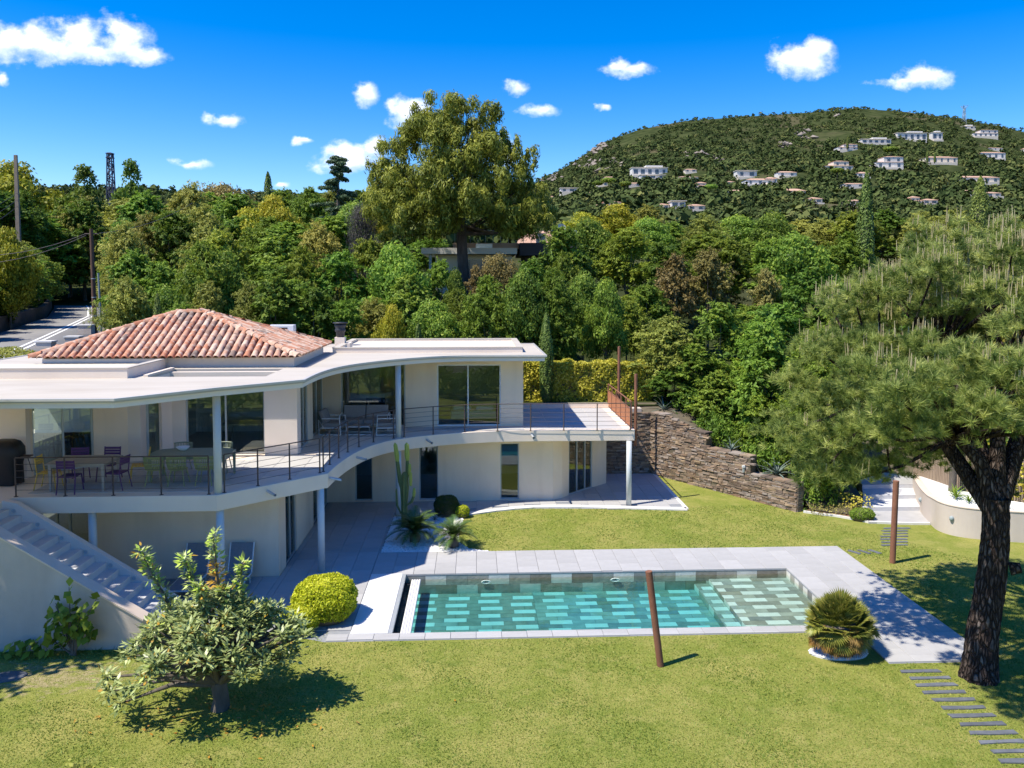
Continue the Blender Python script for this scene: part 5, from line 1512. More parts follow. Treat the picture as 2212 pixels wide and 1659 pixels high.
ac = local_thing('black_armchair', (-11.9, 24.9, ZT + .012)); tag(ac, 'black armchair inside behind the angled left window', 'armchair')
b_ = MB(); b_.box(-.4, .4, -.3, .3, .28, .45); b_.build('seat', M['black_cover'], ac, bevel=.03)
b_ = MB(); b_.box(-.42, .42, -.36, -.26, .40, .98); b_.build('backrest', M['black_cover'], ac, bevel=.03)
for sx in (-1, 1):
    for sy in (-1, 1):
        b_ = MB(); b_.tube([(sx * .35, sy * .25, .28), (sx * .38, sy * .28, 0)], .018, 6); b_.build('leg', M['iron_dark'], ac)
kt = local_thing('kitchen_island', (-3.9, 31.9, ZT + .012)); tag(kt, 'white slab-topped kitchen island behind the lounge glass', 'counter')
b_ = MB(); b_.prism([(-.62, -.35), (.35, -.35), (.62, .3), (-.62, .3)], .98, 1.14); b_.build('worktop', M['bowl_white'], kt)
b_ = MB(); b_.box(-.4, .3, -.2, .2, 0, .979); b_.build('plinth', M['interior_dark'], kt)
# ================================================================== PLANTS
G = lambda *c: c
leafmat('leaf_mimosa', [(0.094, 0.136, 0.019), (0.164, 0.242, 0.027), (0.266, 0.362, 0.043), (0.436, 0.481, 0.062)], trans=0.4, val=0.30, hue=0.022)
leafmat('leaf_green', [(0.072, 0.123, 0.020), (0.134, 0.230, 0.030), (0.231, 0.352, 0.046), (0.385, 0.462, 0.062)], trans=0.4, val=0.28, hue=0.018)
leafmat('leaf_olive', [(0.165, 0.179, 0.034), (0.283, 0.297, 0.057), (0.416, 0.410, 0.080), (0.612, 0.562, 0.123)], trans=0.36, val=0.28)
leafmat('leaf_lime', [(0.166, 0.185, 0.015), (0.286, 0.302, 0.022), (0.431, 0.410, 0.031), (0.621, 0.540, 0.062)], trans=0.35, val=0.22, hue=0.015)
leafmat('leaf_brown', [(0.123, 0.103, 0.031), (0.206, 0.169, 0.049), (0.289, 0.241, 0.070), (0.384, 0.331, 0.103)], trans=0.2, val=0.22, hue=0.02)
leafmat('leaf_grey', [(0.06, 0.055, 0.045), (0.10, 0.092, 0.078), (0.14, 0.13, 0.11), (0.19, 0.175, 0.15)], trans=0.15, val=0.15)
leafmat('leaf_cedar', [(0.035, 0.062, 0.029), (0.066, 0.106, 0.049), (0.107, 0.154, 0.075), (0.165, 0.211, 0.103)], trans=0.15, val=0.15)
leafmat('leaf_cypress', [(0.054, 0.086, 0.016), (0.100, 0.144, 0.026), (0.165, 0.216, 0.039), (0.249, 0.288, 0.057)], trans=0.12, val=0.2)
leafmat('leaf_pine_far', [(0.101, 0.128, 0.018), (0.196, 0.223, 0.031), (0.332, 0.351, 0.053), (0.507, 0.500, 0.092)], trans=0.36, val=0.05, hue=0.004)
leafmat('needle', [(0.097, 0.158, 0.034), (0.219, 0.289, 0.062), (0.389, 0.454, 0.112), (0.649, 0.680, 0.223)], trans=0.36, val=0.05, hue=0.004, spec=0.35)
leafmat('candle', [(0.312, 0.252, 0.138), (0.432, 0.360, 0.204), (0.504, 0.432, 0.264)], trans=0.15, val=0.05)
leafmat('leaf_hedge_yellow', [(0.147, 0.161, 0.016), (0.354, 0.337, 0.028), (0.590, 0.527, 0.055), (0.812, 0.688, 0.138)], trans=0.35, val=0.05, hue=0.004)
leafmat('leaf_topiary', [(0.163, 0.215, 0.010), (0.325, 0.389, 0.015), (0.535, 0.578, 0.025), (0.779, 0.759, 0.076)], trans=0.3, val=0.05, hue=0.006)
leafmat('leaf_ball', [(0.024, 0.042, 0.008), (0.042, 0.070, 0.011), (0.068, 0.105, 0.018)], trans=0.2, val=0.05)
leafmat('leaf_loquat', [(0.099, 0.143, 0.043), (0.186, 0.242, 0.080), (0.313, 0.369, 0.129), (0.541, 0.594, 0.238), (0.456, 0.594, 0.090)], trans=0.18, val=0.02, hue=0.002, rough=0.4, spec=0.45)
leafmat('leaf_dead', [(0.45, 0.20, 0.02), (0.60, 0.33, 0.05), (0.50, 0.30, 0.10)], trans=0.3, val=0.05)
leafmat('leaf_fig', [(0.073, 0.138, 0.014), (0.146, 0.235, 0.024), (0.235, 0.344, 0.041), (0.381, 0.469, 0.083)], trans=0.4, val=0.08)
leafmat('frond', [(0.034, 0.065, 0.015), (0.067, 0.118, 0.025), (0.114, 0.172, 0.040)], trans=0.15, val=0.2, spec=0.5, rough=0.4)
leafmat('fan', [(0.098, 0.126, 0.021), (0.178, 0.202, 0.032), (0.303, 0.302, 0.057), (0.446, 0.386, 0.101)], trans=0.3, val=0.3, hue=0.012, spec=0.4, rough=0.45)
leafmat('fan_dry', [(0.220, 0.120, 0.022), (0.363, 0.216, 0.054), (0.467, 0.288, 0.086)], trans=0.3, val=0.25, hue=0.01)
leafmat('agave', [(0.10, 0.14, 0.12), (0.15, 0.20, 0.17), (0.22, 0.27, 0.23)], trans=0.08, val=0.12)
leafmat('grass', [(0.105, 0.171, 0.020), (0.184, 0.261, 0.038), (0.306, 0.351, 0.073), (0.490, 0.468, 0.146)], trans=0.3, val=0.02, hue=0.002)
leafmat('maquis', [(0.030, 0.048, 0.016), (0.051, 0.074, 0.024), (0.075, 0.100, 0.031), (0.111, 0.133, 0.042), (0.164, 0.170, 0.055)], trans=0.0, val=0.0, hue=0.0, spec=0.05, rough=0.9)

def unit(v): return v / np.maximum(np.linalg.norm(v, axis=-1, keepdims=True), 1e-9)
def leaf_quads(rg, P, Nn, L_, W_, axis=None, jit=0.6, tri=False):
    """leaf blades: centres P, facing Nn, length, width; axis = preferred blade direction"""
    n = len(P)
    Nn = unit(Nn + rg.normal(0, jit, (n, 3)))
    A = rg.normal(0, 1, (n, 3)) if axis is None else axis + rg.normal(0, 0.45, (n, 3))
    A = unit(A - Nn * (A * Nn).sum(-1, keepdims=True))
    S = np.cross(Nn, A)
    L_ = np.broadcast_to(np.asarray(L_, float), (n,))[:, None]; W_ = np.broadcast_to(np.asarray(W_, float), (n,))[:, None]
    v0 = P - A * L_ * .5; v2 = P + A * L_ * .5
    v1 = P + S * W_ * .5 - A * L_ * .05; v3 = P - S * W_ * .5 - A * L_ * .05
    V = np.stack([v0, v1, v2, v3], 1).reshape(-1, 3)
    return V, np.arange(4 * n).reshape(n, 4)
def sphere_dirs(rg, n, up=0.15):
    d = rg.normal(0, 1, (n, 3)); d[:, 2] += up; return unit(d)
def clump_leaves(rg, clumps, n, L_, W_, up=0.2, fill=(0.62, 1.08), jit=0.55, axis_fn=None, tone=None):
    """leaves over the outside of a set of uneven lumps"""
    cl = np.array(clumps, float)            # x y z rx ry rz
    area = (cl[:, 3] * cl[:, 4] + cl[:, 3] * cl[:, 5] + cl[:, 4] * cl[:, 5]); pk = area / area.sum()
    which = rg.choice(len(cl), n, p=pk)
    d = sphere_dirs(rg, n, up)
    lump = 1 + 0.16 * np.sin(d[:, 0] * 5 + which) * np.cos(d[:, 1] * 4 + 2 * which) + 0.10 * np.sin(d[:, 2] * 9 + which * 3)
    r = rg.uniform(fill[0] ** 2, fill[1] ** 2, n) ** .5 * lump
    P = cl[which, :3] + d * cl[which, 3:6] * r[:, None]
    ax = axis_fn(d, rg) if axis_fn else None
    s = rg.uniform(0.7, 1.3, n)
    V, F_ = leaf_quads(rg, P, d, L_ * s, W_ * s, axis=ax, jit=jit)
    ctone = rg.uniform(-0.18, 0.18, len(cl))[which]
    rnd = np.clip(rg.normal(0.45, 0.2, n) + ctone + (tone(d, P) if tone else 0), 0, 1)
    return V, F_, rnd
def merge(parts):
    Vs, Fs, Rs, o = [], [], [], 0
    for V, F_, r in parts:
        Vs.append(V); Fs.append(F_ + o); Rs.append(r); o += len(V)
    return np.concatenate(Vs), np.concatenate(Fs), np.concatenate(Rs)

def crown_clumps(rg, W_, H_, z0, n, squash=0.75, top=0.5):
    """uneven crown: a core and lumps pushed out from it at random"""
    out = [(0, 0, z0 + H_ * .5, W_ * .30, W_ * .30, H_ * .36)]
    for i in range(n):
        a = rg.uniform(0, 2 * np.pi); h = rg.uniform(0.08, 1.0)
        env = math.sin(math.pi * min(1, (h * (1 - top * .35) + .18))) ** .6
        rad = W_ * .5 * env * rg.uniform(.30, .95)
        s = W_ * rg.uniform(.09, .20)
        out.append((rad * math.cos(a), rad * math.sin(a), z0 + H_ * (0.06 + .84 * h), s, s, s * squash))
    return out
def trunk_mesh(rg, clumps, z0, r0, mat, limbs=7, lean=0.0):
    m = MB(); top = z0 * 1.25 + 0.4
    m.tube([(0, 0, -0.4), (lean * .3, 0, z0 * .5), (lean, 0, top)], [r0 * 1.25, r0, r0 * .75], 8)
    for i in rg.choice(len(clumps), min(limbs, len(clumps)), replace=False):
        c = clumps[i]; a = Vector((lean, 0, top * .85)); b = Vector(c[:3])
        mid = a.lerp(b, .5) + Vector((0, 0, .12 * (b - a).length))
        m.tube([a, mid, b], [r0 * .5, r0 * .3, r0 * .12], 6)
    return m.mesh('trunk', M[mat])

def spray_leaves(rg, clumps, per, leaves, L_, W_, reach=(.35, 1.4), sag=.25):
    """leaves set along little branches that poke out of every lump: a loose, feathery edge"""
    cl = np.array(clumps, float); nc = len(cl)
    which = np.repeat(np.arange(nc), per); m = len(which)
    d = sphere_dirs(rg, m, .30); ln = rg.uniform(.75, 1.25, m)
    w2 = np.repeat(np.arange(m), leaves); n = len(w2); f = rg.random(n) ** .8
    c = cl[which][w2]; dd = d[w2]
    r = (reach[0] + (reach[1] - reach[0]) * f) * ln[w2]
    side = rg.normal(0, 1, (n, 3)); side = side - dd * (side * dd).sum(-1, keepdims=True)
    P = c[:, :3] + dd * c[:, 3:6] * r[:, None] + side * c[:, 3:6] * (.17 * (1.15 - f * .85))[:, None]
    P[:, 2] -= sag * c[:, 5] * f * f
    up_ = np.tile([0, 0, 1.0], (n, 1)) + dd * .7
    s_ = rg.uniform(.65, 1.3, n)
    V, F_ = leaf_quads(rg, P, unit(up_), L_ * s_, W_ * s_, axis=dd * 1.4 + unit(side) * .7, jit=.45)
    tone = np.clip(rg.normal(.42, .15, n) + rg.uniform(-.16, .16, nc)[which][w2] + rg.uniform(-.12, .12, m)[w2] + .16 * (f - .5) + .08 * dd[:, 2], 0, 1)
    return V, F_, tone
KIND = {}
def make_kind(key, seed, W_, H_, z0, nclump, nleaf, leaf, mat, bark='bark_grey', up=0.25, axis=None, squash=.75, r0=.14, aspect=.45, jit=.55, fill=(.62, 1.2), top=.5, limbs=7, spray=None):
    rg = np.random.default_rng(seed)
    cl = crown_clumps(rg, W_, H_, z0, nclump, squash, top)
    if spray: V, F_, r = spray_leaves(rg, cl, spray[0], spray[1], leaf, leaf * aspect)
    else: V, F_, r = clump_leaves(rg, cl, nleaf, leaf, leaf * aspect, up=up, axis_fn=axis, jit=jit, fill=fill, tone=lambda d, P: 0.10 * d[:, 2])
    KIND[key] = (np_mesh('crown', V, F_, M[mat], r), trunk_mesh(rg, cl, z0, r0, bark, limbs), W_, z0 + H_)
feather = lambda d, rg: d * .8 + np.array([0, 0, .5])
droop = lambda d, rg: d * .6 + np.array([0, 0, -.5])
upw = lambda d, rg: d * .35 + np.array([0, 0, 1.0])
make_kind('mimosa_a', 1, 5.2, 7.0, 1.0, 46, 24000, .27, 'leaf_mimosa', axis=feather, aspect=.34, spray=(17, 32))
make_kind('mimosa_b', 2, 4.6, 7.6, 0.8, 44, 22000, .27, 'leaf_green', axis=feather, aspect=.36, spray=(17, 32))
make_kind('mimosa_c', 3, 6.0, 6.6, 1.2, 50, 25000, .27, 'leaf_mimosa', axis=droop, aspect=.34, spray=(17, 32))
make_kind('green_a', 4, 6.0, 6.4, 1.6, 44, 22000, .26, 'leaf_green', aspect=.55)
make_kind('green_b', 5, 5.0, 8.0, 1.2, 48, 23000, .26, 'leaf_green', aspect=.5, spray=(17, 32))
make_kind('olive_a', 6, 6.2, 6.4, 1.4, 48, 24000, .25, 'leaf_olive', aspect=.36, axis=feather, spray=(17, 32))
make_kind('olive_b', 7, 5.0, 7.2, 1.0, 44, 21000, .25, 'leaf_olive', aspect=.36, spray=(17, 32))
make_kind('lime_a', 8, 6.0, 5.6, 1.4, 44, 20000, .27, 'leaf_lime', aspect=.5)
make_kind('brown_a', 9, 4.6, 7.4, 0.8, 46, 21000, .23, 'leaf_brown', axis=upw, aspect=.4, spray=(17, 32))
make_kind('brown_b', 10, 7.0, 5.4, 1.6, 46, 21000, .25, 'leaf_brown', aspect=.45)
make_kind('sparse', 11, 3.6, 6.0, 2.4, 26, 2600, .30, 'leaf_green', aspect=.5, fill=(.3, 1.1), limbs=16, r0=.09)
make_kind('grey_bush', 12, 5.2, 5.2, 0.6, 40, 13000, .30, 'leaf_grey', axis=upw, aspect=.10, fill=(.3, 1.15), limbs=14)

def tree(kind, px, ytop, Y, wpx, label, group=None, cat='tree', rz=None, X=None, sink=0.0):
    """a tree Y metres out: bearing, how high it reaches and how wide it looks set its real size"""
    crown, trunk, W_, H_ = KIND[kind]
    X = spot(px, Y) if X is None else X
    zg = (float(terrain(X, Y)) if Y > 35.7 else float(np.interp(Y, [28, 36], [.3, 1.5]))) - sink
    h = zat(ytop, Y, X) - zg; w = wpx / FPX * Y
    name = {'mimosa': 'mimosa_tree', 'green': 'broadleaf_tree', 'olive': 'olive_green_tree', 'lime': 'yellow_green_tree', 'brown': 'brownish_tree', 'sparse': 'sparse_tree', 'grey': 'bare_bush'}[kind.split('_')[0]]
    t = local_thing(name, (X, Y, zg), rs.uniform(0, 6.28) if rz is None else rz, (w / W_, w / W_, h / H_))
    tag(t, label, cat, group)
    obj('trunk', trunk, t); obj('crown', crown, t)
    return t
W1 = 'trees in the wood behind the villa'
# the named trees
tree('lime_a', 40, 358, 112, 200, 'large sunlit yellow-green tree left of the bare concrete pole', W1)
tree('sparse', 190, 352, 135, 95, 'thin open tree on the skyline left of the lattice pylon', W1)
tree('sparse', 290, 340, 130, 80, 'thin open tree on the skyline right of the lattice pylon', W1)
tree('brown_b', 478, 404, 112, 165, 'wide brown-green domed tree on the left skyline', W1)
tree('lime_a', 545, 455, 84, 125, 'bright yellow-green tree left of the dark cedar', W1)
tree('lime_a', 598, 428, 88, 110, 'taller yellow-green tree right below the skyline cypress', W1)
tree('brown_a', 352, 470, 84, 70, 'rusty brown small tree in the middle of the left wood', W1)
tree('lime_a', 22, 498, 63, 105, 'lime green tree at the left edge above the lane', W1)
tree('grey_bush', 785, 442, 58, 105, 'bare grey-brown leafless bush left of the tall pine trunk', W1, cat='bush')
tree('lime_a', 815, 430, 72, 70, 'yellow-green tree between the bare bush and the tall pine', W1)
tree('brown_a', 1455, 540, 46, 95, 'brown-leaved tree at the left of the reddish clump', W1)
tree('brown_a', 1530, 528, 47, 105, 'tallest brown-leaved tree in the reddish clump', W1)
tree('brown_a', 1655, 572, 45, 75, 'brown-leaved tree nearest the big right pine', W1)
tree('olive_a', 1440, 688, 37.3, 165, 'bushy olive-brown tree behind the rusty terrace poles', W1)
tree('mimosa_b', 1555, 640, 36.8, 140, 'bright feathery mimosa behind the stone wall', W1)
tree('mimosa_a', 1650, 690, 35.5, 150, 'feathery green tree leaning over the end of the stone wall', W1)
tree('mimosa_c', 1740, 720, 35.0, 150, 'dark feathery tree beside the garden path', W1)
tree('mimosa_a', 0, 735, 30.6, 165, 'dark feathery tree just left of the garden steps', W1, X=12.9, sink=.9)
tree('mimosa_b', 0, 700, 32.6, 165, 'leafy dark tree beside the upper garden path', W1, X=14.0, sink=.9)
tree('green_b', 0, 690, 33.0, 150, 'dark tree right behind the end of the stone wall', W1, X=12.0, sink=.7)
tree('lime_a', 1330, 445, 96, 130, 'golden-green tree right of the tall pine, in front of the far hill', W1)
tree('lime_a', 1255, 462, 88, 100, 'golden-green tree close right of the tall pine', W1)
tree('olive_b', 1400, 440, 92, 90, 'upright olive tree between the golden-green ones', W1)
tree('lime_a', 845, 662, 39.5, 70, 'small yellow-leaved tree behind the flat roof', W1)
tree('brown_a', 1030, 566, 49, 50, 'brown bush in front of the neighbouring house', W1)
tree('brown_b', 1080, 552, 50, 90, 'brownish tree in front of the neighbouring terrace', W1)
tree('mimosa_a', 950, 556, 48, 75, 'feathery tree left below the trunk of the tall pine', W1)
tree('mimosa_b', 1150, 548, 48, 95, 'feathery tree in front of the dark-clad neighbouring block', W1)
tree('mimosa_c', 1215, 540, 49, 90, 'feathery tree right of the dark-clad neighbouring block', W1)
tree('green_a', 985, 584, 46, 60, 'low green bush at the foot of the tall pine', W1)
tree('mimosa_a', 930, 505, 66, 110, 'green tree behind the neighbouring house at its left', W1)
tree('mimosa_b', 0, 792, 35.9, 110, 'leafy small tree at the top of the stone wall beside the terrace pole', W1, X=8.9, sink=.4)
tree('green_b', 0, 800, 34.2, 120, 'leafy small tree above the shaded bay of the stone wall', W1, X=10.3, sink=-.3)
tree('mimosa_a', 0, 850, 32.3, 110, 'leafy small tree behind the large agave', W1, X=11.5, sink=-.1)
tree('mimosa_b', 1500, 735, 35.9, 110, 'fresh green tree spilling over the top of the stone wall', W1)
tree('mimosa_b', 1600, 790, 34.0, 100, 'low fresh green tree behind the middle of the stone wall', W1)
tree('olive_a', 270, 487, 62, 125, 'pale olive tree right of the wooden lane pole', W1)
tree('olive_b', 445, 482, 66, 110, 'grey-olive tree in the middle of the wood', W1)
tree('mimosa_a', 480, 492, 50, 135, 'broad feathery tree behind the ridge of the tiled roof', W1)
tree('green_b', 600, 505, 49, 150, 'tall dark green tree behind the right slope of the tiled roof', W1)
tree('olive_a', 690, 486, 52, 130, 'grey-green tree below the dark cedar', W1)
tree('mimosa_b', 880, 538, 47, 120, 'bright feathery tree in front of the tall pine', W1)
# the rest of the wood, in rows from the near plants to the skyline
fills = {'mimosa': 'feathery mid-green tree', 'green': 'dark green broadleaf tree', 'olive': 'dull olive-green tree'}
rf_ = random.Random(21)
def row(x0, x1, n, Y0, Y1, y0, y1, w0, w1, kinds, where, avoid=None):
    for i in range(n):
        px = x0 + (x1 - x0) * (i + rf_.uniform(.2, .8)) / n
        k = rf_.choice(kinds); Y = rf_.uniform(Y0, Y1)
        if avoid and avoid(px, Y): continue
        tree(k, px, rf_.uniform(y0, y1), Y, rf_.uniform(w0, w1), '%s, %s from the left %s' % (fills[k.split('_')[0]], ORDN[i], where), W1)
mixd = ['mimosa_a', 'mimosa_b', 'mimosa_c', 'green_a', 'green_b', 'olive_a', 'olive_b']
row(255, 1140, 15, 39.5, 43.5, 585, 655, 95, 135, mixd, 'in the row right behind the villa roofs')
row(250, 900, 9, 44, 50, 510, 560, 110, 150, mixd, 'in the second row behind the villa')
row(1130, 1420, 6, 40, 46, 560, 640, 95, 130, ['mimosa_a', 'mimosa_b', 'green_a', 'mimosa_c'], 'behind the golden hedge')
row(1180, 1850, 9, 50, 62, 472, 520, 120, 160, ['mimosa_a', 'mimosa_b', 'mimosa_a', 'green_a', 'mimosa_c'], 'in the wood right of the tall pine')
row(1600, 2250, 7, 40, 46, 560, 660, 120, 160, mixd, 'in the row behind the big right pine')
row(1350, 1900, 8, 66, 92, 445, 480, 100, 140, ['mimosa_a', 'olive_a', 'green_a', 'lime_a'] if False else ['mimosa_a', 'olive_a', 'green_a'], 'below the far hill')
row(230, 800, 9, 68, 84, 440, 480, 115, 150, mixd, 'in the middle of the left wood')
row(40, 820, 12, 92, 122, 402, 425, 105, 150, mixd, 'along the left skyline')
row(1850, 2300, 5, 60, 90, 440, 480, 120, 160, mixd, 'at the right edge below the hill')
# trees on the bank beyond the lane
row(-60, 210, 6, 88, 110, 410, 470, 130, 170, mixd, 'on the upper bank beyond the lane')
row(-60, 190, 6, 66, 82, 490, 560, 110, 140, ['green_a', 'mimosa_c', 'olive_a', 'green_b'], 'on the bank above the lane wall', avoid=lambda px, Y: spot(px, Y) > np.interp(Y, _ry, _rx) - 6)

# a dark belt right above the lane wall, its crowns hanging over the road
for k, y in enumerate(np.linspace(50, 108, 10)):
    X_ = float(np.interp(y, _ry, _rx)) - 6.6 - (k % 2) * 1.2
    tree(['green_a', 'mimosa_c', 'green_b'][k % 3], 0, 612 - (float(terrain(X_, y)) + 6.5 - CAM_H) / y * FPX, y, 6.5 / y * FPX, 'dark overhanging tree behind the lane wall, %s from the villa' % ORDN[k], W1, X=X_, sink=.8)
tree('mimosa_c', 0, 660, 39.5, 190, 'dark tree closing the end of the garden path', W1, X=18.2, sink=.8)
tree('green_b', 0, 650, 37.5, 170, 'dark tree right of the end of the garden path', W1, X=21.0, sink=.8)
tree('green_a', 0, 700, 33.5, 160, 'dark tree behind the reed fence', W1, X=20.0, sink=.5)
tree('mimosa_b', 0, 640, 41.0, 180, 'dark tree left of the end of the garden path', W1, X=15.5, sink=.8)
# trees that shade the garden steps
tree('mimosa_a', 0, 770, 29.3, 165, 'dense feathery tree at the foot of the garden steps', W1, X=12.75, sink=.7)
tree('green_a', 0, 760, 31.2, 160, 'dark broadleaf tree halfway up the garden steps', W1, X=13.9, sink=.6)
# outside the picture on the left: its thin crown throws the streaks on the stair wall
t_ = tree('sparse', 0, 300, 16.4, 420, 'tall thin tree beyond the left edge, shading the stair wall', None, X=-13.3)
t_.location.z = 0; t_.location.y = 17.05; t_.scale = (1.25, 1.25, 1.2)
# the garden's own hedge behind the viewer, mirrored in the windows
def back_hedge():
    rg = np.random.default_rng(52)
    t = thing('garden_hedge', 'tall dark hedge mirrored in the villa windows', 'hedge', (0, 1, 0))
    cl = [(x + rg.uniform(-.5, .5), rg.uniform(-1.5, 4.0), rg.uniform(.5, 2.7), 1.1, 1.0, 1.0) for x in np.arange(-17, 19, .55)]
    V, F_, r = clump_leaves(rg, cl, 26000, .26, .11, up=.2)
    obj('foliage', np_mesh('foliage', V, F_, M['leaf_green'], r), t)
back_hedge()

# ---- cypresses
def column_crown(rg, h, r, n, leaf, mat, twist=0.0, tip=.35):
    t = rg.random(n) ** .85; z = t * h
    prof = np.minimum(1, (t / .08)) ** .5 * np.clip((1 - t) / tip, 0, 1) ** .55
    a = rg.uniform(0, 2 * np.pi, n)
    rr = r * prof * (rg.uniform(.72, 1.08, n)) * (1 + .10 * np.sin(3 * a + z * 1.7 / r * .3) + .06 * np.sin(7 * a - z * 3))
    P = np.stack([rr * np.cos(a), rr * np.sin(a), z], -1)
    d = np.stack([np.cos(a), np.sin(a), np.full(n, .35)], -1)
    V, F_ = leaf_quads(rg, P, unit(d), leaf * rg.uniform(.7, 1.3, n), leaf * .4, axis=np.tile([0, 0, 1.0], (n, 1)) + d * .3, jit=.35)
    return np_mesh('crown', V, F_, M[mat], np.clip(rg.normal(.5, .22, n), 0, 1))
def cypress(px, ybase, ytop, Y, r, n, leaf, label, zb=None):
    X = spot(px, Y); zg = float(terrain(X, Y)) if zb is None else zb
    h = zat(ytop, Y, X) - zg
    t = local_thing('cypress', (X, Y, zg)); tag(t, label, 'cypress', 'cypresses')
    rg = np.random.default_rng(int(px))
    core = MB(); core.lathe([(0.05, -0.3), (r * .6, .3), (r * .62, h * .5), (r * .35, h * .8), (0.0, h * .97)], n=8); core.build('trunk', M['bark_grey'], t)
    obj('crown', column_crown(rg, h, r, n, leaf, 'leaf_cypress'), t)
cypress(1180, 868, 675, 36.6, 0.29, 9000, .10, 'slim clipped cypress in front of the yellow hedge')
cypress(1866, 520, 374, 55, 0.55, 7000, .20, 'tall narrow cypress against the far hill')
cypress(2110, 445, 384, 85, 0.95, 5000, .28, 'dark cypress behind the candles of the right pine')
cypress(583, 430, 374, 112, 0.85, 4000, .3, 'dark cypress on the left skyline')
cypress(340, 690, 634, 38.5, 0.26, 4000, .10, 'small cypress behind the ridge of the tiled roof')
cypress(903, 735, 697, 38.0, 0.22, 2500, .10, 'small cypress tip behind the flat roof')

# ---- cedar with layered boughs
def cedar():
    Y = 76; X = spot(733, Y); zg = float(terrain(X, Y)); h = zat(334, Y, X) - zg
    rg = np.random.default_rng(5); parts = []
    t = local_thing('cedar', (X, Y, zg)); tag(t, 'dark layered cedar rising above the wood left of the tall pine', 'tree')
    tr_ = MB(); tr_.tube([(0, 0, -.3), (0, 0, h * .97)], [.32, .05], 8)
    for k in range(44):
        f = .22 + .76 * k / 44; z = h * f; L_ = (3.7 * (1 - f) ** .75 + .3) * rg.uniform(.7, 1.15); a = rg.uniform(0, 6.28)
        e = np.array([L_ * math.cos(a), L_ * math.sin(a), z - .10 * L_])
        tr_.tube([(0, 0, z), tuple(e)], [.06, .02], 5)
        for s in np.linspace(.3, 1, 5):
            parts.append((e[0] * s, e[1] * s, z - .1 * L_ * s + .05, .42 * (1.1 - .3 * s), .42 * (1.1 - .3 * s), .16))
    tr_.build('trunk', M['bark_grey'], t)
    V, F_, r = clump_leaves(rg, parts, 24000, .26, .10, up=.3, jit=.5)
    obj('crown', np_mesh('crown', V, F_, M['leaf_cedar'], r), t)
cedar()

# ---- the tall Aleppo pine in the middle
def tall_pine():
    Y = 55; X = spot(1000, Y); zg = float(terrain(X, Y))
    S = Y / FPX
    z_of = lambda y: zat(y, Y, X) - zg
    t = local_thing('tall_pine', (X, Y, zg)); tag(t, 'tall spreading pine in front of the neighbouring house', 'tree')
    rg = np.random.default_rng(17)
    fork = z_of(500)
    tr_ = MB(); tr_.tube([(0, 0, -1.0), (0.05, 0, fork * .5), (-0.1, 0, fork), (-.2, 0, fork + 2.5), (0, 0, z_of(330))], [.45, .40, .36, .26, .08], 10)
    # lumps laid out as the crown shows them: bearing, height, half-width px, half-height px, depth offset
    L_ = [(890, 300, 42, 45, 0), (925, 262, 38, 45, 1), (965, 250, 42, 42, -1), (1010, 255, 45, 40, 1), (1050, 262, 35, 42, 0), (1075, 300, 30, 40, 1), (860, 345, 35, 45, -1), (930, 320, 55, 50, -2), (985, 330, 50, 60, -2.5), (1040, 340, 45, 55, -2),
          (815, 385, 18, 40, 0), (840, 405, 30, 35, 0), (835, 440, 38, 40, -1), (880, 410, 50, 55, -2), (860, 465, 45, 45, -2.5), (905, 470, 45, 45, -3), (950, 400, 45, 60, -3), (990, 430, 45, 55, -3.5), (1045, 420, 45, 60, -3),
          (1090, 385, 40, 45, -1), (1105, 330, 28, 45, 0), (1135, 345, 22, 38, 0), (1120, 395, 32, 40, 0), (1150, 430, 40, 40, 0), (1100, 460, 50, 42, -2), (1150, 480, 42, 30, -1), (1185, 465, 22, 22, 1), (1125, 500, 45, 18, -1),
          (965, 480, 32, 35, -2.5), (930, 505, 25, 18, -1), (870, 510, 40, 18, -1), (1060, 480, 50, 30, 1), (900, 380, 50, 50, 2.5), (1000, 380, 60, 60, 3), (1080, 430, 55, 50, 3), (950, 440, 60, 40, 3.5), (860, 430, 45, 40, 2.5), (1010, 300, 55, 45, 2.5)]
    cl = []
    for (px, py, hw, hh, dy) in L_:
        cx = (px - 1000) * S + rg.uniform(-.2, .2); cz = z_of(py)
        for k in range(16):
            f = rg.uniform(.22, .42)
            cl.append((cx + rg.uniform(-.85, .85) * hw * S, dy + rg.uniform(-1.2, 1.2), cz + rg.uniform(-.8, .55) * hh * S, hw * S * f, hw * S * f, hh * S * f * 1.25))
        a = Vector((-.1, 0, fork + rg.uniform(-.3, 2.5))); b = Vector((cx, dy, cz - hh * S * .3))
        if rg.random() < .7: tr_.tube([a, a.lerp(b, .55) + Vector((0, 0, -.25)), b], [.15, .09, .03], 6)
    tr_.build('trunk', M['bark'], t)
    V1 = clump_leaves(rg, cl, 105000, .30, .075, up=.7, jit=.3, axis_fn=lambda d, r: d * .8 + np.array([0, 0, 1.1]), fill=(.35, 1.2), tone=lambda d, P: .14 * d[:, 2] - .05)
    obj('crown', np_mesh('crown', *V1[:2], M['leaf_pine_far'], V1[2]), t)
tall_pine()

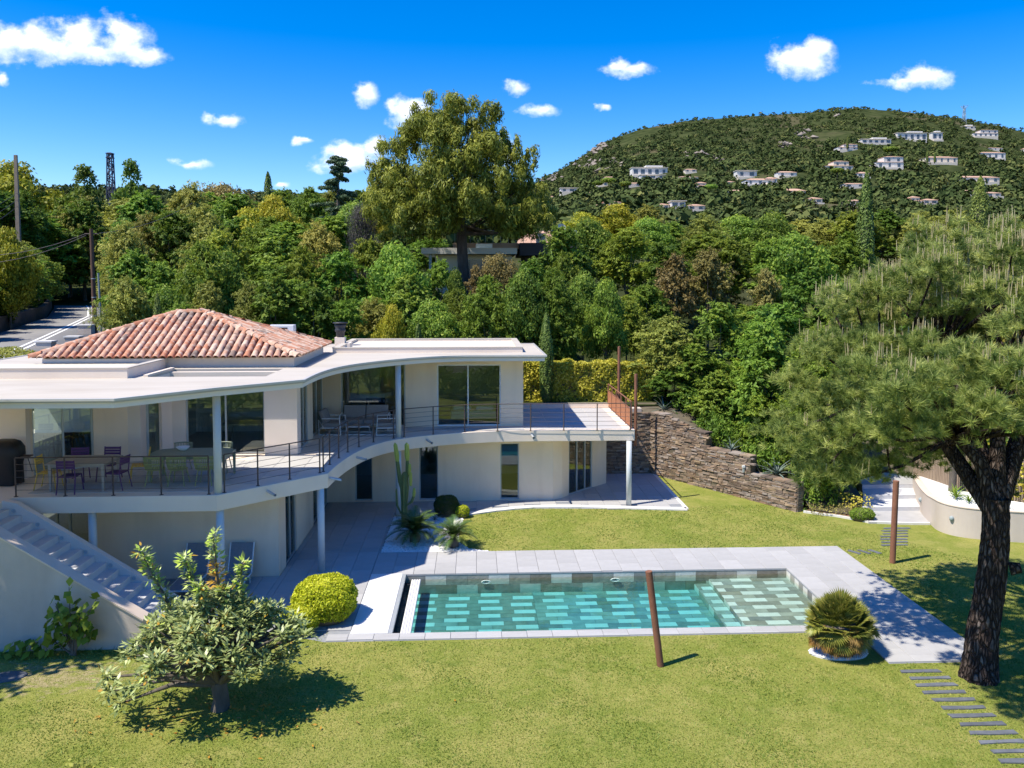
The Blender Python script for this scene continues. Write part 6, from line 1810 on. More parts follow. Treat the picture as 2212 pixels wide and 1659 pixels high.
# ---- the near pine on the right with pale upright candles
def near_pine():
    bx, by = 10.62, 16.3
    t = thing('near_pine', 'big umbrella-shaped pine with pale upright shoots at the right edge', 'tree', (bx, by, 0))
    rg = np.random.default_rng(23)
    tr_ = MB()
    path = [(10.55, 16.2, -.15), (10.60, 16.25, .35), (10.72, 16.3, 1.2), (10.85, 16.3, 2.2), (10.90, 16.3, 3.2), (10.92, 16.35, 3.8)]
    rad = [.40, .325, .29, .275, .255, .245]
    n = 40; vs = []
    fine = []
    for i in range(len(path) - 1):
        for k in range(9):
            f = k / 9; fine.append((np.array(path[i]) * (1 - f) + np.array(path[i + 1]) * f, rad[i] * (1 - f) + rad[i + 1] * f))
    fine.append((np.array(path[-1]), rad[-1]))
    for (c, r_) in fine:
        for k in range(n):
            a = 2 * math.pi * k / n
            q = r_ * (1 + .045 * math.sin(9 * a + c[2] * 3) + .035 * math.sin(5 * a - c[2] * 5) + rg.uniform(-.035, .035))
            vs.append((c[0] + q * math.cos(a), c[1] + q * math.sin(a), c[2]))
    tr_.add(vs, [(i * n + k, i * n + (k + 1) % n, (i + 1) * n + (k + 1) % n, (i + 1) * n + k) for i in range(len(fine) - 1) for k in range(n)], True)
    tr_.tube([(11.12, 16.15, 2.35), (11.3, 16.05, 2.4)], [.14, .10], 10)      # old branch stub
    C = np.array([11.75, 17.5, 4.9])
    cl = []
    def ok(p): return True
    # lumps over a broad dome; left side hangs low over the garden
    for i in range(420):
        a = rg.uniform(0, 2 * np.pi); ph = np.arcsin(rg.uniform(-.12, .99))
        rx = 4.85 * np.cos(ph); q = rg.uniform(.72, 1.0)
        p = C + np.array([rx * np.cos(a) * q, rx * .88 * np.sin(a) * q, 4.75 * np.sin(ph) * q])
        lo_ = np.interp(p[1], [13, 16, 18], [5.9, 4.9, 4.3])
        if p[2] < lo_: p[2] = lo_ + rg.uniform(0, .8)
        if p[0] > 17.5: continue
        cl.append((p, rg.uniform(.45, .75)))
    for i in range(34):        # low boughs reaching towards the viewer and over the path
        cl.append((np.array([rg.uniform(6.6, 9.6), rg.uniform(12.9, 15.2), rg.uniform(5.7, 6.9)]), rg.uniform(.45, .62)))
        cl.append((np.array([rg.uniform(7.6, 12.0), rg.uniform(17.2, 20.0), rg.uniform(3.75, 4.7)]), rg.uniform(.45, .62)))
    keep = []
    for p, s in cl:
        if all(np.linalg.norm(p - q) > .62 * (s + s2) * 1.0 for q, s2 in keep): keep.append((p, s))
    cl = keep
    hubs = [(10.3, 16.8, 5.0), (11.4, 17.4, 6.0), (12.3, 17.6, 5.4), (11.0, 18.6, 6.8), (9.4, 18.2, 5.8), (13.4, 18.6, 6.0)]
    for h_ in hubs:
        a = Vector(path[-1]); b = Vector(h_); tr_.tube([a - Vector((0, 0, .4)), a.lerp(b, .5) + Vector((.1, 0, .1)), b], [.2, .15, .09], 8)
    for p, s in cl:
        hb = min(hubs, key=lambda h_: np.linalg.norm(np.array(h_) - p)); a = Vector(hb); b = Vector(p)
        tr_.tube([a, a.lerp(b, .55) - Vector((0, 0, .12)), b], [.055, .035, .018], 5, cap=False)
    tr_.build('trunk', M['pine_bark'], t)
    # tufts: bursts of long needles at the twig ends
    TP, TD = [], []
    for p, s in cl:
        m_ = int(66 * s / .6)
        d = sphere_dirs(rg, m_, .55)
        d = d[d[:, 2] > -.55]
        TP.append(p + d * np.array([s, s, s * .75]) * rg.uniform(.35, 1.1, (len(d), 1))); TD.append(unit(d * .7 + np.array([0, 0, .75]) + rg.normal(0, .25, d.shape)))
    TP = np.concatenate(TP); TD = np.concatenate(TD); nt_ = len(TP)
    K = 62
    base_ = np.repeat(TP, K, 0); ax = np.repeat(TD, K, 0)
    spread = rg.normal(0, 1, base_.shape); spread = unit(spread - ax * (spread * ax).sum(-1, keepdims=True))
    open_ = rg.uniform(.25, 1.35, len(base_))[:, None]
    d = unit(ax * np.cos(open_) + spread * np.sin(open_) + np.array([0, 0, -.10]))
    ln = rg.uniform(.11, .22, len(base_))[:, None]
    st_ = base_ + ax * rg.uniform(-.06, .06, (len(base_), 1))
    side = unit(np.cross(d, rg.normal(0, 1, d.shape))) * .0062
    V = np.stack([st_ - side, st_ + side, st_ + d * ln], 1).reshape(-1, 3)
    tone = np.repeat(np.clip(rg.normal(.45, .27, nt_), 0, 1), K) + rg.normal(0, .12, len(base_))
    obj('needles', np_mesh('needles', V, np.arange(len(V)).reshape(-1, 3), M['needle'], np.clip(tone, 0, 1)), t)
    # candles on the tufts that face the sky
    up_ = (TD[:, 2] > .62)
    sel = np.where(up_)[0]; hgt = (TP[sel, 2] - 4.2) / 5.0
    sel = sel[rg.random(len(sel)) < np.clip((hgt - .35) * .55, .02, .42)]
    cv_, cf_, cr_ = [], [], []
    for i in sel:
        for q in range(rg.integers(2, 5)):
            p = TP[i] + TD[i] * .04 + np.append(rg.normal(0, .055, 2), 0); h_ = rg.uniform(.12, .34); r_ = rg.uniform(.008, .0125)
            lean = np.append(rg.normal(0, .05, 2), 1) * h_
            b = len(cv_) 
            for k in range(4):
                a = k * math.pi / 2; cv_.append(p + np.array([r_ * math.cos(a), r_ * math.sin(a), 0]))
            for k in range(4):
                a = k * math.pi / 2; cv_.append(p + lean + np.array([r_ * .6 * math.cos(a), r_ * .6 * math.sin(a), 0]))
            cf_ += [(b + k, b + (k + 1) % 4, b + 4 + (k + 1) % 4, b + 4 + k) for k in range(4)]; cr_ += [rg.random()] * 4
    obj('candles', np_mesh('candles', cv_, cf_, M['candle'], cr_), t)
near_pine()

# ---- loquat tree on the left lawn
def loquat():
    bx, by = -5.02, 15.67
    t = thing('loquat_tree', 'small loquat tree with large grey-green leaves on the near lawn', 'tree', (bx, by, 0))
    rg = np.random.default_rng(31)
    tr_ = MB(); tr_.tube([(bx, by, -.1), (bx + .03, by, .2), (bx - .02, by, .55)], [.20, .15, .15], 12)
    tips = []
    # (x, y, z) of bough ends: wide, low skirt and upright shoots
    ends = []
    for k in range(105):
        a = rg.uniform(0, 6.28); r_ = rg.uniform(.3, 1.62); z = .5 + rg.uniform(.15, 1.0) ** .7 * 1.55 * math.sqrt(max(0, 1 - (r_ / 1.85) ** 2)) + .1
        ends.append((bx + r_ * .98 * math.cos(a) - .08, by + r_ * .85 * math.sin(a), z))
    for (x, y, z) in [(-7.1, 15.5, .75), (-6.9, 15.2, .62), (-6.6, 15.0, .5), (-3.35, 15.6, 1.45), (-3.6, 15.9, 1.6), (-6.75, 15.9, 1.0), (-3.9, 15.5, 1.05), (-4.0, 16.1, 1.7)]: ends.append((x, y, z))
    for e in ends:
        a = Vector((bx, by, .5)); b = Vector(e); tr_.tube([a, a.lerp(b, .5) + Vector((0, 0, .16)), b], [.075, .045, .014], 6, cap=False); tips.append((np.array(e), 70, .30))
    shoots = [((-5.95, 15.9, 1.8), (-6.50, 15.75, 3.10)), ((-5.4, 15.9, 1.9), (-5.66, 15.75, 2.95)), ((-5.0, 15.8, 1.9), (-5.10, 15.7, 3.42)), ((-4.7, 15.8, 1.8), (-4.55, 15.7, 2.85)), ((-5.2, 15.6, 1.7), (-5.3, 15.5, 2.5)), ((-4.8, 15.9, 1.7), (-4.9, 15.6, 2.4)),
              ((-4.2, 15.8, 1.4), (-4.1, 15.7, 2.05))]
    P, N_, A_2, Ln = [], [], [], []
    for a, b in shoots:
        a = Vector(a); b = Vector(b); tr_.tube([(bx, by, .55), a, b], [.06, .035, .012], 6, cap=False)
        for s in np.linspace(.15, 1.0, 9): tips.append((np.array(a.lerp(b, s)), 30, .19))
    tr_.build('trunk', M['bark_grey'], t)
    for c, m_, spread in tips:
        a = rg.uniform(0, 6.28, m_); el = rg.uniform(-.5, 1.0, m_)
        d = np.stack([np.cos(a) * np.cos(el), np.sin(a) * np.cos(el), np.sin(el)], -1)
        P.append(c + d * rg.uniform(.06, spread, (m_, 1))); A_2.append(d + np.array([0, 0, .05])); up_ = np.array([0, 0, 1.0]) - d * d[:, 2:3] * .8; N_.append(unit(up_))
    P = np.concatenate(P); N_ = np.concatenate(N_); A_2 = np.concatenate(A_2); m_ = len(P)
    V, F_ = leaf_quads(rg, P, N_, rg.uniform(.10, .19, m_), rg.uniform(.04, .068, m_), axis=A_2 * 2.2, jit=.28)
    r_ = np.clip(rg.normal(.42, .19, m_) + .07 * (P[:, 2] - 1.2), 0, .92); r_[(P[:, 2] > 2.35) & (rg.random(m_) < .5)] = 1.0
    dead = rg.random(m_) < .022
    dead |= (np.abs(P[:, 0] + 5.06) < .2) & (P[:, 2] > 2.45) & (P[:, 2] < 2.95) & (rg.random(m_) < .8)
    keep = ~dead
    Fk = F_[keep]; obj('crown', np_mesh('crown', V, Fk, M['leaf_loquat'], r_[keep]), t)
    obj('yellowed_leaves', np_mesh('yellowed_leaves', V, F_[dead], M['leaf_dead'], rg.random(dead.sum())), t)
    # fallen leaves
    m2 = 130; q = np.stack([bx + rg.normal(.2, 1.3, m2), by - .3 + rg.normal(0, .8, m2), np.full(m2, .045)], -1)
    V, F_ = leaf_quads(rg, q, np.tile([0, 0, 1.0], (m2, 1)), rg.uniform(.07, .14, m2), rg.uniform(.03, .05, m2), jit=.4)
    tag(obj('fallen_leaves', np_mesh('fallen_leaves', V, F_, M['leaf_dead'], rg.random(m2))), 'yellow leaves fallen under the loquat tree', 'leaves', kind='stuff')
loquat()

# ---- clipped bushes
def clipped(name, x, y, rx, ry, h, mat, n, leaf, label, seed, box=.62, z0=0.0, cat='bush'):
    rg = np.random.default_rng(seed)
    t = thing(name, label, cat, (x, y, z0))
    core = MB()
    nn = 24; lv = [(0.0, .72), (.12, .86), (.35, .93), (.6, .90), (.8, .72), (.93, .40), (.97, .05)]
    vs = [(x + rx * f * math.cos(2 * math.pi * k / nn), y + ry * f * math.sin(2 * math.pi * k / nn), z0 + h * zf) for zf, f in lv for k in range(nn)]
    core.add(vs, [(i * nn + k, i * nn + (k + 1) % nn, (i + 1) * nn + (k + 1) % nn, (i + 1) * nn + k) for i in range(len(lv) - 1) for k in range(nn)], True)
    core.build('stems', M['soil'], t)
    d = sphere_dirs(rg, n, .15)
    e = 1 / (np.abs(d[:, 0]) ** 2.6 + np.abs(d[:, 1]) ** 2.6 + np.abs(d[:, 2]) ** 2.6) ** (1 / 2.6)
    e = (1 - box) + box * e
    e = e * (1 + .05 * np.sin(d[:, 0] * 6 + seed) * np.sin(d[:, 1] * 7) + .03 * np.sin(d[:, 2] * 11))
    P = np.array([x, y, z0 + h * .48]) + d * e[:, None] * np.array([rx, ry, h * .52]) * rg.uniform(.9, 1.05, (n, 1))
    P[:, 2] = np.maximum(P[:, 2], z0 + .02)
    V, F_ = leaf_quads(rg, P, d, leaf * rg.uniform(.7, 1.3, n), leaf * .5, jit=.75)
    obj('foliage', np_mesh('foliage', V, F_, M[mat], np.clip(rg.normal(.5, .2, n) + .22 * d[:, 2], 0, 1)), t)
clipped('clipped_bush', -3.75, 19.85, .74, .72, 1.03, 'leaf_topiary', 16000, .072, 'large rounded yellow-green clipped bush beside the pool cover', 41)
clipped('clipped_bush', -4.22, 19.1, .45, .42, .62, 'leaf_topiary', 5500, .07, 'smaller yellow-green bush in front of the large clipped one', 42)
clipped('clipped_bush', -5.55, 19.5, .45, .4, .55, 'leaf_topiary', 5500, .07, 'low yellow-green bush behind the loquat tree', 43)
clipped('box_ball', -1.06, 28.65, .44, .44, .72, 'leaf_ball', 6000, .05, 'dark green clipped ball behind the cycads', 44)
clipped('round_shrub', -0.50, 28.45, .25, .25, .42, 'leaf_topiary', 2200, .055, 'small yellow-green round shrub beside the dark clipped ball', 45)
clipped('round_shrub', 13.52, 27.45, .42, .3, .42, 'leaf_fig', 3000, .06, 'low bright green cushion plant beside the garden steps', 46, box=.3)

# ---- yellow hedge behind the terrace
def hedge():
    rg = np.random.default_rng(51)
    t = thing('yellow_hedge', 'long clipped golden-leaved hedge behind the upper terrace', 'hedge', (4.6, 37.4, 2.8))
    c_ = MB(); c_.box(1.0, 8.0, 37.1, 37.9, 2.6, 4.35); c_.build('stems', M['soil'], t)
    n = 26000
    x = rg.uniform(.8, 8.2, n); f = rg.random(n)
    front = f < .72
    z = np.where(front, 2.75 + 1.9 * rg.random(n), 4.45 + rg.uniform(-.1, .22, n)); y = np.where(front, 37.05 + rg.uniform(-.10, .22, n), rg.uniform(37.0, 38.0, n))
    y = y + .08 * np.sin(x * 4.1) * np.sin(z * 5); z = z + np.where(front, 0, .07 * np.sin(x * 3.3) + .05 * np.sin(x * 9.1))
    d = np.where(front[:, None], [0, -1, .35], [0, -.2, 1.0])
    V, F_ = leaf_quads(rg, np.stack([x, y, z], -1), unit(d), rg.uniform(.08, .15, n), rg.uniform(.06, .10, n), jit=.55)
    obj('foliage', np_mesh('foliage', V, F_, M['leaf_hedge_yellow'], np.clip(rg.normal(.55, .22, n), 0, 1)), t)
    t2 = thing('roadside_hedge', 'low olive-green hedge left of the tiled roof', 'hedge', (-17, 38, 3))
    n = 16000; x = rg.uniform(-24, -13.2, n); top = 5.25 + .15 * np.sin(x * 2) - np.clip((x + 15.5) * .16, 0, .4)
    y = rg.uniform(35.6, 38.2, n); z = top - rg.random(n) ** 2 * 1.2
    V, F_ = leaf_quads(rg, np.stack([x, y, z], -1), np.tile([-.1, -.4, .8], (n, 1)), rg.uniform(.10, .18, n), rg.uniform(.05, .08, n), jit=.6)
    obj('foliage', np_mesh('foliage', V, F_, M['leaf_olive'], np.clip(rg.normal(.6, .2, n), 0, 1)), t2)
    c_ = MB(); c_.box(-24, -13.3, 35.9, 38.1, 2.6, 4.8); c_.build('stems', M['soil'], t2)
hedge()

# ---- cycads: arching feather fronds
def frond_mesh(L_, seed):
    rg = np.random.default_rng(seed); V, Fq = [], []
    n = 26
    def pt(s): return np.array([0, L_ * (s - .12 * s * s), L_ * (.55 * s - .62 * s * s)])
    for i in range(1, n):
        s = i / n; p = pt(s); tan = unit(pt(s + .01) - pt(s - .01)); w = L_ * .20 * math.sin(math.pi * min(1, s * .85 + .12)) ** .7
        for sd in (-1, 1):
            e = p + np.array([sd * w, 0, 0]) + tan * w * .55 + np.array([0, 0, .25 * w])
            b = len(V); h = tan * L_ * .017
            V += [p - h, p + h, e]; Fq.append((b, b + 1, b + 2))
    return V, Fq
def cycad(x, y, size, nf_, label, seed):
    t = local_thing('cycad', (x, y, 0.0), 0); tag(t, label, 'cycad', 'cycads in the pebble bed')
    m_ = MB(); m_.lathe([(0, .0), (.16, 0.0), (.17, .22), (.08, .32), (0, .32)], n=10); m_.build('trunk', M['bark_grey'], t)
    rg = np.random.default_rng(seed)
    me = []
    for k in range(2):
        V, Fq = frond_mesh(size * (1 - .2 * k), seed + k); me.append(np_mesh('frond', V, Fq, M['frond'], rg.uniform(.2, .9, len(Fq))))
    for k in range(nf_):
        f = k / nf_; a = k * 2.39996
        el = .95 - 1.15 * f + rg.uniform(-.08, .08)
        o = obj('frond', me[k % 2], t, loc=(0, 0, .30)); o.rotation_euler = (el, 0, a); o.scale = (1, 1 - .1 * rg.random(), 1)
cycad(-1.98, 25.75, 1.12, 44, 'larger dark cycad in the pebble bed, in the house shadow', 61)
cycad(-0.72, 25.15, 0.98, 36, 'smaller sunlit cycad at the corner of the pebble bed', 63)

# ---- fan palm
def fan_palm():
    t = local_thing('fan_palm', (8.14, 17.45, 0.04), 0, 0.97); tag(t, 'bushy dwarf fan palm at the near corner of the pool deck', 'palm')
    rg = np.random.default_rng(71)
    def fan(R_, seed, nb=20, open_=2.5):
        r2 = np.random.default_rng(seed); V, F_ = [], []
        for k in range(nb):
            a = -open_ / 2 + open_ * k / (nb - 1); d = np.array([math.sin(a), math.cos(a), 0]); s = np.array([math.cos(a), -math.sin(a), 0])
            L2 = R_ * (1 - .18 * abs(a) / 1.25) * r2.uniform(.9, 1.05); w = R_ * .055; z1 = .07 * R_; dz = -.10 * R_ * r2.uniform(.4, 1.6)
            b = len(V)
            V += [np.zeros(3), d * L2 * .55 - s * w + np.array([0, 0, z1 * .4]), d * L2 * .55 + np.array([0, 0, z1]), d * L2 * .55 + s * w + np.array([0, 0, z1 * .4]), d * L2 + np.array([0, 0, z1 + dz])]
            F_ += [(b, b + 1, b + 2), (b, b + 2, b + 3), (b + 1, b + 4, b + 2), (b + 2, b + 4, b + 3)]
        b = len(V); V += [np.array([-.008, -R_ * .9, -.02]), np.array([.008, -R_ * .9, -.02]), np.array([.006, 0, 0]), np.array([-.006, 0, 0])]; F_ += [(b, b + 1, b + 2), (b, b + 2, b + 3)]
        return V, F_, r2
    mes = []
    for i, R_ in enumerate((.44, .40, .36)):
        V, F_, r2 = fan(R_, 80 + i); mes.append(np_mesh('leaf', V, F_, M['fan'], np.clip(r2.normal(.5, .2, len(F_)), 0, 1)))
    V, F_, r2 = fan(.38, 90); dry = np_mesh('dry_leaf', V, F_, M['fan_dry'], r2.random(len(F_)))
    m_ = MB(); m_.lathe([(0, 0), (.34, 0), (.42, .35), (.36, .65), (.12, .9), (0, .9)], n=12); m_.build('trunk', M['bark_grey'], t)
    for k in range(135):
        a = k * 2.39996 + rg.uniform(-.1, .1); f = (k + .5) / 135
        if f < .42: el = 1.5 - .75 * f / .42; ring = .06 + .42 * (f / .42) ** .8; z = 1.05 - .32 * (f / .42)
        elif f < .66: el = .62 - .5 * (f - .42) / .24; ring = .50; z = .70 - .2 * (f - .42) / .24
        else: el = -.55 - .55 * (f - .66) / .34; ring = .55 + rg.uniform(-.12, .03); z = .74 - .36 * (f - .66) / .34
        ring *= rg.uniform(.85, 1.08); z += rg.uniform(-.05, .05)
        dryl = f > .90 or (f > .6 and rg.random() < .12)
        o = obj('dry_leaf' if dryl else 'leaf', dry if dryl else mes[k % 3], t, loc=(ring * math.cos(a), ring * .92 * math.sin(a), z))
        o.rotation_euler = (el + rg.uniform(-.12, .12), rg.uniform(-.35, .35), a - math.pi / 2)
fan_palm()

# ---- cactus by the terrace column
def cactus():
    t = thing('column_cactus', 'tall branching column cactus in front of the ground-floor windows', 'cactus', (-2.42, 27.3, 0))
    def rib(m_, pts, rads, n=14):
        pts = [Vector(p) for p in pts]; vs = []
        for p, r_ in zip(pts, rads):
            for k in range(n):
                q = r_ * (1.12 if k % 2 == 0 else .80); a = 2 * math.pi * k / n; vs.append((p.x + q * math.cos(a), p.y + q * math.sin(a), p.z))
        m_.add(vs, [(i * n + k, i * n + (k + 1) % n, (i + 1) * n + (k + 1) % n, (i + 1) * n + k) for i in range(len(pts) - 1) for k in range(n)] + [tuple(range((len(pts) - 1) * n, len(pts) * n))], False)
    old, young = MB(), MB()
    rib(old, [(-2.45, 27.3, 0), (-2.45, 27.3, .8), (-2.44, 27.3, 1.4), (-2.42, 27.3, 1.85), (-2.42, 27.3, 1.92)], [.09, .10, .14, .10, .03])
    rib(old, [(-2.45, 27.3, 1.1), (-2.58, 27.28, 1.6), (-2.66, 27.25, 2.25), (-2.68, 27.25, 2.4)], [.06, .07, .06, .05])
    rib(young, [(-2.66, 27.25, 2.24), (-2.68, 27.25, 2.5), (-2.73, 27.25, 2.85), (-2.74, 27.25, 2.93)], [.052, .075, .06, .015])
    rib(old, [(-2.40, 27.3, 1.5), (-2.33, 27.28, 1.9), (-2.33, 27.28, 2.35)], [.06, .065, .05])
    rib(young, [(-2.33, 27.28, 2.30), (-2.34, 27.28, 2.5), (-2.35, 27.28, 2.85), (-2.35, 27.28, 2.92)], [.05, .08, .07, .015])
    rib(young, [(-2.27, 27.2, 1.85), (-2.25, 27.2, 2.0), (-2.25, 27.2, 2.18), (-2.25, 27.2, 2.23)], [.03, .05, .045, .01])
    rib(young, [(-2.22, 27.2, 1.45), (-2.22, 27.2, 1.6), (-2.22, 27.2, 1.9), (-2.22, 27.2, 1.95)], [.03, .05, .045, .01])
    rib(old, [(-2.40, 27.25, .75), (-2.2, 27.2, .9), (-2.12, 27.2, 1.1)], [.04, .05, .045])
    rib(young, [(-2.12, 27.2, 1.08), (-2.11, 27.2, 1.2), (-2.10, 27.2, 1.36), (-2.1, 27.2, 1.40)], [.04, .05, .04, .01])
    rib(old, [(-2.55, 27.25, .5), (-2.68, 27.2, .8), (-2.70, 27.2, 1.3), (-2.70, 27.2, 1.38)], [.03, .035, .03, .01])
    old.build('stem', M['cactus'], t); young.build('young_arms', M['cactus_young'], t)
cactus()

# ---- agaves and strap plants
def rosette(name, x, y, z, size, n, label, cat, mat, seed, el0=1.3, el1=.2, width=.10, group=None, droop_=.35):
    t = local_thing(name, (x, y, z)); tag(t, label, cat, group)
    rg = np.random.default_rng(seed)
    V, F_ = [], []
    K = 6
    for i in range(K + 1):
        s = i / K; w = size * width * (1 - s) ** .6 * (1 if s > 0 else .8); y_ = size * s * (1 - .1 * s); z_ = -size * droop_ * s * s
        V += [(-w / 2, y_, z_ + w * .25), (0, y_, z_), (w / 2, y_, z_ + w * .25)]
    for i in range(K):
        F_ += [(3 * i, 3 * i + 1, 3 * i + 4, 3 * i + 3), (3 * i + 1, 3 * i + 2, 3 * i + 5, 3 * i + 4)]
    me = np_mesh('leaf', V, F_, M[mat], rg.uniform(.2, .8, len(F_)), smooth=True)
    for k in range(n):
        f = k / n; a = k * 2.39996; el = el0 + (el1 - el0) * f + rg.uniform(-.1, .1)
        o = obj('leaf', me, t, loc=(0, 0, .05)); o.rotation_euler = (el, 0, a); s = .75 + .3 * rg.random(); o.scale = (s, s, s)
rosette('agave', 11.45, 30.1, 0.95, 1.05, 20, 'large grey-green agave on the low end of the stone wall', 'agave', 'agave', 1, group='agaves on the bank')
rosette('agave', 10.2, 31.7, 1.55, .75, 15, 'smaller agave on the middle step of the stone wall', 'agave', 'agave', 2, group='agaves on the bank')
rosette('agave', 8.3, 35.3, 2.6, .9, 16, 'spiky agave at the top of the stone wall behind the terrace railing', 'agave', 'agave', 3, group='agaves on the bank')
rosette('agave', -1.45, 27.9, 0.02, .4, 16, 'small blue-green agave beside the dark clipped ball', 'agave', 'agave', 4)
for k, (x, y, s) in enumerate(((16.55, 26.9, .55), (16.65, 26.35, .45), (17.05, 26.0, .5), (17.5, 25.7, .4), (16.75, 27.3, .5))):
    rosette('strap_leaf_plant', x, y, .86, s, 24, ['tallest leafy green plant at the back of the curved planter', 'second leafy green plant in the curved planter', 'middle strap-leaved plant in the curved planter', 'small spiky plant at the right of the planter row', 'leafy plant beside the grey post in the planter'][k], 'plant', 'leaf_fig', 10 + k, el1=.35, width=.09, group='plants in the curved planter')

# ---- fig growing against the stair wall
def fig():
    t = thing('fig_sapling', 'bright green young fig against the sloping stair wall', 'plant', (-9.05, 18.1, 0))
    rg = np.random.default_rng(91); tr_ = MB(); P = []
    for (x, z) in ((-9.05, 1.55), (-9.35, 1.2), (-8.75, 1.15), (-8.45, 1.3), (-9.1, 1.0), (-8.9, .8), (-9.3, .75), (-9.55, .45)):
        tr_.tube([(-9.0 + rg.uniform(-.06, .06), 18.1, -.05), (-9.0 + (x + 9.0) * .35, 18.05, z * .45), (x, 18.1, z)], [.028, .018, .007], 6)
        for s in np.linspace(.45, 1.05, 9): P.append((-9.0 + (x + 9.0) * s + rg.normal(0, .09), 18.08 + rg.uniform(-.16, .12), z * s + rg.normal(0, .09)))
    for k in range(70): P.append((rg.uniform(-9.5, -8.5), 18.08 + rg.uniform(-.2, .12), rg.uniform(.35, 1.15)))
    for k in range(26): P.append((rg.uniform(-10.4, -9.4), 18.1 + rg.uniform(-.2, .1), rg.uniform(.08, .35)))
    tr_.build('stem', M['bark_grey'], t)
    P = np.array(P); n = len(P)
    V, F_ = leaf_quads(rg, P, np.tile([-.25, -.7, .75], (n, 1)), rg.uniform(.16, .27, n), rg.uniform(.14, .22, n), axis=np.tile([0, -.3, -.8], (n, 1)), jit=.45)
    obj('leaves', np_mesh('leaves', V, F_, M['leaf_fig'], np.clip(rg.normal(.5, .25, n), 0, 1)), t)
fig()

# ---- bush at the bottom left, close to the camera
def near_bush():
    t = thing('near_shrub', 'dark leafy shrub cut off by the bottom left edge', 'bush', (-5.75, 11.9, 0))
    rg = np.random.default_rng(95)
    cl = [(-5.75 + rg.uniform(-.62, .62), 11.9 + rg.uniform(-.4, .4), .35 + rg.uniform(0, .55), .28, .28, .24) for _ in range(22)]
    V, F_, r = clump_leaves(rg, cl, 3000, .085, .042, up=.3, jit=.6)
    obj('foliage', np_mesh('foliage', V, F_, M['leaf_olive'], np.clip(r - .12, 0, 1)), t)
    m_ = MB()
    for c in cl[:10]: m_.tube([(-5.75, 11.9, 0), tuple(c[:3])], [.02, .006], 5)
    m_.build('stems', M['bark_grey'], t)
near_bush()

# ---- short turf: blades over the visible lawn, taller along walls
def turf():
    rg = np.random.default_rng(99)
    n = 300000
    y = 12.2 + (29.5 - 12.2) * rg.random(n) ** 1.25; x = (rg.random(n) * 1.46 - .68) * y
    def out(x, y):
        k = (x > -3.55) & (x < 11.42) & (y > 18.48) & (y < 24.75)
        k |= (x > 9.0) & (x < 11.42) & (y > 16.88) & (y < 20)
        k |= (x < -2.9) & (y > 24.6)
        k |= (x < -3.5) & (x > -8.2) & (y > 19.2)
        k |= (x < -7.5) & (y > 18.3)
        k |= (x > -3) & (x < -.5) & (y > 24.6) & (y < 29)
        k |= (x > -1) & (x < .4) & (y > 24.5) & (y < 24.85)
        k |= (x < 7.8) & (y > np.interp(x, [-3, -.45, .7, 2.1, 3.9, 7.7], [28, 28.6, 29.1, 29.45, 29.45, 28.95]))
        k |= (x > 7.8) & (y > 34.7 - (x - 7.75) * 1.51 - .35)
        k |= (x > 11.5) & (y > np.interp(x, [11.5, 12.3, 13.25, 13.6, 15.6, 15.7], [28.4, 28.1, 27.4, 27.0, 26.75, 24]))
        k |= (x > 15.4) & (y > 24)
        k |= ((x - 8.15) / .98) ** 2 + ((y - 17.42) / .66) ** 2 < 1
        k |= (np.abs(x - 9.5) < .44) & (y < 16.6) & (np.abs(((16.52 - y) / .297 + .5) % 1 - .5) * .297 < .06)
        k |= ((x + 9.95) / .46) ** 2 + ((y - 17.12) / .27) ** 2 < 1
        return k
    keep = ~out(x, y); x, y = x[keep], y[keep]; n = len(x)
    # dry, thin areas
    dry = np.sin(x * 1.3 + 1.7 * np.sin(y * .8)) * np.sin(y * 1.1 + 1.2 * np.sin(x * .7)) + .5 * np.sin(x * 3.1 + y * 2.3)
    worn = ((x + 9.0) * .36) ** 2 + ((y - 17.15) * .8) ** 2 < .8
    h = rg.uniform(.012, .032, n) * np.where(dry < -.4, 1.25, 1.0) * np.where(worn, .5, 1)
    # ragged, taller growth at the foot of the stair wall
    edge = (x < -7.4) & (y > 17.9); h = np.where(edge, h * rg.uniform(1.5, 4.5, n), h)
    a = rg.uniform(0, 6.28, n); w = rg.uniform(.008, .018, n) * (y / 17)
    s = np.stack([np.cos(a) * w, np.sin(a) * w, np.zeros(n)], -1)
    l = rg.normal(0, 1, (n, 2)) * h[:, None] * .9
    P = np.stack([x, y, np.full(n, -.003)], -1); tip = P + np.stack([l[:, 0], l[:, 1], h], -1)
    V = np.stack([P - s, P + s, tip], 1).reshape(-1, 3)
    tone = np.clip(.42 + .16 * dry + rg.normal(0, .2, n) + np.where(worn, .3, 0) - np.where(edge, .25, 0), 0, 1)
    tag(obj('turf', np_mesh('turf', V, np.arange(3 * n).reshape(n, 3), M['grass'], tone)), 'short mown grass of the lawn', 'grass', kind='stuff')
turf()

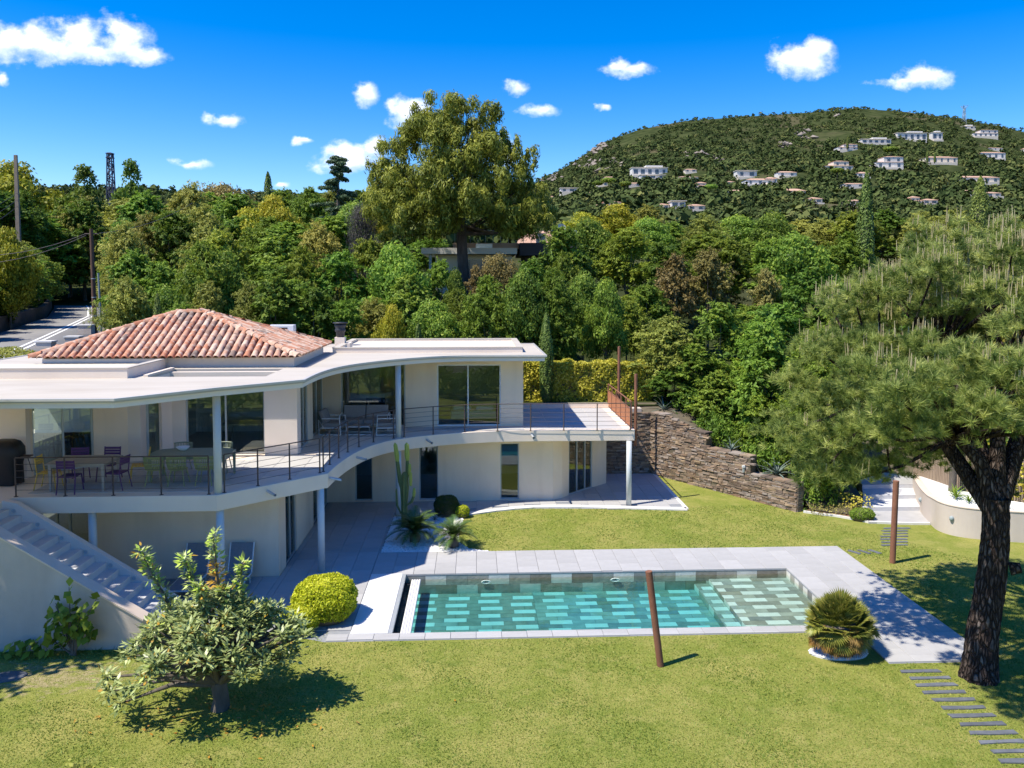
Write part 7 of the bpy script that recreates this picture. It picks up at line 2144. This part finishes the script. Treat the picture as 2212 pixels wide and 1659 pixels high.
# low undergrowth so that no bare earth shows on the banks
def undergrowth():
    rg = np.random.default_rng(101); parts = []
    cl = []
    for _ in range(90):
        s = rg.random(); e = WA.lerp(WB, s); o_ = rg.uniform(.5, 4.5)
        x = e.x + .8 * o_; y = e.y + .75 * o_
        if x > 14.0 + (y - 27.4) * .45: x = 13.6 + (y - 27.4) * .4
        zt = wall_top(s * WLEN) if o_ < 1.5 else 1.6
        cl.append((x, y, zt - .1 + rg.uniform(-.1, .6), .6, .6, .55))
    for _ in range(40):
        x = rg.uniform(12.3, 13.9); y = rg.uniform(28.9, 32.0); cl.append((x + (y - 29) * .4 - .4, y, rg.uniform(.1, 1.6), .5, .5, .5))
    for _ in range(60):
        x = rg.uniform(18.5, 30); y = rg.uniform(27.5, 36); cl.append((x, max(y, 46 - x * .95), .9 + rg.uniform(0, 2.6), .8, .7, .8))
    for _ in range(70):
        y = rg.uniform(29.6, 39); cl.append((17.75 + (y - 30.4) * .37 + rg.uniform(-.1, .9), y, rg.uniform(.5, 3.2), .6, .6, .65))
    V, F_, r = clump_leaves(rg, cl, 80000, .17, .06, up=.2, jit=.6, axis_fn=feather)
    tag(obj('undergrowth', np_mesh('undergrowth', V, F_, M['leaf_green'], r)), 'dense low greenery under the trees behind the stone wall', 'undergrowth', kind='stuff')
    # flowers and dry stems in the mulch bed
    n = 500; P = np.stack([rg.uniform(12, 13.9, n), rg.uniform(27.9, 28.8, n), rg.uniform(.05, .3, n)], -1)
    V, F_ = leaf_quads(rg, P, np.tile([0, -.4, 1.0], (n, 1)), .10, .035, jit=.7)
    tag(obj('bed_plants', np_mesh('bed_plants', V, F_, M['leaf_brown'], rg.random(n))), 'dry low plants in the mulch bed left of the garden steps', 'plants', kind='stuff')
    n = 170; P = np.stack([rg.uniform(13.2, 14.1, n), rg.uniform(27.7, 28.5, n), rg.uniform(.3, .75, n)], -1)
    V, F_ = leaf_quads(rg, P, np.tile([0, -.5, 1.0], (n, 1)), .07, .06, jit=.6)
    tag(obj('yellow_flowers', np_mesh('yellow_flowers', V, F_, M['leaf_hedge_yellow'], rg.uniform(.5, 1, n))), 'sprays of yellow flowers beside the garden steps', 'flowers', kind='stuff')
    # climber with yellow leaves on the reed fence
    n = 1500; x = rg.uniform(17.6, 21.5, n); P = np.stack([x, np.interp(x, [17.3, 17.45, 17.95, 18.6, 19.4, 20.4, 21.6], [29.4, 28.3, 27.2, 26.35, 25.75, 25.4, 25.2]) - rg.uniform(.05, .25, n), rg.uniform(.9, 3.0, n)], -1)
    k = np.sin(x * 2.1) + np.sin(P[:, 2] * 3 + x) > -.2; P = P[k]; n = len(P)
    V, F_ = leaf_quads(rg, P, np.tile([0, -1.0, .3], (n, 1)), .12, .10, jit=.5)
    tag(obj('golden_climber', np_mesh('golden_climber', V, F_, M['leaf_hedge_yellow'], rg.uniform(.3, 1, n))), 'yellow-leaved climber on the reed fence behind the planter', 'climber', kind='stuff')
undergrowth()
fence = thing('reed_fence', 'brown reed screen fence behind the curved planter', 'fence', (18, 27, .5))
fp = [(17.1, 30.6), (17.3, 29.4), (17.45, 28.3), (17.95, 27.2), (18.6, 26.35), (19.4, 25.75), (20.4, 25.4), (21.6, 25.2), (23, 25.1)]
for a, b in zip(fp[:-1], fp[1:]):
    f_ = MB(); n_ = int((Vector(b) - Vector(a)).length / .075)
    for q in range(n_):
        x = a[0] + (b[0] - a[0]) * q / n_; y = a[1] + (b[1] - a[1]) * q / n_
        f_.tube([(x, y, .4), (x + rs.uniform(-.012, .012), y, 2.3 + rs.uniform(-.06, .06))], .033, 5)
    f_.build('reed_panel', M['reed'], fence)
gpst = MB(); gpst.tube([(17.0, 27.9, .7), (17.03, 27.9, 1.9), (17.05, 27.95, 3.2)], [.13, .12, .10], 12)
tag(gpst.build('grey_trunk', M['bark_grey']), 'slim grey trunk standing in the curved planter', 'trunk')
# ================================================================== LANE, POLES, NEIGHBOURS, FAR HILL
# ---- lane wall, gate pillars
surf('lane_stone', (0.06, 0.05, 0.042), (0.10, 0.085, 0.07), rough=.95, scale=1.6, bump=.8, bscale=4)
lwall = thing('lane_wall', 'long dark stone wall along the far side of the lane', 'wall', (-33, 60, 5))
lm_ = MB(); pts = []
for y in np.linspace(44, 112, 26):
    x = float(np.interp(y, _ry, _rx)); z = float(np.interp(y, _ry, _rz)); pts.append((x - 4.5, y + 0.0, z))
for a, b in zip(pts[:-1], pts[1:]):
    lm_.obox(a, b, .4, a[2] - 1.5, a[2] + 1.5, za=a[2] + 1.0, zb=b[2] + 1.0)
lm_.build('masonry', M['lane_stone'], lwall)
for (px, Y, w, h0, h1, lab) in ((185, 57.5, .9, 4.4, 5.45, 'wide pale gate pillar beside the wooden lane pole'), (157, 52, .85, 4.4, 5.0, 'low pale pillar left of the wide gate pillar'), (97, 47, .85, 4.0, 5.05, 'small pale pillar at the left end of the tiled roof'), (232, 59, .8, 4.6, 5.7, 'stone gate pillar below the grey lamp post')):
    X = spot(px, Y); g_ = thing('gate_pillar', lab, 'pillar', (X, Y, h0), 'pillars along the lane')
    b_ = MB(); b_.box(X - w / 2, X + w / 2, Y - .3, Y + .3, h0 - 1.2, h1 - .08); b_.build('shaft', M['wall_beige'], g_)
    b_ = MB(); b_.box(X - w / 2 - .05, X + w / 2 + .05, Y - .35, Y + .35, h1 - .08, h1); b_.build('cap', M['kerb_white'], g_)
# ---- poles and wires
X = spot(203, 58); zt_ = zat(495, 58, X)
up_ = thing('utility_pole', 'dark wooden utility pole at the lane edge', 'pole', (X, 58, 4.5))
p_ = MB(); p_.tube([(X + .05, 58, 3.5), (X - .05, 58, zt_)], [.17, .12], 10); p_.build('shaft', M['pole_wood'], up_)
for z in (6.0, 7.3, 8.6):
    p_ = MB(); p_.lathe([(.165, z), (.165, z + .05)], (X + .02, 58, 0), 10); p_.build('band', M['aluminium'], up_)
p_ = MB(); p_.tube([(X - .5, 58, zt_ - .35), (X + .35, 58, zt_ - .35)], .04, 6); p_.build('crossarm', M['iron_dark'], up_)
X2 = spot(214, 58.5)
sl = thing('lamp_post', 'slim grey metal post next to the wooden pole', 'post', (X2, 58.5, 4.6))
p_ = MB(); p_.tube([(X2 + .12, 58.5, 4.0), (X2, 58.5, zat(590, 58.5, X2))], [.085, .06], 10); p_.build('shaft', M['pole_metal'], sl)
X3 = spot(45, 92); z3 = zat(338, 92, X3)
cpole = thing('concrete_pole', 'tall bare concrete pole on the far left', 'pole', (X3, 92, 8))
p_ = MB(); p_.add([(X3 + a, 92 + b, 5.0) for a, b in ((-.26, -.2), (.26, -.2), (.26, .2), (-.26, .2))] + [(X3 - .05 + a, 92 + b, z3) for a, b in ((-.16, -.12), (.16, -.12), (.16, .12), (-.16, .12))], [(0, 3, 2, 1), (4, 5, 6, 7), (0, 1, 5, 4), (1, 2, 6, 5), (2, 3, 7, 6), (3, 0, 4, 7)]); p_.build('shaft', M['pole_concrete'], cpole)
def wire(a, b, sag, label):
    a = Vector(a); b = Vector(b); m_ = MB()
    m_.tube([tuple(a.lerp(b, t) - Vector((0, 0, sag * 4 * t * (1 - t)))) for t in np.linspace(0, 1, 9)], .018, 4, cap=False)
    w_ = m_.build('overhead_wire', M['cable']); tag(w_, label, 'wire', 'overhead wires')
for k, (ya, lab) in enumerate(((462, 'topmost wire from the concrete pole to the left edge'), (486, 'second wire from the concrete pole to the left edge'), (508, 'lowest wire from the concrete pole to the left edge'))):
    wire((X3, 92, zat(418 + k * 14, 92, X3)), (spot(-120, 70), 70, zat(ya, 70, spot(-120, 70))), .8, lab)
wire((X - .4, 58, zt_ - .33), (spot(-100, 60), 60, zat(550, 60, spot(-100, 60))), .6, 'upper wire from the wooden pole to the left edge')
wire((X - .4, 58, zt_ - .45), (spot(-100, 60), 60, zat(572, 60, spot(-100, 60))), .6, 'lower wire from the wooden pole to the left edge')
wire((X + .3, 58, zt_ - .33), (spot(420, 75), 75, zat(440, 75, spot(420, 75))), .5, 'wire from the wooden pole into the wood on the right')
# lattice pylon
Xp, Yp_ = spot(246, 142), 142; zt2 = zat(334, 142, Xp); zb2 = zt2 - 16
py_ = thing('lattice_pylon', 'dark steel lattice pylon on the left skyline', 'pylon', (Xp, Yp_, zb2))
def lattice(m_, X, Y, z0, z1, w0, w1, n, r_):
    def c(z, sx, sy):
        f = (z - z0) / (z1 - z0); w = w0 + (w1 - w0) * f; return (X + sx * w, Y + sy * w, z)
    for sx in (-1, 1):
        for sy in (-1, 1): m_.tube([c(z0, sx, sy), c(z1, sx, sy)], r_, 5)
    for k in range(n):
        a = z0 + (z1 - z0) * k / n; b = z0 + (z1 - z0) * (k + 1) / n; s = 1 if k % 2 else -1
        for sy in (-1, 1): m_.tube([c(a, -s, sy), c(b, s, sy)], r_ * .7, 4); m_.tube([c(b, -1, sy), c(b, 1, sy)], r_ * .7, 4)
        for sx in (-1, 1): m_.tube([c(a, sx, -s), c(b, sx, s)], r_ * .7, 4)
l_ = MB(); lattice(l_, Xp, Yp_, zb2, zt2, .70, .36, 12, .115); l_.build('frame', M['pylon_steel'], py_)
l_ = MB()
for z in (zt2, zt2 - .7): l_.box(Xp - .55, Xp + .55, Yp_ - .5, Yp_ + .5, z - .14, z)
l_.build('platform', M['pylon_steel'], py_)

# ---- neighbouring house behind the tall pine
nb = thing('neighbouring_house', 'modern flat-roofed house with timber-clad top behind the tall pine', 'house', (1.5, 59, 8))
def part(name, mat, *boxes):
    m_ = MB()
    for b in boxes: m_.box(*b)
    return m_.build(name, M[mat], nb)
part('roof_slab', 'house_white', (-3.8, 2.9, 57.0, 66, 10.36, 10.78))
part('wall', 'house_cream', (-2.9, 2.6, 58.4, 65, 6.0, 10.34))
part('timber_top', 'wood_cladding', (-1.65, 3.1, 58.6, 64, 10.79, 11.2))
w_ = part('window', 'house_window', (-.5, .9, 58.34, 58.395, 8.3, 10.0)); part('window', 'house_window', (1.4, 2.4, 58.34, 58.395, 8.3, 10.0)); part('column', 'pole_metal', (-3.3, -3.1, 57.4, 57.6, 6, 10.35))
part('skylight', 'aluminium', (.0, 1.2, 58.50, 58.595, 10.84, 11.14))
part('side_block', 'dark_cladding', (3.15, 7.4, 58.2, 65, 10.3, 11.2)); part('side_wall', 'dark_cladding', (3.6, 7.0, 59.5, 65, 6, 10.29))
for k in range(17):
    x = -1.5 + k * .55; m_ = MB(); m_.box(x - .015, x + .015, 58.7, 58.73, 11.2, 12.1); m_.build('railing_post', M['pole_metal'], nb)
m_ = MB(); m_.box(-1.5, 7.3, 58.69, 58.74, 12.08, 12.12); m_.build('railing_top', M['pole_metal'], nb)
m_ = MB(); m_.add([(3.4, 66, 11.3), (6.6, 66, 11.3), (6.2, 68, 12.7), (3.8, 68, 12.7), (6.6, 70, 11.3), (3.4, 70, 11.3)], [(0, 1, 2, 3), (3, 2, 4, 5), (0, 3, 5), (1, 4, 2), (0, 5, 4, 1)]); m_.build('tiled_gable', M['house_tile'], nb)
m_ = MB(); m_.box(4.4, 5.1, 59.2, 59.3, 11.25, 11.95); m_.build('sun_bed', M['house_cream'], nb)
sd = thing('satellite_dish', 'white satellite dish beside the tiled gable of the neighbouring house', 'satellite dish', (6.3, 60, 12))
m_ = MB(); n = 18; pr = [(0, .10), (.2, .07), (.36, 0.0)]
vs = [(6.3 + r_ * math.cos(2 * math.pi * k / n), 60 + d_ - .12, 12.35 + r_ * math.sin(2 * math.pi * k / n)) for r_, d_ in pr for k in range(n)]
m_.add(vs, [(i * n + k, i * n + (k + 1) % n, (i + 1) * n + (k + 1) % n, (i + 1) * n + k) for i in range(2) for k in range(n)], True); m_.build('dish', M['bowl_white'], sd)
m_ = MB(); m_.tube([(6.3, 60.05, 12.3), (6.3, 60.1, 10.8)], .04, 6); m_.build('mast', M['pole_metal'], sd)

# ---- houses on the far hill
def ray_hit(px, py):
    """where the line of sight at that bearing and elevation meets the hillside"""
    u = spot(px, 1.0)
    Y = np.linspace(250, 1140, 900); X = u * Y
    z = terrain(X, Y); line = CAM_H + (612 - py) / FPX * (Y * math.cos(_yaw) + X * math.sin(_yaw))
    k = np.where(z >= line)[0]
    return (float(X[k[0]]), float(Y[k[0]]), float(z[k[0]])) if len(k) else None
i2 = lambda x, y: (1647.5 + x * .2552, 201.6 + y * .2552)
i1 = lambda x, y: (1094.5 + x * .25, 201.6 + y * .25)
HL = []
for (x0, x1, y, h, st_) in [(1725, 1945, 385, 66, 'w2'), (1090, 1350, 415, 62, 'm'), (1390, 1480, 412, 62, 'm'), (795, 1050, 442, 36, 'm'), (600, 770, 495, 58, 'w2'), (495, 735, 665, 90, 'c2'), (915, 1155, 645, 108, 'w3'), (1330, 1610, 602, 62, 'c'), (1790, 2010, 570, 66, 'w'),
                        (1855, 1990, 495, 26, 'w'), (1610, 1965, 765, 62, 'c'), (770, 870, 722, 50, 'w'), (650, 850, 805, 32, 'w'), (100, 265, 712, 46, 'w'), (0, 100, 770, 56, 'w'), (135, 340, 882, 72, 'c'), (355, 480, 937, 28, 'c'), (695, 830, 957, 36, 'c'), (1190, 1320, 945, 72, 'c2'),
                        (1320, 1450, 945, 48, 'c'), (1660, 1770, 865, 34, 'c'), (1850, 1980, 882, 28, 'c'), (2160, 2260, 515, 44, 'w'), (1640, 1750, 318, 20, 'm')]:
    HL.append((*i2(x0, y), i2(x1, y)[0], h * .2552, st_))
for (x0, x1, y, h, st_) in [(1070, 1375, 720, 64, 'm'), (1140, 1355, 750, 24, 'f'), (1465, 1640, 756, 32, 'c'), (1520, 1625, 692, 30, 'c'), (830, 940, 756, 28, 'c'), (770, 870, 808, 44, 'c'), (1020, 1160, 812, 34, 'c'), (460, 655, 862, 34, 'f'), (1575, 1735, 826, 56, 'c2'), (1885, 1950, 798, 28, 'c'),
                        (1965, 2140, 736, 54, 'f'), (2040, 2290, 802, 62, 'w'), (1500, 1640, 906, 36, 'w'), (1850, 2110, 894, 58, 'w'), (740, 1025, 1000, 66, 'c2'), (870, 980, 906, 22, 'c'), (680, 740, 900, 40, 'c'), (1410, 1530, 992, 34, 'f'), (1290, 1390, 1006, 24, 'c'), (1545, 1700, 1016, 46, 'c'), (350, 410, 922, 16, 'c'), (450, 500, 942, 30, 'c')]:
    HL.append((*i1(x0, y), i1(x1, y)[0], h * .25, st_))
HL.sort(key=lambda h: (h[0] + h[2]) / 2)
ordn = ['first', 'second', 'third', 'fourth', 'fifth', 'sixth', 'seventh', 'eighth', 'ninth', 'tenth', 'eleventh', 'twelfth', 'thirteenth', 'fourteenth', 'fifteenth', 'sixteenth', 'seventeenth', 'eighteenth', 'nineteenth', 'twentieth', 'twenty-first', 'twenty-second', 'twenty-third', 'twenty-fourth']
cnt = {}
desc = {'w': 'white house with tiled roof', 'w2': 'two-storey white house with tiled roof', 'w3': 'biggest white villa', 'm': 'grey-white modern terraced house', 'f': 'low white flat-roofed house', 'c': 'cream house with tiled roof', 'c2': 'two-tier cream house with tiled roof'}
SITES = []
for (xa, yb, xb, hp, st_) in HL:
    px = (xa + xb) / 2; hit = ray_hit(px, yb)
    if hit is None: continue
    X, Y, Zg_ = hit; k = Y / FPX; w = (xb - xa) * k; h = max(hp * k, 3.2); d = min(max(w * .5, 7), 12)
    cnt[st_] = cnt.get(st_, 0) + 1
    lab = desc[st_] + ' on the far hill' + ('' if st_ == 'w3' else ', %s such from the left' % ordn[cnt[st_] - 1])
    t = thing('hill_house', lab, 'house', (X, Y, Zg_), 'houses on the far hill')
    SITES.append((X, Y, w, Zg_, h))
    wall_m = 'house_white' if st_ in ('w', 'w2', 'w3', 'f', 'm') else 'house_cream'
    flatr = st_ in ('m', 'f')
    def hbox(name, mat, *b, parent=t):
        m_ = MB(); m_.box(*b); return m_.build(name, M[mat], parent)
    def hiproof(x0, x1, y0, y1, z, rise):
        m_ = MB(); e = .5; x0 -= e; x1 += e; y0 -= e; y1 += e; q = min((y1 - y0) / 2, (x1 - x0) / 2 - .3); ym = (y0 + y1) / 2
        m_.add([(x0, y0, z), (x1, y0, z), (x1, y1, z), (x0, y1, z), (x0 + q, ym, z + rise), (x1 - q, ym, z + rise)], [(0, 1, 5, 4), (1, 2, 5), (2, 3, 4, 5), (3, 0, 4), (3, 2, 1, 0)])
        return m_.build('roof', M['house_tile'], t)
    y0, y1 = Y - d * .2, Y + d * .8
    zb_ = Zg_ - 3
    rise = 0.0 if flatr else min(1.9, h * .32)
    hw = h - rise
    def windows(x0, x1, z0, z1, yf):
        n_ = max(2, min(5, int((x1 - x0) / 6.0))); 
        for i in range(n_):
            cx = x0 + (x1 - x0) * (i + .5) / n_; ww = min(1.2, (x1 - x0) / n_ * .26) * rs.uniform(.6, 1.15) * (1.5 if flatr else 1)
            m_ = MB(); m_.box(cx - ww, cx + ww, yf - .09, yf - .012, z0 + (z1 - z0) * .18, z0 + (z1 - z0) * .78); m_.build('window', M['house_window'], t)
    if st_ in ('w2', 'c2', 'w3') and w > 8:
        f0, f1 = (.30, 1.0) if st_ != 'c2' else (.3, .85)
        hbox('wall', wall_m, X - w / 2, X + w / 2, y0, y1, zb_, Zg_ + hw * .55)
        hiproof(X - w / 2, X + w / 2, y0, y1, Zg_ + hw * .55, rise * .7)
        hbox('upper_wall', wall_m, X - w / 2 + w * f0, X - w / 2 + w * f1, y0 + .6, y1 - .3, Zg_ + hw * .56, Zg_ + hw + rise * .3)
        hiproof(X - w / 2 + w * f0, X - w / 2 + w * f1, y0 + .6, y1 - .3, Zg_ + hw + rise * .3, rise * .7)
        windows(X - w / 2, X + w / 2, Zg_, Zg_ + hw * .55, y0); windows(X - w / 2 + w * f0, X - w / 2 + w * f1, Zg_ + hw * .58, Zg_ + hw, y0 + .6)
    else:
        hbox('wall', wall_m, X - w / 2, X + w / 2, y0, y1, zb_, Zg_ + hw)
        if flatr:
            hbox('roof', 'house_flatroof', X - w / 2 - .6, X + w / 2 + .6, y0 - 1.0, y1 + .4, Zg_ + hw, Zg_ + hw + .35)
            if st_ == 'm': hbox('upper_block', wall_m, X - w * .1, X + w * .38, y0 + 2, y1, Zg_ + hw + .36, Zg_ + hw + 2.4)
        else: hiproof(X - w / 2, X + w / 2, y0, y1, Zg_ + hw, rise)
        windows(X - w / 2, X + w / 2, Zg_, Zg_ + hw, y0)
    hbox('terrace', 'house_cream', X - w * .5, X + w * .42, y0 - 4.0, y0 - .02, zb_ - 2, Zg_ - .2)

# ---- scrub and trees that cover the hill: every bush a dome of leafy faces
def maquis():
    rg = np.random.default_rng(111)
    def domes(n, K, Y, u, size, name, label, leaf):
        X = u * Y
        clear = (np.sin(X * .017 + 1.1) * np.sin(Y * .021 + .4) + .5 * np.sin(X * .041 - Y * .03)) > 1.05
        keep = ~clear
        for (sx, sy, w, zz, hh) in SITES:
            keep &= ~((np.abs(X - sx) < w * .56 + size * .5) & (Y > sy - 24) & (Y < sy + 11))
            keep &= ~((np.abs(X / Y * sy - sx) < w * .5) & (Y > sy - 55) & (Y <= sy - 23) & (size > 2.6))
        X, Y, size = X[keep], Y[keep], size[keep]; n = len(X)
        Z = terrain(X, Y)
        d = sphere_dirs(rg, n * K, .55).reshape(n, K, 3)
        d[..., 2] = np.where(d[..., 2] < -.25, -d[..., 2], d[..., 2])
        ph = rg.uniform(0, 6.28, (n, 1))
        lump = 1 + .20 * np.sin(d[..., 0] * 5 + ph) * np.cos(d[..., 1] * 4 + 2 * ph) + .12 * np.sin(d[..., 2] * 8 + ph * 3)
        tall = rg.uniform(.7, 1.25, (n, 1))
        r = size[:, None] * lump * rg.uniform(.75, 1.05, (n, K))
        P = np.stack([X[:, None] + d[..., 0] * r, Y[:, None] + d[..., 1] * r, Z[:, None] + size[:, None] * .3 + d[..., 2] * r * tall], -1).reshape(-1, 3)
        L_ = np.repeat(size * leaf, K) * rg.uniform(.7, 1.3, n * K)
        V, F_ = leaf_quads(rg, P, d.reshape(-1, 3), L_, L_ * .75, jit=.45)
        tone = np.repeat(np.clip(rg.normal(.42, .24, n), 0, 1), K) + rg.normal(0, .10, n * K)
        tag(obj(name, np_mesh(name, V, F_, M['maquis'], np.clip(tone, 0, 1))), label, 'woodland', kind='stuff')
    n = 15000
    Y = rg.uniform(400 ** .8, 1168 ** .8, n) ** (1 / .8); u = np.where(rg.random(n) < .84, rg.uniform(.03, .76, n), rg.uniform(-.66, .05, n))
    Y = np.where(u < .04, 350 + (Y - 400) * .6, Y)
    size = np.clip(rg.lognormal(.98, .36, n), 1.5, 6.0) * (1 - .28 * sstep(650, 1150, Y))
    domes(n, 30, Y, u, size, 'hill_scrub', 'dark green scrub and woodland covering the far hill', .68)
    n = 1500
    Y = rg.uniform(125, 430, n); u = rg.uniform(-.66, .78, n); size = np.clip(rg.lognormal(1.15, .3, n), 2.0, 5.5)
    domes(n, 150, Y, u, size, 'valley_wood', 'mixed woodland at the foot of the far hill', .34)
maquis()
# bare rock on the left shoulder of the hill
def rocks():
    rg = np.random.default_rng(131); V, F_ = [], []
    for (px, py, n, sp) in ((1292, 318, 26, 14), (1280, 330, 16, 10), (1220, 345, 16, 14), (1195, 362, 14, 14), (1190, 390, 22, 18), (1270, 360, 22, 26), (1330, 355, 10, 14), (1500, 345, 14, 22), (1540, 350, 10, 18), (1800, 255, 6, 6), (1730, 300, 12, 22), (1690, 320, 10, 16)):
        for _ in range(n):
            h = ray_hit(px + rg.normal(0, sp * .6), py + rg.normal(0, sp * .28))
            if h is None: continue
            s = rg.uniform(1.5, 4.2); p = np.array(h) + np.array([0, -2, .5]); b = len(V)
            c = rg.normal(0, 1, (6, 3)); oc = np.array([(1, 0, 0), (0, 1, 0), (-1, 0, 0), (0, -1, 0), (0, 0, 1), (0, 0, -1)], float) + c * .28
            V += list(p + oc * np.array([s * 1.3, s, s * .8])); F_ += [(b + i, b + (i + 1) % 4, b + 4) for i in range(4)] + [(b + (i + 1) % 4, b + i, b + 5) for i in range(4)]
    tag(obj('hill_rocks', np_mesh('hill_rocks', V, F_, M['rock'])), 'bare pale rock outcrops on the far hill', 'rocks', kind='stuff')
rocks()
# umbrella pines and cypresses that can be told apart on the hill
def hill_trees():
    rg = np.random.default_rng(141)
    cl = [(0, 0, 7.2, 4.2, 4.2, 1.5), (1.8, .5, 7.4, 2.6, 2.6, 1.1), (-1.9, -.4, 7.0, 2.7, 2.7, 1.1)]
    V, F_, r = clump_leaves(rg, cl, 2600, 1.0, .6, up=.5, jit=.5); um = np_mesh('crown', V, F_, M['leaf_green'], r)
    tm = MB(); tm.tube([(0, 0, -1), (.1, 0, 6.4)], [.3, .2], 6); tmm = tm.mesh('trunk', M['bark'])
    cy = column_crown(rg, 11, 1.1, 1400, .7, 'leaf_cypress'); cm = MB(); cm.lathe([(.5, -1), (.6, 5), (0, 10)], n=6); cmm = cm.mesh('trunk', M['bark_grey'])
    L = [(1286, 420, 'u', 'umbrella pine left of the pair on the lower hill'), (1308, 418, 'u', 'smaller umbrella pine touching the left one on the lower hill'), (1344, 422, 'u', 'wide umbrella pine right of the pair on the lower hill'), (1522, 432, 'u', 'umbrella pine below the cream two-tier house'), (1790, 395, 'u', 'umbrella pine below the two-tier house on the right hill'), (1905, 352, 'u', 'umbrella pine right of the biggest white villa'),
         (1462, 425, 'c', 'small dark cypress on the lower hill, leftmost'), (1468, 422, 'c', 'small dark cypress next to the leftmost one'), (1982, 358, 'c', 'dark cypress beside the cream house on the right hill'), (1998, 358, 'c', 'dark cypress right in front of the cream house on the right hill'), (1814, 328, 'c', 'dark cypress beside the upper two-storey white house'), (1793, 325, 'c', 'dark cypress left of the upper two-storey white house'), (1370, 432, 'c', 'dark cypress below the wide umbrella pine')]
    for (px, py, k, lab) in L:
        h = ray_hit(px, py)
        if h is None: continue
        s = (1.0 if k == 'u' else .75) * rg.uniform(.85, 1.1) * max(.8, h[1] / 600)
        t = local_thing('umbrella_pine' if k == 'u' else 'cypress', (h[0], h[1] - 10, h[2]), rg.uniform(0, 6), s); tag(t, lab, 'tree' if k == 'u' else 'cypress', 'single trees on the far hill')
        obj('trunk', tmm if k == 'u' else cmm, t); obj('crown', um if k == 'u' else cy, t)
hill_trees()
# pylon on the hill crest
Yq = 1120; Xq = spot(2071, Yq); zq = float(terrain(Xq, Yq))
hp = thing('hill_pylon', 'thin lattice pylon on the right crest of the far hill', 'pylon', (Xq, Yq, zq))
l_ = MB(); lattice(l_, Xq, Yq, zq - 2, zq + 20, 2.2, 1.0, 6, .28); l_.build('mast', M['pole_metal'], hp)
l_ = MB(); lattice(l_, Xq, Yq, zq + 20, zq + 24, 1.0, 3.4, 1, .28); l_.build('head', M['pole_metal'], hp)
